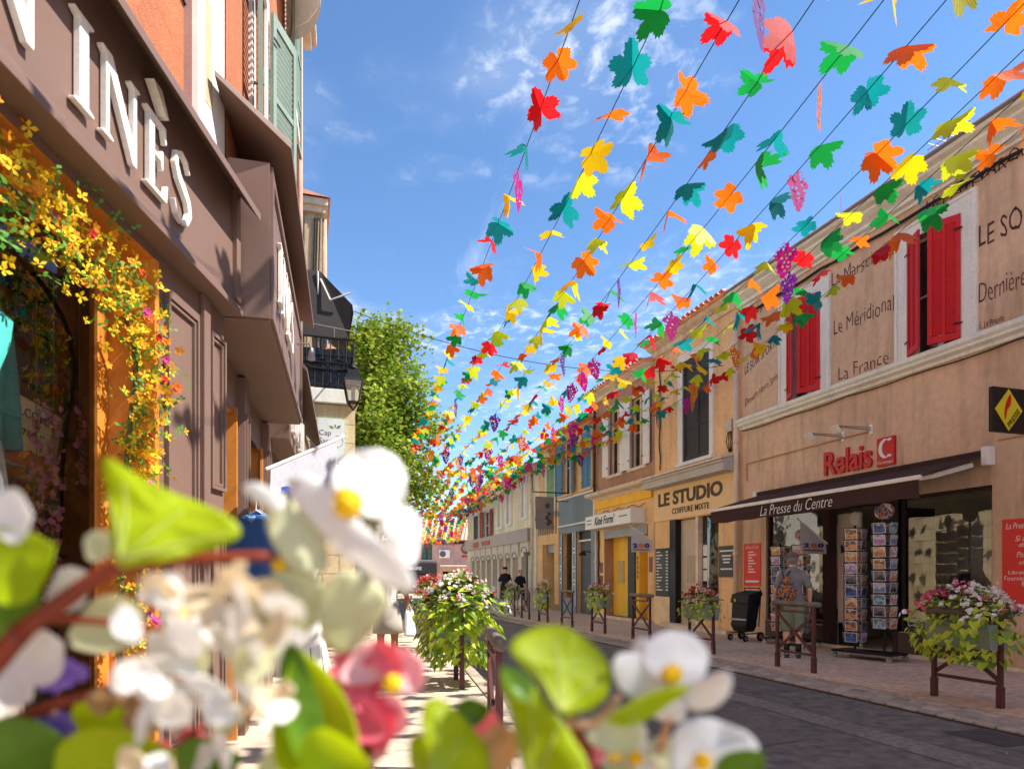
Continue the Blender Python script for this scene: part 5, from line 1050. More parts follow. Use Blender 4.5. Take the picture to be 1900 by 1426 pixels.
def grape_cut(k):
    q = random.Random(k+9); m = MB(); r = .040; z = 0
    for row, cnt in enumerate((4, 5, 4, 3, 3, 2, 1)):
        for c in range(cnt):
            x, y = (c-(cnt-1)/2)*r*1.55+q.uniform(-.006, .006), -.10-row*r*1.42+q.uniform(-.006, .006); z = q.uniform(-.004, .004); n = 9
            if q.random() < .55:     # ring with a crescent cut out of it
                m.add([(x+r*math.cos(6.283*i/n), y+r*math.sin(6.283*i/n), z) for i in range(n)]+[(x+.012+r*.55*math.cos(6.283*i/n), y+.01+r*.5*math.sin(6.283*i/n), z) for i in range(n)], [(i, (i+1) % n, n+(i+1) % n, n+i) for i in range(n)])
            else: m.add([(x+r*math.cos(6.283*i/n), y+r*math.sin(6.283*i/n), z) for i in range(n)], [tuple(range(n))])
    m.add([(-.02, .0, 0), (.015, .0, 0), (.03, -.10, 0), (-.04, -.10, 0)], [(0, 3, 2, 1)])
    pt = [(.015, -.02), (.05, .0), (.075, -.025), (.06, -.05), (.042, -.04)]
    for i in range(len(pt)-1): (a, b), (c, d) = pt[i], pt[i+1]; m.add([(a, b-.007, .001), (c, d-.007, .001), (c, d+.007, .001), (a, b+.007, .001)], [(0, 1, 2, 3)])
    return m
LEAF, GRAPE = {}, {}
tmp = thing('tmp', 'x', 'x')
for c, col in BC.items():
    mt = M('paper_'+c, lin(*col), .55, .04, 3, trans=.5, fine=0, tcol=tuple(min(1, x*1.15) for x in lin(*col)))
    for k in range(8): o = paper_leaf(k).build('paper_leaf', mt, tmp); LEAF[c, k] = o.data; bpy.data.objects.remove(o)
for c, col in GC.items():
    mt = M('paper_'+c, lin(*col), .55, .04, 3, trans=.5, fine=0)
    for k in range(3): o = grape_cut(k).build('paper_grapes', mt, tmp); GRAPE[c, k] = o.data; bpy.data.objects.remove(o)
bpy.data.objects.remove(tmp)
STR = M('bunting_cord', lin(30, 70, 60), .8)
CAB = [(-3.0, 1.4, 4.9, 6.35), (13.9, 2.95, 9.55, 6.22), (28.6, 4.0, 9.5, 6.05), (40.0, 5.4, 9.45, 5.35), (52.0, 7.2, 11.5, 4.35)]     # y, first x, last x, height of the cross cables
brnd = random.Random(21)
ordn = ('leftmost', 'second', 'third', 'fourth', 'fifth', 'sixth', 'seventh', 'eighth', 'ninth', 'tenth', 'eleventh', 'rightmost')
where = ('from overhead to the first cross cable', 'between the first and second cross cables', 'between the second and third cross cables', 'in the farthest bay before the cheese shop')
for bay in range(4):
    NS = (10, 12, 12, 12)[bay]
    (y0, xa, xb, z0), (y1, xc, xd, z1) = CAB[bay], CAB[bay+1]
    for s in range(NS):
        t = s/(NS-1); p, q = V(xa+(xb-xa)*t, y0, z0-.25*math.sin(math.pi*t)), V(xc+(xd-xc)*t, y1, z1-.25*math.sin(math.pi*t))
        g = thing('leaf_bunting', '%s string of paper vine leaves %s' % (ordn[0] if s == 0 else ordn[-1] if s == NS-1 else ordn[s]+' from left', where[bay]), 'bunting', p, group='strings of paper leaf bunting')
        L = (q-p).length; sag = brnd.uniform(.15, .4)*L/16
        P = lambda u: p.lerp(q, u)-V(0, 0, 4*sag*u*(1-u))
        MB().tube([P(k/14) for k in range(15)], .0045, 5, False).build('cord', STR, g)
        pitch = (.55, .42, .34, .36)[bay]; n = int(L/pitch); last = None
        for k in range(n):
            u = (k+.5+brnd.uniform(-.22, .22))/n; c = P(u)
            if brnd.random() < .095:
                gc = brnd.choice(('magenta', 'magenta', 'purple', 'amber'))
                rot = Matrix.Rotation(brnd.uniform(0, 6.28), 3, 'Z') @ Matrix.Rotation(R(90), 3, 'X') @ Matrix.Rotation(brnd.gauss(0, .15), 3, 'Z')
                inst('paper_grapes', GRAPE[gc, brnd.randrange(3)], g, c, rot, brnd.uniform(.85, 1.1))
            else:
                col = brnd.choice([x for x in ('red', 'orange', 'yellow', 'lime', 'green', 'teal') if x != last]); last = col
                rot = Matrix.Rotation(brnd.uniform(0, 6.28), 3, 'Z') @ Matrix.Rotation(brnd.gauss(0, .42), 3, 'X') @ Matrix.Rotation(brnd.gauss(0, .42), 3, 'Y')
                inst('paper_leaf', LEAF[col, brnd.randrange(8)], g, c, rot, brnd.uniform(.85, 1.2)*(1.0, .92, .95, 1.0)[bay])
for k, (y, xa, xb, z) in enumerate(CAB[1:]):
    le_, re_ = ((.9, y-.2, z+.5), (2.5, y, z+.4), (3, y, z+.6), (5, y, z+.6))[k], (min(FX-.02, 9.78) if k < 3 else 13, y+.2, z+.35)
    MB().tube([Vector(le_).lerp(Vector(re_), i/20)-V(0, 0, .55*4*(i/20)*(1-i/20)) for i in range(21)], .008, 5, False).build('span_cable', CABLE, None, loc=le_, label='thin dark cable spanning the street, %s from the camera' % ('first', 'second', 'third', 'fourth')[k], cat='cable', group='cables across the street')

# ------------------------------------------------------------------ trees
BARK = M('plane_bark', lin(150, 138, 112), .9, .25, 2, .4, 20)
def tree(label, x, y, h, crown, base, nleaf, seed, tones, lw=.17):
    q = random.Random(seed); o = thing('plane_tree', label, 'tree', (x, y, 0))
    tr = MB(); pts = [V(x, y, 0), V(x+.05, y, base*.5), V(x-.05, y+.1, base), V(x+.1, y, base+1.6), V(x, y+.1, h*.72), V(x+.05, y, h*.93)]
    tr.tube(pts, [.32, .26, .22, .16, .09, .03], 9); tips = []
    for k in range(26):
        a = q.uniform(0, 6.28); z = base+(h-base)*(k+.5)/27*.92; rr = crown*(1-((z-base)/(h-base))**2.2*.75)*q.uniform(.6, 1.0)
        s_ = V(x, y, z-.3); e = V(x+math.cos(a)*rr, y+math.sin(a)*rr, z+q.uniform(.2, 1.1)); m = s_.lerp(e, .5)+V(0, 0, q.uniform(-.1, .35))
        tr.tube([s_, m, e], [.07, .045, .012], 5); tips += [m, e]+[s_.lerp(e, q.uniform(.35, 1))+V(q.gauss(0, .45), q.gauss(0, .45), q.gauss(0, .35)) for _ in range(5)]
    tr.build('trunk', BARK, o, True)
    cr = MB(); tips = [t for t in tips]
    for _ in range(nleaf):
        c = q.choice(tips)+V(q.gauss(0, .33), q.gauss(0, .33), q.gauss(0, .26)); cr.cur = q.choices((0, 1, 2), (4, 4, 2))[0]
        n = V(q.gauss(0, .7), q.gauss(0, .7), .9).normalized(); a = n.orthogonal().normalized(); b = n.cross(a); t = q.uniform(0, 6.28); d, e = a*math.cos(t)+b*math.sin(t), b*math.cos(t)-a*math.sin(t); s_ = lw*q.uniform(.6, 1.15)
        cr.add([c-d*s_*.5, c-d*s_*.1+e*s_*.5, c+d*s_*.6+n*.02, c-d*s_*.1-e*s_*.5], [(0, 1, 2, 3)])
    cr.build('crown', tones, o, kind='stuff'); return o
TG = [M('plane_leaf_a', lin(150, 170, 54), .6, .15, 4, trans=.35), M('plane_leaf_b', lin(118, 146, 46), .6, .15, 4, trans=.35), M('plane_leaf_c', lin(172, 180, 70), .6, .15, 4, trans=.35)]
tree('tall yellow-green plane tree beyond the terrace house', 2.55, 25.4, 11.0, 2.45, 4.0, 26000, 3, TG, .17)
TD = [M('dark_leaf_a', lin(70, 96, 44), .6, .15, 4, trans=.3), M('dark_leaf_b', lin(52, 78, 36), .6, .15, 4, trans=.3)]
tree('round dark green tree behind the cheese shop roof', 8.2, 66, 9.5, 3.4, 3.0, 4500, 5, TD+[TD[0]], .3)
tree('leafy tree at the far left end of the street', 3.0, 40, 9.0, 3.0, 3.0, 5000, 8, TG, .24)
# ------------------------------------------------------------------ street railings and planters
WOODR = M('weathered_rail', lin(120, 108, 96), .6, .3, 6, .2, 50)
def make_railing(label):
    o = thing('railing', label, 'railing', (0, 0, 0), group='maroon pavement railings'); w = .38
    for s in (-1, 1):
        MB().box(-.022, .022, s*w-.022, s*w+.022, 0, .93).build('post', MAROON, o, bevel=.003)
        MB().box(-.03, .03, s*w-.03, s*w+.03, 0, .22).build('post_sleeve', MAROON, o, bevel=.004)
    MB().tube([(0, -w-.13, .965), (0, -w-.10, .965), (0, w+.10, .965), (0, w+.13, .965)], [.02, .04, .04, .02], 12).build('handrail', WOODR, o, True)
    MB().bar((0, -w, .85), (0, w, .85), .035, .03).build('upper_rail', MAROON, o)
    for y in (-w+.06, -w+.11, w-.11, w-.06): MB().box(-.008, .008, y-.008, y+.008, .865, .93).build('spindle', MAROON, o)
    MB().bar((0, -w, .25), (0, w, .25), .03, .035).build('lower_rail', MAROON, o)
    MB().bar((-.013, -w, .28), (-.013, w, .83), .022, .04).build('brace', MAROON, o); MB().bar((.013, -w, .83), (.013, w, .28), .022, .04).build('brace', MAROON, o)
    return o
rail0 = make_railing('plain maroon railing between the camera and the man with the bag')
def put_rail(label, x, y, rz, first=[True]):
    o = rail0 if first[0] else copy_tree(rail0); first[0] = False
    o.location = (x, y, .045); o.rotation_euler = (0, 0, rz); o['label'] = label; return o
RX = 6.87
put_rail('plain maroon railing in front of the man with the bag', RX, 8.13, 0)
put_rail('maroon railing carrying the nearest right-hand flower trough', RX, 5.48, 0)
put_rail('maroon railing carrying flowers beside the shopping trolley', RX, 10.56, 0)
put_rail('plain maroon railing before the hair salon and the yellow entrance', RX, 12.82, 0)
put_rail('maroon railing carrying red flowers before the yellow entrance', RX, 15.0, 0)
put_rail('plain maroon railing before the blue-grey shop', RX, 17.05, 0)
put_rail('maroon railing carrying white flowers before the wood-coloured shop', RX, 18.95, 0)
put_rail('plain maroon railing beside the walking couple', RX, 20.65, 0)
put_rail('farthest maroon railing on the right, carrying pale flowers', RX, 22.2, 0)
put_rail('maroon railing on the left kerb nearest to the camera', 1.17, 4.15, -R(11.5))
put_rail('maroon railing on the left kerb inside the big lime-green planter', 1.86, 8.25, -R(7))
put_rail('maroon railing on the left kerb carrying the pink planter', 2.2, 12.2, -R(5))
LIME = M('lime_leaf', lin(202, 218, 66), .5, .18, 12, trans=.35); LIME2 = M('mid_green_leaf', lin(136, 172, 56), .5, .18, 12, trans=.3); DKL = M('begonia_dark_leaf', lin(70, 84, 40), .5, .2, 12, trans=.2)
WFL = M('white_flower', lin(246, 240, 232), .6, .05, 9, trans=.3); PFL = M('pink_flower', lin(226, 96, 120), .6, .1, 9, trans=.3); RFL = M('red_flower', lin(206, 50, 60), .6, .1, 9, trans=.25); PPF = M('blush_flower', lin(242, 196, 184), .6, .08, 9, trans=.3)
def ivy_leaf(mb, c, tip, nrm, s):
    d = Vector(tip).normalized(); n = Vector(nrm); n = (n-d*n.dot(d)); n = n.normalized() if n.length > 1e-4 else d.orthogonal().normalized(); e = d.cross(n); c = Vector(c)
    P = [(0, 0, 0), (-.18, .42, .05), (.12, .52, .10), (.55, .30, .08), (1, 0, -.08), (.55, -.30, .08), (.12, -.52, .10), (-.18, -.42, .05), (.35, 0, -.04)]
    return mb.add([c+d*(x*s)+e*(y*s)+n*(z*s) for x, y, z in P], [(0, 1, 2, 8), (8, 2, 3), (8, 3, 4), (8, 4, 5), (8, 5, 6), (0, 8, 6, 7)])
leafmesh = []
for k, mt in enumerate((LIME, LIME2)):
    m = MB(); ivy_leaf(m, (0, 0, 0), (1, 0, 0), (0, 0, 1), 1); o = m.build('vine_leaf', mt, None); leafmesh.append(o.data); bpy.data.objects.remove(o)
def planter(label, x, y, rz, seed, W=.62, top=1.40, fl=(), ls=.07, nleaf=260, nfl=46, single=0, hang=.75, trough=True, side=.22):
    q = random.Random(seed); o = thing('flower_planter', label, 'planter', (x, y, 0), rz, group='flower planters on the railings', local=True)
    TRG = M('sage_trough', lin(150, 160, 142), .6, .08, 3)
    f = MB(); f.prism([(-.15, .24), (-.12, 0), (.12, 0), (.15, .24), (.165, .24), (.165, .27), (-.165, .27), (-.165, .24)], (0, .37, .64), (1, 0, 0), (0, 0, 1), .74); f.build('trough', TRG, o, bevel=.01)
    f = MB(); f.box(-.14, .14, -.36, .36, .86, .89); f.build('soil', M('soil', lin(60, 46, 36), .95, .2, 9), o)
    st = MB(); ml, mg, md = MB(), MB(), MB()
    for k in range(nleaf):
        a = q.uniform(0, 6.28); u = q.random()
        if u < .52:      # hanging skirt
            yy = q.uniform(-W, W); sx = q.choice((-1, 1)); zz = q.uniform(hang, 1.02); r_ = side*(.55+.6*math.sin(math.pi*min(1, (zz-hang+.05)/(1.08-hang))))
            if abs(yy) > .36: c = V(q.uniform(-r_, r_)*.8, yy*(.75+.25*math.sin(math.pi*(zz-hang)/(1.1-hang))), zz)
            else: c = V(sx*r_*q.uniform(.75, 1.1), yy, zz)
            out = V(c.x, c.y*.35, .05); tip = V(out.x, out.y, -.9*abs(out.length)-.12)+V(q.gauss(0, .12), q.gauss(0, .12), 0); nn = V(c.x*2, c.y*.6, .5)
        else:
            c = V(q.gauss(0, side*.55), q.uniform(-W, W)*.86, 0); c.z = .95+(top-1.02)*max(0, 1-(c.x/(side*1.5))**2-(c.y/W)**2)*q.uniform(.5, 1); tip = V(q.gauss(0, 1), q.gauss(0, 1), q.gauss(-.2, .4)); nn = V(c.x*1.5, c.y, 1)
        s_ = ls*q.uniform(.6, 1.25); m = ml if q.random() < .68 else mg
        if u >= .52 and q.random() < .45: m = md
        if k < single and m is not md:
            d = tip.normalized(); n = (nn-d*nn.dot(d)).normalized(); e = n.cross(d); inst('vine_leaf', leafmesh[0 if m is ml else 1], o, c, Matrix((d, e, n)).transposed(), s_)
        else: ivy_leaf(m, c, tip, nn, s_)
    for m, mt, nm in ((ml, LIME, 'lime_foliage'), (mg, LIME2, 'green_foliage'), (md, DKL, 'begonia_foliage')):
        if m.v: m.build(nm, mt, o, kind='stuff')
    fm = {}
    for k in range(nfl):
        mt = q.choice(fl); yy = q.uniform(-W, W)*.9
        if len(fl) > 1 and q.random() < .6: mt = fl[0] if yy > 0 else fl[1]
        xx = q.gauss(0, side*.65); zz = .98+(top-1.0)*max(.05, 1-(xx/(side*1.6))**2-(yy/(W*1.05))**2)*q.uniform(.75, 1.08); m = fm.setdefault(mt.name, (MB(), mt))[0]
        for _ in range(4):
            c = V(xx+q.gauss(0, .022), yy+q.gauss(0, .022), zz+q.gauss(0, .02)); n = V(xx*2+q.gauss(0, .5), q.gauss(0, .6), .7+q.gauss(0, .3)); blossom(m, c, q.uniform(.018, .032), 0, n, 4, .55, .35)
    for nm, (m, mt) in fm.items(): m.build(nm+'s', mt, o, kind='stuff')
    for k in range(10): a = q.uniform(-W, W)*.6; st.tube([(0, a*.6, .86), (q.gauss(0, .03), a*.8, 1.05), (q.gauss(0, .08), a, top-.1)], .005, 4)
    st.build('stems', M('red_stem', lin(150, 70, 50), .7), o, kind='stuff'); return o
planter('nearest right-hand trough of white and pink begonias with trailing lime vine', RX, 5.48, 0, 11, .62, 1.36, (PFL, WFL, WFL, WFL, WFL), .085, 420, 90, 150, .50, side=.27)
planter('small trough of red begonias beside the shopping trolley', RX, 10.56, 0, 12, .50, 1.28, (RFL, PPF, RFL), .07, 260, 40, 0, .6)
planter('trough of red flowers before the yellow entrance', RX, 15.0, 0, 13, .52, 1.28, (RFL, WFL, RFL), .075, 230, 36, 0, .58)
planter('tall trough of white flowers before the wood-coloured shop', RX, 18.95, 0, 14, .48, 1.36, (WFL, PPF), .08, 230, 30, 0, .45)
planter('farthest trough of pale flowers beside the walking couple', RX, 22.2, 0, 15, .42, 1.26, (PPF, WFL), .08, 180, 26, 0, .6)
planter('big planter spilling lime-green vine beside the left pavement', 1.86, 8.25, -R(7), 16, .66, 1.50, (PPF, WFL, WFL, WFL, PFL), .11, 900, 80, 290, .34, side=.42)
planter('planter of coral pink flowers behind the lime-green one', 2.2, 12.2, -R(5), 17, .7, 1.46, (PFL, M('coral_flower', lin(226, 110, 96), .6, .1, 9, trans=.3), WFL), .09, 260, 90, 0, .5, side=.3)

# ------------------------------------------------------------------ people
def to_mesh(o):
    me = bpy.data.meshes.new_from_object(o.evaluated_get(bpy.context.evaluated_depsgraph_get())); o.modifiers.clear(); old = o.data; o.data = me; bpy.data.meshes.remove(old); return o
def blob(name, shapes, mat, parent, vox=.012, sm=4, cut=None):
    """tapered limbs and rounded masses fused into one continuous skin"""
    m = MB()
    for s in shapes:
        if s[0] == 'c':
            _, pts, rs = s; m.tube(pts, rs, 12)
            for p, r_ in zip(pts, rs): m.ball(p, r_*.995, 12, 8)
        else: m.ball(s[1], s[2], 16, 12, s[3] if len(s) > 3 else None)
    o = m.build(name, mat, parent, True)
    rm = o.modifiers.new('remesh', 'REMESH'); rm.mode = 'VOXEL'; rm.voxel_size = vox; rm.use_smooth_shade = True
    sm_ = o.modifiers.new('smooth', 'SMOOTH'); sm_.iterations = sm; sm_.factor = .5
    bpy.context.view_layer.update(); to_mesh(o); return o
SKIN = M('skin', lb(206, 150, 122), .6, .06, 8); SKIN2 = M('tanned_skin', lin(170, 112, 82), .6, .06, 8)
def hand(w, d, side):
    """palm, four fingers and a thumb hanging from wrist w along d"""
    w, d = Vector(w), Vector(d).normalized(); x = V(side, 0, 0); fwd = V(0, 1, 0); out = [('c', [w, w+d*.05, w+d*.09], [.026, .034, .032])]
    for k, L in enumerate((.070, .080, .075, .058)): b = w+d*.09+fwd*(.033-.022*k); out.append(('c', [b, b+d*L*.5, b+d*L+x*-.02], [.0105, .010, .009]))
    b = w+d*.03+fwd*.03; out.append(('c', [b, b+fwd*.03+d*.03, b+fwd*.035+d*.065], [.013, .012, .010])); return out
def person(label, x, y, rz, h, skin, top, bottom, shoe, hair, kind='shorts', arms=((.30, .0), (.30, .0)), hat=None, stance=.10, stride=0, sleeves=True):
    k = h/1.75; o = thing('person', label, 'person', (x, y, .045), rz); S = lambda *p: V(*p)*k
    hipz, shz, hz = .93, 1.44, 1.62
    L = [S(-stance, stride, .08), S(-stance-.005, stride*.6+.02, .50), S(-.095, 0, hipz)]; Rr = [S(stance, -stride, .08), S(stance+.005, -stride*.6+.02, .50), S(.095, 0, hipz)]
    sh = []
    for P in (L, Rr): sh.append(('c', [P[2], P[2].lerp(P[1], .5), P[1], P[1].lerp(P[0], .35), P[0]], [.085*k, .078*k, .056*k, .055*k, .040*k])); sh.append(('c', [P[0]+S(0, -.03, -.04), P[0]+S(0, .13, -.05)], [.035*k, .03*k]))
    sh.append(('c', [S(0, -.005, hipz), S(0, .01, 1.12), S(0, .0, 1.30), S(0, -.01, 1.42)], [.130*k, .122*k, .135*k, .10*k])); sh.append(('b', S(0, 0, 1.33), (.185*k, .115*k, .15*k))); sh.append(('b', S(0, -.01, .95), (.165*k, .125*k, .12*k)))
    sh.append(('c', [S(0, -.01, 1.42), S(0, .01, 1.53)], [.062*k, .055*k])); sh.append(('b', S(0, .018, hz+.02), (.078*k, .098*k, .118*k))); sh.append(('b', S(0, .045, hz-.05), (.058*k, .07*k, .07*k)))
    sh.append(('b', S(0, .118, hz+.0), (.014*k, .02*k, .024*k)))
    for s in (-1, 1): sh.append(('b', S(s*.080, .0, hz+.0), (.012*k, .022*k, .034*k))); sh.append(('c', [S(s*.03, .095, hz+.022), S(s*.04, .092, hz+.022)], [.012*k, .012*k]))
    am = []
    for s, (bend, out) in zip((-1, 1), arms):
        a = S(s*.19, -.01, 1.41); e = a+S(s*(.045+out), -.03, -.29); w = e+S(s*-.01+s*out*.3, bend*.35, -.25+bend*.12); am.append((a, e, w, s))
        sh.append(('c', [a, a.lerp(e, .5), e, e.lerp(w, .5), w], [.052*k, .045*k, .038*k, .036*k, .026*k])); sh += hand(w, (w-e), s)
    body = blob('body', sh, skin, o, .0115*k, 3)
    T = [('c', [S(0, -.005, .96), S(0, .01, 1.14), S(0, 0, 1.30), S(0, -.01, 1.41)], [.152*k, .148*k, .15*k, .12*k]), ('b', S(0, 0, 1.32), (.205*k, .135*k, .165*k)), ('b', S(0, .0, 1.02), (.175*k, .145*k, .12*k))]
    if sleeves:
        for a, e, w, s in am: T.append(('c', [a+S(-s*.03, 0, -.0), a.lerp(e, .7)], [.068*k, .062*k]))
    blob('shirt', T, top, o, .013*k, 4)
    if kind == 'skirt': f = MB(); f.tube([S(0, 0, z) for z in (.58, .75, .90, 1.0, 1.04)], [.235*k, .215*k, .185*k, .16*k, .14*k], 22); f.build('skirt', bottom, o, True)
    else:
        n = .52 if kind == 'shorts' else .03; B = [('b', S(0, -.005, .95), (.178*k, .142*k, .12*k))]
        for P in (L, Rr): B.append(('c', [P[2], P[2].lerp(P[1], .55), P[1]] if kind == 'shorts' else [P[2], P[1], P[0]], [.102*k, .098*k, .092*k] if kind == 'shorts' else [.1*k, .075*k, .062*k]))
        blob('shorts' if kind == 'shorts' else 'trousers', B, bottom, o, .013*k, 3)
    for P in (L, Rr): f = MB(); f.ball(P[0]+S(0, .045, -.045), (.050*k, .135*k, .042*k), 12, 8); f.box(*(P[0].x-.045*k, P[0].x+.045*k), P[0].y-.075*k, P[0].y+.165*k, 0, .022*k); f.build('shoe', shoe, o, True)
    if hair: f = MB(); f.ball(S(0, .0, hz+.035), (.087*k, .105*k, .115*k), 16, 12); f.v = [(a, min(b, .07*k) if c > hz*k else min(b, .0), max(c, (hz-.06)*k)) for a, b, c in f.v]; f.build('hair', hair, o, True)
    if hat: f = MB(); f.ball(S(0, .015, hz+.085), (.108*k, .135*k, .06*k), 18, 10); f.ball(S(0, .12, hz+.06), (.075*k, .07*k, .018*k), 14, 6); f.build('cap', hat, o, True)
    return o, S, am
MB_ = M('grey_tshirt', lb(116, 112, 108), .9, .08, 6); SHT = M('olive_shorts', lb(112, 122, 98), .9, .08, 6)
man, S, am = person('man in grey t-shirt, olive shorts and flat cap seen from behind', 7.85, 9.35, -R(38), 1.76, SKIN, MB_, SHT, M('dark_trainer', lin(60, 62, 72), .7, .3, 12), M('grey_hair', lin(140, 130, 122), .9), 'shorts', ((.75, .02), (.12, .03)), M('tweed_cap', lb(98, 84, 76), .95, .2, 20), .09, .02)
for s in (-1, 1): f = MB(); f.tube([S(s*.09, s*-.02, .07), S(s*.092, s*-.02, .24)], [.046, .052], 12); f.build('sock', BLK, man, True)
for s in (-1, 1): f = MB(); f.box(S(s*.09, 0, 0).x-.052, S(s*.09, 0, 0).x+.052, s*-.02-.07, s*-.02+.17, .0, .024); f.build('shoe_sole', PAPER, man, bevel=.006)
bag = thing('shoulder_bag', 'orange and black patterned bag on the back of the man in the flat cap', 'bag', (7.85, 9.35, .045), -R(38))
f = MB(); vv = []
prof = [(-.20, .96, .16), (-.05, .93, .20), (.05, 1.05, .14), (.0, 1.25, .09), (-.08, 1.38, .04)]
f.ball((-.10, -.19, 1.10), (.165, .065, .17), 16, 12, Matrix.Rotation(R(20), 3, 'Y')); f.tube([(-.08, -.17, 1.22), (-.10, -.15, 1.36)], [.09, .03], 12)
f.build('pouch', tri('bag_print', [lin(20, 22, 40), lin(214, 70, 30), lin(240, 170, 40), lin(20, 22, 34), lin(40, 120, 150), lin(22, 20, 30)], 22, .8), bag, True)
f = MB(); f.tube([(-.10, -.15, 1.36), (-.06, -.13, 1.44), (.02, -.04, 1.50), (.10, .06, 1.45)], .014, 6); f.tube([(-.14, -.17, 1.34), (-.16, -.1, 1.45), (-.14, .04, 1.47)], .012, 6); f.build('strap', M('strap_teal', lin(40, 70, 90), .9), bag)
w1, S, _ = person('woman in grey-beige skirt seen from behind on the left pavement', 1.15, 9.75, R(2), 1.66, SKIN2, M('pale_blouse', lin(206, 200, 190), .9), M('beige_skirt', lin(178, 168, 154), .9, .08, 5), M('sandal', lin(90, 60, 46), .8), M('dark_hair', lin(50, 38, 32), .8), 'skirt', ((.1, .02), (.15, .05)))
bg2 = thing('carrier_bag', 'white carrier bag held by the woman in the beige skirt', 'bag', (1.15, 9.75, .045), R(2))
f = MB(); f.add([(.22, -.10, .50), (.40, -.10, .48), (.42, .04, .48), (.24, .05, .50), (.24, -.06, .86), (.36, -.05, .88), (.37, .01, .88), (.25, .02, .86)], [(3, 2, 1, 0), (4, 5, 6, 7), (0, 1, 5, 4), (1, 2, 6, 5), (2, 3, 7, 6), (3, 0, 4, 7)]); f.build('sack', M('white_bag', lin(228, 228, 236), .7, .1, 9, .3, 20), bg2, bevel=.03)
f = MB(); f.tube([(.26, -.02, .86), (.29, -.02, .99), (.35, -.02, .87)], .008, 5); f.build('handle', PAPER, bg2)
person('man in black t-shirt and dark cap walking towards the camera', 7.72, 25.8, R(172), 1.76, SKIN, M('black_tshirt', lin(30, 30, 36), .9), M('dark_shorts', lin(50, 54, 70), .9), BLK, M('dark_hair', lin(50, 38, 32), .8), 'shorts', ((.3, 0), (.2, 0)), M('black_cap', lin(28, 28, 34), .9), .1, .12)
person('woman in black dress top walking towards the camera with the capped man', 8.55, 26.4, R(176), 1.64, SKIN, MATS['black_tshirt'], MATS['black_tshirt'], BLK, M('auburn_hair', lin(104, 62, 46), .8), 'shorts', ((.5, 0), (.5, 0)), None, .1, .15)

# ------------------------------------------------------------------ postcard racks, trolley, clothes
PICS = [card_mat('postcard_%d' % k, [lin(*c) for c in cs]) for k, cs in enumerate((((240, 236, 232), (190, 90, 90), (240, 236, 232), (120, 80, 140)), ((40, 60, 120), (90, 120, 180), (30, 40, 80), (200, 200, 220)), ((180, 60, 50), (230, 180, 120), (90, 40, 40), (240, 220, 200)), ((220, 160, 90), (180, 110, 60), (240, 220, 180), (150, 80, 60)), ((150, 170, 190), (100, 110, 150), (210, 210, 220), (170, 120, 140)), ((30, 30, 36), (80, 70, 90), (160, 150, 150), (30, 30, 40)), ((200, 170, 190), (150, 100, 160), (230, 210, 230), (110, 90, 150)), ((60, 140, 150), (180, 210, 210), (40, 90, 110), (230, 220, 190))))]
cm = []
for p in PICS: o = MB().box(-.10, .10, -.0015, .0015, 0, .165).build('postcard', p, None); cm.append(o.data); bpy.data.objects.remove(o)
def rack(label, x, y, rz, cols, seed, heads):
    q = random.Random(seed); o = thing('postcard_rack', label, 'postcard rack', (x, y, .045), rz, group='postcard racks')
    f = MB(); f.box(-.24, .24, -.52, .52, .10, .135); f.build('base_board', BLK, o, bevel=.006)
    for sx in (-.21, .21):
        for sy in (-.48, .48):
            f = MB(); f.tube([(sx-.015, sy, .05), (sx+.015, sy, .05)], .05, 14); c = f.build('castor', CHROME, o); g = MB(); g.box(sx-.025, sx+.025, sy-.02, sy+.02, .05, .10); g.build('castor_fork', ZINC, c)
    for (cy, n, z0, spin) in cols:
        f = MB(); f.tube([(0, cy, .135), (0, cy, z0+n*.192+.05)], .018, 8); f.build('pole', BLACK, o)
        w = MB(); hw = .12
        for a in range(4):
            t = spin+a*math.pi/2
            c, s = math.cos(t+math.pi/4), math.sin(t+math.pi/4); w.tube([(c*hw*1.5, cy+s*hw*1.5, z0-.02), (c*hw*1.5, cy+s*hw*1.5, z0+n*.192)], .004, 5)
        for r_ in range(n+1):
            z = z0+r_*.192-.005; pts = [(math.cos(spin+math.pi/4+a*math.pi/2)*hw*1.5, cy+math.sin(spin+math.pi/4+a*math.pi/2)*hw*1.5, z) for a in range(5)]; w.tube(pts, .004, 4)
        w.build('wire_frame', BLACK, o)
        for r_ in range(n):
            for a in range(4):
                t = spin+a*math.pi/2
                inst('postcard', q.choice(cm), o, (math.cos(t)*(hw+.018), cy+math.sin(t)*(hw+.018), z0+r_*.192+.006), Matrix.Rotation(t+math.pi/2, 3, 'Z') @ Matrix.Rotation(R(8), 3, 'X'))
    for (cy, z, rx, rz_, mt) in heads:
        f = MB(); f.prism([(rx*math.cos(6.283*k/20), rz_*math.sin(6.283*k/20)) for k in range(20)], (-.01, cy+.0, z), (0, -1, 0), (0, 0, 1), -.012); f.build('header_disc', mt, o); 
    return o
HPR = tri('header_print', [lin(40, 60, 130), lin(150, 160, 200), lin(200, 120, 80), lin(60, 50, 110), lin(230, 220, 220)], 9, .4)
OVAL = M('header_grey', lin(176, 172, 168), .4)
rack('tall double postcard rack on castors right of the shop door', 8.92, 8.82, R(12), ((.24, 10, .26, .18), (-.27, 9, .52, .05)), 31, ((.24, 2.34, .085, .12, OVAL), (-.27, 2.42, .17, .13, HPR)))
rack('tall postcard rack behind the man with the bag', 9.28, 11.1, R(6), ((.28, 9, .26, .2), (-.25, 9, .26, .4)), 32, ((.28, 2.18, .09, .13, BLK), (-.25, 2.18, .14, .12, HPR)))
Tr = thing('shopping_trolley', 'black four-wheeled shopping trolley parked beside the salon step', 'trolley', (8.95, 12.15, .045), R(8))
f = MB(); vv = []
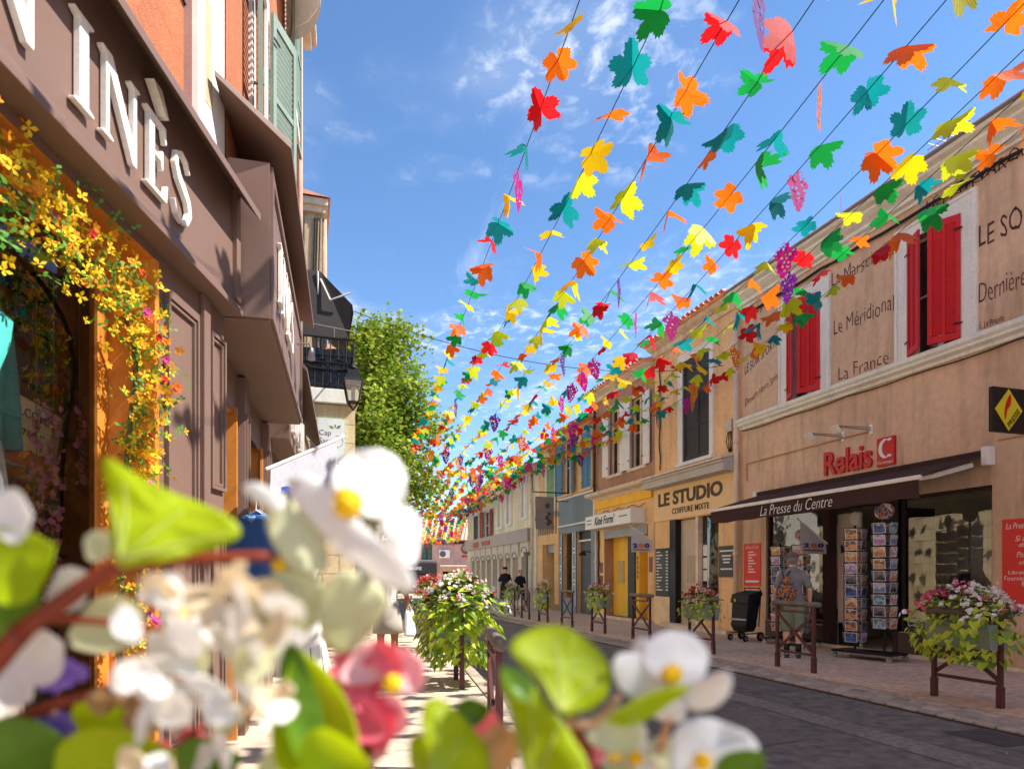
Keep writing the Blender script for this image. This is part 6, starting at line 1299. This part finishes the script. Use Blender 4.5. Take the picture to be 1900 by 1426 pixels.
for z, x0, x1, w_ in ((.20, -.12, .12, .18), (.34, -.17, .15, .23), (.40, -.15, .15, .22), (.98, -.09, .26, .25)): vv += [(x0, -w_, z), (x1, -w_, z), (x1, w_, z), (x0, w_, z)]
f.add(vv, [(3, 2, 1, 0)]+[(4*i+j, 4*i+(j+1) % 4, 4*i+4+(j+1) % 4, 4*i+4+j) for i in range(3) for j in range(4)]+[(12, 13, 14, 15)]); f.build('bag', M('black_nylon', lin(34, 34, 38), .6, .15, 6, .3, 12), Tr, bevel=.02)
f = MB(); f.add([(-.15, -.26, .80), (.29, -.26, .96), (.29, .26, .96), (-.15, .26, .80), (-.10, -.25, .99), (.27, -.25, 1.07), (.27, .25, 1.07), (-.10, .25, .99)], [(3, 2, 1, 0), (4, 5, 6, 7), (0, 1, 5, 4), (1, 2, 6, 5), (2, 3, 7, 6), (3, 0, 4, 7)]); f.build('flap', MATS['black_nylon'], Tr, bevel=.02)
f = MB(); f.box(-.172, -.160, -.235, .235, .44, .48); f.build('reflective_strip', M('silver_strip', lin(180, 180, 180), .4), Tr)
f = MB(); f.ball((-.155, .10, .86), (.006, .035, .035), 12, 8); f.build('badge', M('badge_yellow', lin(220, 180, 40), .5), Tr)
f = MB(); f.tube([(.2, -.22, .3), (.27, -.22, 1.05), (.22, -.22, 1.12), (.22, .22, 1.12), (.27, .22, 1.05), (.2, .22, .3)], .012, 6); f.build('handle', BLACK, Tr)
for sx, sy, r_ in ((-.17, -.22, .07), (-.17, .22, .07), (.2, -.27, .10), (.2, .27, .10)):
    f = MB(); f.tube([(sx, sy-.02, r_), (sx, sy-.012, r_), (sx, sy+.012, r_), (sx, sy+.02, r_)], [r_-.012, r_, r_, r_-.012], 18); wh = f.build('wheel', RUBBER, Tr); g = MB(); g.tube([(sx, sy-.024, r_), (sx, sy+.024, r_)], r_*.55, 14); g.build('hub', ZINC, wh)
f = MB(); f.bar((-.17, -.22, .16), (.2, -.24, .18), .02, .02); f.bar((-.17, .22, .16), (.2, .24, .18), .02, .02); f.build('frame', BLACK, Tr)
# clothes hung outside the left shops
DEN = M('denim', lin(64, 104, 160), .9, .18, 8, .2, 200)
J_ = thing('denim_jacket', 'blue denim jacket on a hanger outside the brown shop door', 'jacket', (-.36, 5.55, 1.2), R(-30))
f = MB(); pr_ = [(-.23, 0), (-.24, .38), (-.20, .60), (-.08, .68), (.08, .68), (.20, .60), (.24, .38), (.23, 0)]
f.prism(pr_, (0, .06, 0), (1, 0, 0), (0, 0, 1), .12); f.build('torso', DEN, J_, bevel=.03)
for s in (-1, 1): f = MB(); f.tube([(s*.19, 0, .60), (s*.27, .01, .40), (s*.31, .03, .05)], [.075, .065, .05], 12); f.build('sleeve', DEN, J_, True)
f = MB(); f.tube([(-.09, 0, .67), (0, -.07, .64), (.09, 0, .67), (0, .04, .71), (-.09, 0, .67)], .022, 8); f.build('collar', M('denim_pale', lin(120, 160, 206), .9, .1, 8), J_, True)
f = MB(); f.tube([(-.18, 0, .62), (0, 0, .72), (.18, 0, .62)], .007, 6); f.tube([(0, 0, .72), (0, 0, .80), (.03, 0, .83), (.05, 0, .80)], .004, 6); f.build('hanger', WHITE, J_)
J2 = thing('white_dress', 'white dress with black print hung outside the brown shops', 'dress', (-.02, 7.4, .35), R(-20))
f = MB(); vv = []
for j in range(13):
    z = j*.105; r_ = .30-.16*min(1, z/.9)+(.04 if z > 1.1 else 0)
    for i in range(20): t = 6.283*i/20; w_ = 1+.09*math.sin(6*t)*(1-z/1.3); vv.append((r_*w_*math.cos(t), r_*.55*w_*math.sin(t), z))
f.add(vv, [(j*20+i, j*20+(i+1) % 20, (j+1)*20+(i+1) % 20, (j+1)*20+i) for j in range(12) for i in range(20)]); f.build('cloth', M('white_linen', lin(232, 228, 220), .9, .06, 6, trans=.2), J2, True)
f = MB(); f.tube([(0, 0, 1.24), (0, 0, 1.42)], .006, 6); f.build('hanger', BLACK, J2)
f = MB()
for k in range(12): t = 6.283*k/12; f.add([(.305*math.cos(t-.03), .17*math.sin(t-.03), .02), (.305*math.cos(t+.03), .17*math.sin(t+.03), .02), (.26*math.cos(t+.015), .145*math.sin(t+.015), .32), (.26*math.cos(t-.015), .145*math.sin(t-.015), .32)], [(0, 1, 2, 3)])
f.build('black_print', BLK, J2)
# ------------------------------------------------------------------ begonias close to the lens, in a trough on the left kerb
r_ax, f_ax = V(CT, -ST, 0), V(ST, CT, 0)
def cp(x, y, d): return V(0, 0, EYE)+(r_ax*((x-950)/1240)+f_ax+V(0, 0, (1070-y)/1240))*d
PETW = M('begonia_petal_white', lin(252, 250, 246), .45, .03, 20, trans=.46, fine=.02)
PETG = M('begonia_petal_greenish', lin(232, 232, 196), .45, .08, 14, trans=.5, fine=.02)
PETP = M('begonia_petal_pink', lin(255, 132, 154), .4, .16, 16, trans=.36, fine=.02)
PETR = M('begonia_petal_rose', lin(255, 205, 208), .4, .12, 16, trans=.36, fine=.02)
BLF = M('begonia_leaf', lin(184, 206, 24), .5, .08, 24, .2, 60, trans=.62, tcol=lin(226, 236, 24), coat=0)
BLD = M('begonia_leaf_dark', lin(112, 152, 34), .4, .15, 24, .25, 60, trans=.45, coat=.15)
STM = M('begonia_stem', lin(138, 56, 32), .45, .2, 30, trans=.1); STG = M('begonia_stem_pale', lin(222, 170, 130), .45, .2, 30, trans=.2)
STA = M('begonia_stamen', lin(248, 200, 10), .6, .1, 90); BRN = M('spent_bloom', lin(214, 168, 112), .7, .25, 60, trans=.35); VIO = M('lavender_petal', lin(178, 142, 228), .5, .12, 30, trans=.4)
def sheet(parent, name, mat, base, tip, w, side=0, cup=.22, shape='petal', roll=0, ruf=.02, seed=0, thick=.0006, asym=0):
    """a petal or leaf from base to tip, w wide, bowed away from or towards the lens"""
    q = random.Random(seed+int(w*1e5)); base, tip = Vector(base), Vector(tip); d = tip-base; L = d.length; d.normalize()
    n = (-f_ax); n = (n-d*n.dot(d)).normalized(); e = d.cross(n)
    if roll: m = Matrix.Rotation(R(roll), 3, d); n = m @ n; e = m @ e
    I, J = 12, 8; vv = []; ph = q.uniform(0, 6)
    for i in range(I+1):
        t = i/I
        if shape == 'petal': hw = math.sin(math.pi*min(1, t*.93+.035))**.62*(.62+.38*t) if t < 1 else 0
        elif shape == 'leaf': hw = (math.sin(math.pi*(t*.96+.02))**.55)*(1.06-.42*t) if 0 < t < 1 else .04
        else: hw = math.sin(math.pi*min(1, t*.98+.01))**.8
        for j in range(J+1):
            s = (j/J-.5)*2; wx = hw*w/2*s*(1+asym*s)
            z = cup*w*(.5*(s*s)*hw-.35*math.sin(math.pi*t))+ruf*w*math.sin(9*t+ph+3*s)*abs(s)**2
            if shape == 'leaf': z += .10*w*abs(s)*hw
            vv.append(base+d*(L*t*(1-.05*s*s))+e*wx+n*z)
    f = MB(); f.add(vv, [(i*(J+1)+j, (i+1)*(J+1)+j, (i+1)*(J+1)+j+1, i*(J+1)+j+1) for i in range(I) for j in range(J)])
    o = f.build(name, mat, parent, True); so = o.modifiers.new('thick', 'SOLIDIFY'); so.thickness = thick; so.offset = 0
    ss = o.modifiers.new('sub', 'SUBSURF'); ss.levels = 1; ss.render_levels = 1; return o
def px(parent, name, mat, b, t, wpx, d0, d1, **k): return sheet(parent, name, mat, cp(*b, d0), cp(*t, d1), wpx*1.2*(d0+d1)/2/1240, **k)
VEIN = M('begonia_vein', lin(206, 216, 110), .5, .05, 20, trans=.3)
def poly(parent, name, mat, pts, d, bulge, tilt, seed, thick=.0007, base=None):
    """a petal or leaf of a given outline at distance d: three rings inside the rim carry its bow, tilt and ripple"""
    q = random.Random(seed); n0 = len(pts); cx_, cy_ = sum(p[0] for p in pts)/n0, sum(p[1] for p in pts)/n0; P = []
    for i in range(n0):          # round the outline
        a, b = pts[i], pts[(i+1) % n0]; P += [a, ((a[0]+b[0])/2, (a[1]+b[1])/2)]
    P = [tuple((P[i-1][k]+2*P[i][k]+P[(i+1) % len(P)][k])/4*1.0 for k in (0, 1)) for i in range(len(P))]
    ar = abs(sum(P[i-1][0]*P[i][1]-P[i][0]*P[i-1][1] for i in range(len(P))))/2; per = sum(math.dist(P[i-1], P[i]) for i in range(len(P))); inr = 1.7*ar/per
    P = [(cx_+(x-cx_)*(1+q.uniform(-.035, .035)), cy_+(y-cy_)*(1+q.uniform(-.035, .035))) for x, y in P]
    n = len(P); size = max(math.dist(p, (cx_, cy_)) for p in P); ph = q.uniform(0, 6); vs = []
    for k, r in enumerate((1, .82, .55, .28)):
        for i, (x, y) in enumerate(P):
            X, Y = cx_+(x-cx_)*r, cy_+(y-cy_)*r; u, w = (X-cx_)/size, (Y-cy_)/size
            dz = inr/1240*d*(bulge*(1-r*r)*-1.2+.22*math.sin(4*math.atan2(w, u)+ph)*r*r*r)+tilt[0]*u*.5-tilt[1]*w*.5
            if name == 'leaf': dz -= inr/1240*d*.05*math.sin(7*math.atan2(w, u)+ph)*r*(1-r)*4
            vs.append(cp(X, Y, d+dz))
    vs.append(cp(cx_, cy_, d-inr/1240*d*bulge*1.2)); f = MB()
    f.add(vs, [(k*n+i, k*n+(i+1) % n, (k+1)*n+(i+1) % n, (k+1)*n+i) for k in range(3) for i in range(n)]+[(3*n+i, 3*n+(i+1) % n, 4*n) for i in range(n)])
    o = f.build(name, mat, parent, True); so = o.modifiers.new('thick', 'SOLIDIFY'); so.thickness = thick; so.offset = 0
    if base is not None:
        def surf(X, Y):
            a = math.atan2(Y-cy_, X-cx_); bi = min(range(n), key=lambda i: abs((math.atan2(P[i][1]-cy_, P[i][0]-cx_)-a+math.pi) % (2*math.pi)-math.pi)); r = min(1, math.dist((X, Y), (cx_, cy_))/max(1e-6, math.dist(P[bi], (cx_, cy_))))
            u, w = (X-cx_)/size, (Y-cy_)/size
            return cp(X, Y, d+inr/1240*d*(bulge*(1-r*r)*-1.2+.22*math.sin(4*math.atan2(w, u)+ph)*r*r*r)+tilt[0]*u*.5-tilt[1]*w*.5-inr/1240*d*.05*math.sin(7*math.atan2(w, u)+ph)*r*(1-r)*4-.0012)
        B = pts[base]; B = (B[0]+(cx_-B[0])*.06, B[1]+(cy_-B[1])*.06)
        for k in range(2, n0-1, 2):
            e = pts[(base+k) % n0]; e = (B[0]+(e[0]-B[0])*.86, B[1]+(e[1]-B[1])*.86); m_ = ((B[0]+e[0])/2+(cx_-(B[0]+e[0])/2)*.25, (B[1]+e[1])/2+(cy_-(B[1]+e[1])/2)*.25)
            Q = [((1-t)**2*B[0]+2*t*(1-t)*m_[0]+t*t*e[0], (1-t)**2*B[1]+2*t*(1-t)*m_[1]+t*t*e[1]) for t in [j/8 for j in range(9)]]
            MB().tube([surf(*p) for p in Q], [.0011-.0008*j/8 for j in range(9)], 5).build('vein', VEIN, o, True)
    return o
def stamens(parent, x, y, d, rpx):
    c = cp(x, y, d); f = MB(); q = random.Random(x); r0 = rpx*d/1240
    for _ in range(46): v = V(q.gauss(0, 1), q.gauss(0, 1), q.gauss(0, 1)).normalized(); f.ball(c+v*r0*.72, r0*.34, 6, 4)
    f.ball(c, r0*.75, 8, 6); return f.build('stamens', STA, parent, True)
def stem(parent, pts, r0, r1, mat=STM):
    n = len(pts); P = [cp(*p) for p in pts]; Q = []
    for i in range(n-1):
        for k in range(5): Q.append(P[i].lerp(P[i+1], k/5))
    Q.append(P[-1]); return MB().tube(Q, [r0+(r1-r0)*i/(len(Q)-1) for i in range(len(Q))], 10).build('stem', mat, parent, True)
TQ = V(0, 0, 0)+f_ax*.62
trw = thing('flower_trough', 'sage green metal trough of begonias on the left kerb just below the lens', 'planter', (TQ.x, TQ.y, 0), -TH)
f = MB(); f.prism([(-.62, 0), (.50, 0), (.55, .24), (-.67, .24)], (0, .13, .72), (1, 0, 0), (0, 0, 1), .26); f.build('trough', M('sage_trough', lin(150, 160, 142)), trw, bevel=.01)
f = MB(); f.box(-.6, .48, -.10, .10, .955, .975); f.build('soil', M('soil', lin(60, 46, 36)), trw)
for s in (-.45, .35): f = MB(); f.box(s-.022, s+.022, .14, .184, .0, .98); f.build('post', MAROON, trw)
f = MB(); f.bar((-.45, .162, .66), (.35, .162, .66), .035, .035); f.build('rail', MAROON, trw)
# --- white begonia on the left
WB = thing('white_begonia', 'large white begonia with yellow centre and lime leaves in the left foreground', 'flower', cp(560, 1426, .45)-V(0, 0, .3))
a = .43
poly(WB, 'petal', PETW, [(610,880),(640,845),(680,828),(725,835),(750,865),(757,900),(745,940),(720,962),(680,960),(650,948),(620,920)], a+.012, -.18, (.03, .02), 1)
poly(WB, 'petal', PETW, [(530,890),(570,872),(610,900),(650,950),(700,1000),(755,1045),(774,1085),(760,1108),(700,1080),(640,1035),(590,985),(550,935)], a-.012, .16, (-.05, .02), 2)
poly(WB, 'petal', PETW, [(690,950),(740,930),(775,950),(783,985),(772,1040),(760,1060),(720,1020)], a+.008, .14, (0, .03), 3)
poly(WB, 'petal', PETG, [(490,905),(540,915),(590,980),(614,1030),(604,1062),(560,1064),(520,1035),(492,985)], a+.006, .18, (.02, .02), 4)
poly(WB, 'petal', PETG, [(470,1130),(487,1080),(520,1048),(570,1052),(612,1090),(604,1140),(570,1176),(520,1183),(478,1168)], a+.02, .2, (0, -.03), 5)
poly(WB, 'petal', PETG, [(590,1090),(640,1050),(700,1078),(727,1110),(692,1170),(650,1217),(610,1208),(588,1150)], a+.016, .2, (.02, -.03), 6)
poly(WB, 'petal', PETW, [(445,900),(470,891),(502,905),(536,930),(520,952),(490,942),(460,922)], a, .2, (0, 0), 7)
stamens(WB, 645, 932, a-.012, 29)
stamens(WB, 520, 1048, a+.01, 16)
stem(WB, [(40, 1170, .40), (200, 1055, .41), (330, 1038, .42), (510, 1030, .43)], .0062, .0032)
stem(WB, [(40, 1170, .40), (-60, 1290, .42), (-90, 1460, .48), (-40, 1800, .56)], .0066, .008)
stem(WB, [(70, 1150, .44), (160, 1150, .44), (300, 1165, .45)], .0030, .0020, STM)
stem(WB, [(0, 1345, .46), (120, 1300, .46), (240, 1270, .47)], .0046, .003)
poly(WB, 'leaf', BLF, [(185,843),(230,866),(300,905),(360,930),(425,950),(454,985),(440,1005),(380,1022),(300,1042),(235,1055),(212,1048),(203,980),(193,900)], .395, .12, (.03, .04), 8, base=10)
px(WB, 'leaf', BLF, (-40, 1080), (105, 1010), 150, .40, .41, shape='leaf', cup=.15, seed=13)
px(WB, 'leaf', BLD, (-30, 1180), (70, 1060), 130, .43, .43, shape='leaf', cup=.15, seed=14)
px(WB, 'petal', PETW, (-20, 960), (62, 955), 105, .40, .40, cup=.2, seed=15)
px(WB, 'petal', PETW, (90, 1130), (165, 1060), 80, .45, .44, cup=.2, seed=16)
px(WB, 'petal', PETG, (130, 1190), (270, 1130), 110, .45, .45, cup=.3, seed=17)
px(WB, 'petal', PETG, (165, 1040), (200, 985), 60, .43, .43, cup=.2, seed=18)
px(WB, 'petal', PETW, (20, 1250), (120, 1190), 110, .46, .45, cup=.25, seed=19)
px(WB, 'petal', PETW, (-10, 1230), (60, 1300), 90, .47, .46, cup=.25, seed=20)
q = random.Random(5); CRM = M('begonia_petal_cream', lin(246, 232, 204), .45, .1, 14, trans=.5, fine=.02)
for k in range(64):
    x, y = q.uniform(235, 525), q.uniform(1050, 1430)
    if y < 1130 and x < 290: x += 60
    an = q.uniform(0, 6.28); L = q.uniform(50, 110); dd = q.uniform(.36, .48)
    px(WB, 'petal', q.choice((PETW, PETW, PETW, PETG, CRM)), (x-math.cos(an)*L*.5, y-math.sin(an)*L*.5), (x+math.cos(an)*L*.5, y+math.sin(an)*L*.5), q.uniform(40, 85), dd, dd+q.uniform(-.03, .03), cup=q.uniform(.0, .10), roll=q.uniform(-50, 50), ruf=.05, seed=30+k)
for k, (x, y, s) in enumerate(((300, 1110, 26), (355, 1190, 20), (275, 1290, 30), (190, 1300, 24), (415, 1185, 16), (250, 1330, 22), (330, 1330, 24), (290, 1180, 18), (400, 1120, 14), (230, 1290, 20), (450, 1330, 16))):
    f = MB(); c = cp(x, y, .462); rr = s*.462/1240; f.ball(c, (rr, rr*.8, rr*.9), 10, 7)
    for _ in range(10): v = V(q.gauss(0, 1), q.gauss(0, 1), q.gauss(0, 1)).normalized(); f.ball(c+v*rr*.8, rr*.45, 6, 4)
    f.build('spent_bloom', BRN, WB, True)
for k, (x, y) in enumerate(((425, 1190), (330, 1145))): stamens(WB, x, y, .447, 16)
px(WB, 'leaf', BLD, (565, 1420), (530, 1175), 90, .415, .41, shape='leaf', cup=.5, seed=60, roll=60)
px(WB, 'leaf', BLF, (600, 1480), (555, 1200), 150, .42, .42, shape='leaf', cup=.35, seed=61, roll=28)
px(WB, 'leaf', BLF, (560, 1440), (690, 1415), 170, .40, .40, shape='leaf', cup=.25, seed=62)
px(WB, 'leaf', BLF, (100, 1440), (330, 1395), 150, .44, .44, shape='leaf', cup=.2, seed=63)
px(WB, 'leaf', BLD, (-20, 1420), (130, 1370), 150, .45, .45, shape='leaf', cup=.2, seed=64)
px(WB, 'leaf', BLF, (130, 1330), (280, 1345), 110, .49, .49, shape='leaf', cup=.2, seed=65)
px(WB, 'leaf', BLD, (330, 1440), (450, 1400), 120, .47, .47, shape='leaf', cup=.2, seed=66)
# --- pink begonia in the middle
PB = thing('pink_begonia', 'double pink-red begonia with yellow centre left of the big planter', 'flower', cp(680, 1426, .46)-V(0, 0, .3))
a = .46
for k, (b, t, w_, m, ro) in enumerate((((700, 1260), (660, 1205), 110, PETR, 10), ((720, 1265), (785, 1225), 95, PETR, -20), ((725, 1290), (735, 1368), 62, PETR, 15), ((690, 1260), (610, 1245), 85, PETP, 20), ((690, 1280), (625, 1330), 120, PETP, -10), ((680, 1300), (650, 1380), 120, PETP, 12), ((660, 1290), (605, 1290), 90, PETP, 0), ((700, 1290), (700, 1395), 90, PETP, 30), ((670, 1350), (690, 1420), 90, PETR, 10), ((655, 1240), (640, 1200), 70, PETR, 0), ((700, 1240), (735, 1198), 80, PETP, -15), ((640, 1310), (610, 1360), 80, PETP, 20))): px(PB, 'petal', m, b, t, w_, a+.004*k % .02, a+.01*math.sin(k), cup=.3, roll=ro, seed=80+k)
qp = random.Random(44)
for k in range(16):
    an = qp.uniform(0, 6.28); x0, y0 = 680+qp.uniform(-30, 30), 1285+qp.uniform(-35, 50); L = qp.uniform(50, 85)
    px(PB, 'petal', qp.choice((PETP, PETR, PETP)), (x0, y0), (x0+math.cos(an)*L*.9, y0+math.sin(an)*L), qp.uniform(50, 80), a+.012, a+qp.uniform(-.012, .02), cup=qp.uniform(0, .15), roll=qp.uniform(-40, 40), ruf=.06, seed=300+k)
stamens(PB, 728, 1268, a-.022, 18)
stem(PB, [(680, 1380, .47), (690, 1500, .5), (640, 1800, .58)], .004, .005, STM)
for k, (b, t, w_, m) in enumerate((((300, 1430), (270, 1375), 80, PETP), ((330, 1400), (385, 1365), 70, PETP), ((880, 1310), (910, 1370), 60, PETP), ((500, 1440), (540, 1405), 60, PETP))): px(PB, 'petal', m, b, t, w_, .5, .5, cup=.3, seed=95+k)
stem(PB, [(270, 1470, .5), (330, 1390, .5), (375, 1345, .5)], .003, .0025, STM)
# --- lavender flowers
LV = thing('lavender_flower', 'small lavender purple flowers at the far left among the begonias', 'flower', cp(110, 1426, .5)-V(0, 0, .3))
for k, (x, y, s) in enumerate(((130, 1248, 36), (95, 1262, 30), (110, 1345, 36), (75, 1350, 28))):
    for j in range(4): t = j*1.57+k; px(LV, 'petal', VIO, (x, y), (x+math.cos(t)*s, y+math.sin(t)*s*.75), s*.95, .47, .465, cup=.2, seed=120+k*5+j)
stem(LV, [(100, 1300, .475), (90, 1420, .5), (120, 1800, .58)], .002, .003, STG)
# --- white begonia on the right
WR = thing('white_begonia', 'white begonia with big lime leaf in the right foreground', 'flower', cp(1150, 1426, .45)-V(0, 0, .3))
a = .44
poly(WR, 'petal', PETW, [(1188,1210),(1205,1183),(1240,1166),(1285,1173),(1314,1205),(1317,1240),(1300,1267),(1262,1278),(1220,1264),(1193,1235)], a+.006, -.18, (.02, .03), 11)
poly(WR, 'petal', PETW, [(1258,1277),(1300,1262),(1345,1238),(1362,1255),(1357,1287),(1325,1317),(1285,1321),(1262,1302)], a-.006, .16, (-.03, 0), 12)
poly(WR, 'petal', PETW, [(1128,1225),(1165,1203),(1200,1213),(1237,1255),(1232,1287),(1190,1303),(1148,1282)], a, .16, (.03, 0), 13)
poly(WR, 'petal', PETW, [(1205,1300),(1260,1288),(1278,1320),(1265,1345),(1212,1335)], a+.004, .16, (0, -.03), 14)
poly(WR, 'petal', PETW, [(1170,1190),(1195,1178),(1215,1195),(1205,1220),(1180,1222)], a+.02, .2, (0, 0), 15)
stamens(WR, 1247, 1250, a-.012, 20)
poly(WR, 'petal', PETW, [(1243,1360),(1275,1333),(1320,1327),(1365,1348),(1402,1365),(1412,1400),(1392,1426),(1402,1460),(1260,1465),(1243,1410)], a-.008, -.16, (.02, .02), 16)
px(WR, 'leaf', BLD, (1330, 1460), (1420, 1395), 90, a-.02, a-.02, shape='leaf', cup=.2, seed=150)
stamens(WR, 1303, 1412, a-.02, 17)
poly(WR, 'leaf', BLF, [(946,1215),(953,1185),(985,1163),(1030,1155),(1062,1172),(1088,1184),(1117,1213),(1136,1250),(1130,1292),(1092,1318),(1060,1328),(1038,1324),(1018,1292),(983,1247)], .425, .2, (.04, .05), 17, base=11)
poly(WR, 'leaf', BLF, [(923,1238),(950,1236),(985,1260),(1010,1300),(1040,1335),(1067,1370),(1097,1426),(1112,1485),(990,1485),(968,1426),(953,1340),(933,1280)], .405, .15, (-.05, .02), 18, base=8)
px(WR, 'leaf', BLD, (980, 1300), (930, 1235), 60, .405, .405, shape='leaf', cup=.4, seed=153, roll=50)
px(WR, 'leaf', BLF, (1125, 1335), (1285, 1268), 75, .425, .42, shape='leaf', cup=.5, seed=154, roll=50)
px(WR, 'petal', PETG, (1150, 1310), (1130, 1400), 110, .43, .43, cup=.3, seed=155)
poly(WR, 'leaf', BLF, [(785,1298),(815,1295),(842,1308),(872,1343),(907,1383),(912,1426),(902,1475),(790,1475),(790,1390),(781,1340)], .42, .16, (.04, .02), 19, base=7)
poly(WR, 'leaf', BLF, [(755,1366),(785,1358),(802,1378),(802,1426),(790,1470),(766,1450)], .41, .12, (-.04, 0), 20, base=4)
px(WR, 'leaf', BLD, (845, 1320), (912, 1312), 62, .45, .45, shape='leaf', cup=.4, seed=158, roll=20)
px(WR, 'petal', BRN, (930, 1440), (925, 1335), 70, .43, .43, cup=.3, seed=159)
stem(WR, [(1050, 1340, .43), (1100, 1345, .43), (1150, 1290, .43)], .0035, .0022, STG)
stem(WR, [(1060, 1335, .43), (1130, 1480, .46), (1100, 1800, .58)], .004, .006, STM)
stem(WR, [(1250, 1300, .445), (1225, 1390, .46), (1180, 1500, .48), (1130, 1800, .58)], .002, .004, STG)
stem(WR, [(1300, 1430, .44), (1240, 1500, .47), (1150, 1800, .58)], .002, .004, STG)
for k, (x, y) in enumerate(((1150, 1420), (1190, 1400), (1120, 1440), (1215, 1440), (1235, 1395), (1170, 1360))):
    an = q.uniform(0, 6.28); px(WR, 'petal', PETW if k % 2 else PETG, (x-math.cos(an)*35, y-math.sin(an)*35), (x+math.cos(an)*35, y+math.sin(an)*35), 62, .46, .455, cup=.3, roll=q.uniform(-40, 40), seed=170+k)
for k, (x, y, s) in enumerate(((1180, 1405, 14), (1140, 1395, 16), (1100, 1385, 14))): stamens(WR, x, y, .452, s)
px(WR, 'petal', PETP, (1105, 1420), (1115, 1370), 30, .44, .44, cup=.2, seed=180)
# the body of the plants below the frame
bl, bp = MB(), MB()
for k in range(220):
    x, y, z = q.uniform(-.58, .46), q.gauss(0, .10), q.uniform(.97, 1.14); c = V(TQ.x, TQ.y, 0)+r_ax*x+f_ax*y+V(0, 0, z); ivy_leaf(bl, c, (q.gauss(0, 1), q.gauss(0, 1), q.gauss(0, .5)), (q.gauss(0, .4), q.gauss(0, .4), 1), q.uniform(.03, .055))
o = bl.build('begonia_foliage', BLD, None, kind='stuff', loc=(TQ.x, TQ.y, .97), label='low green begonia leaves filling the near trough', cat='foliage')
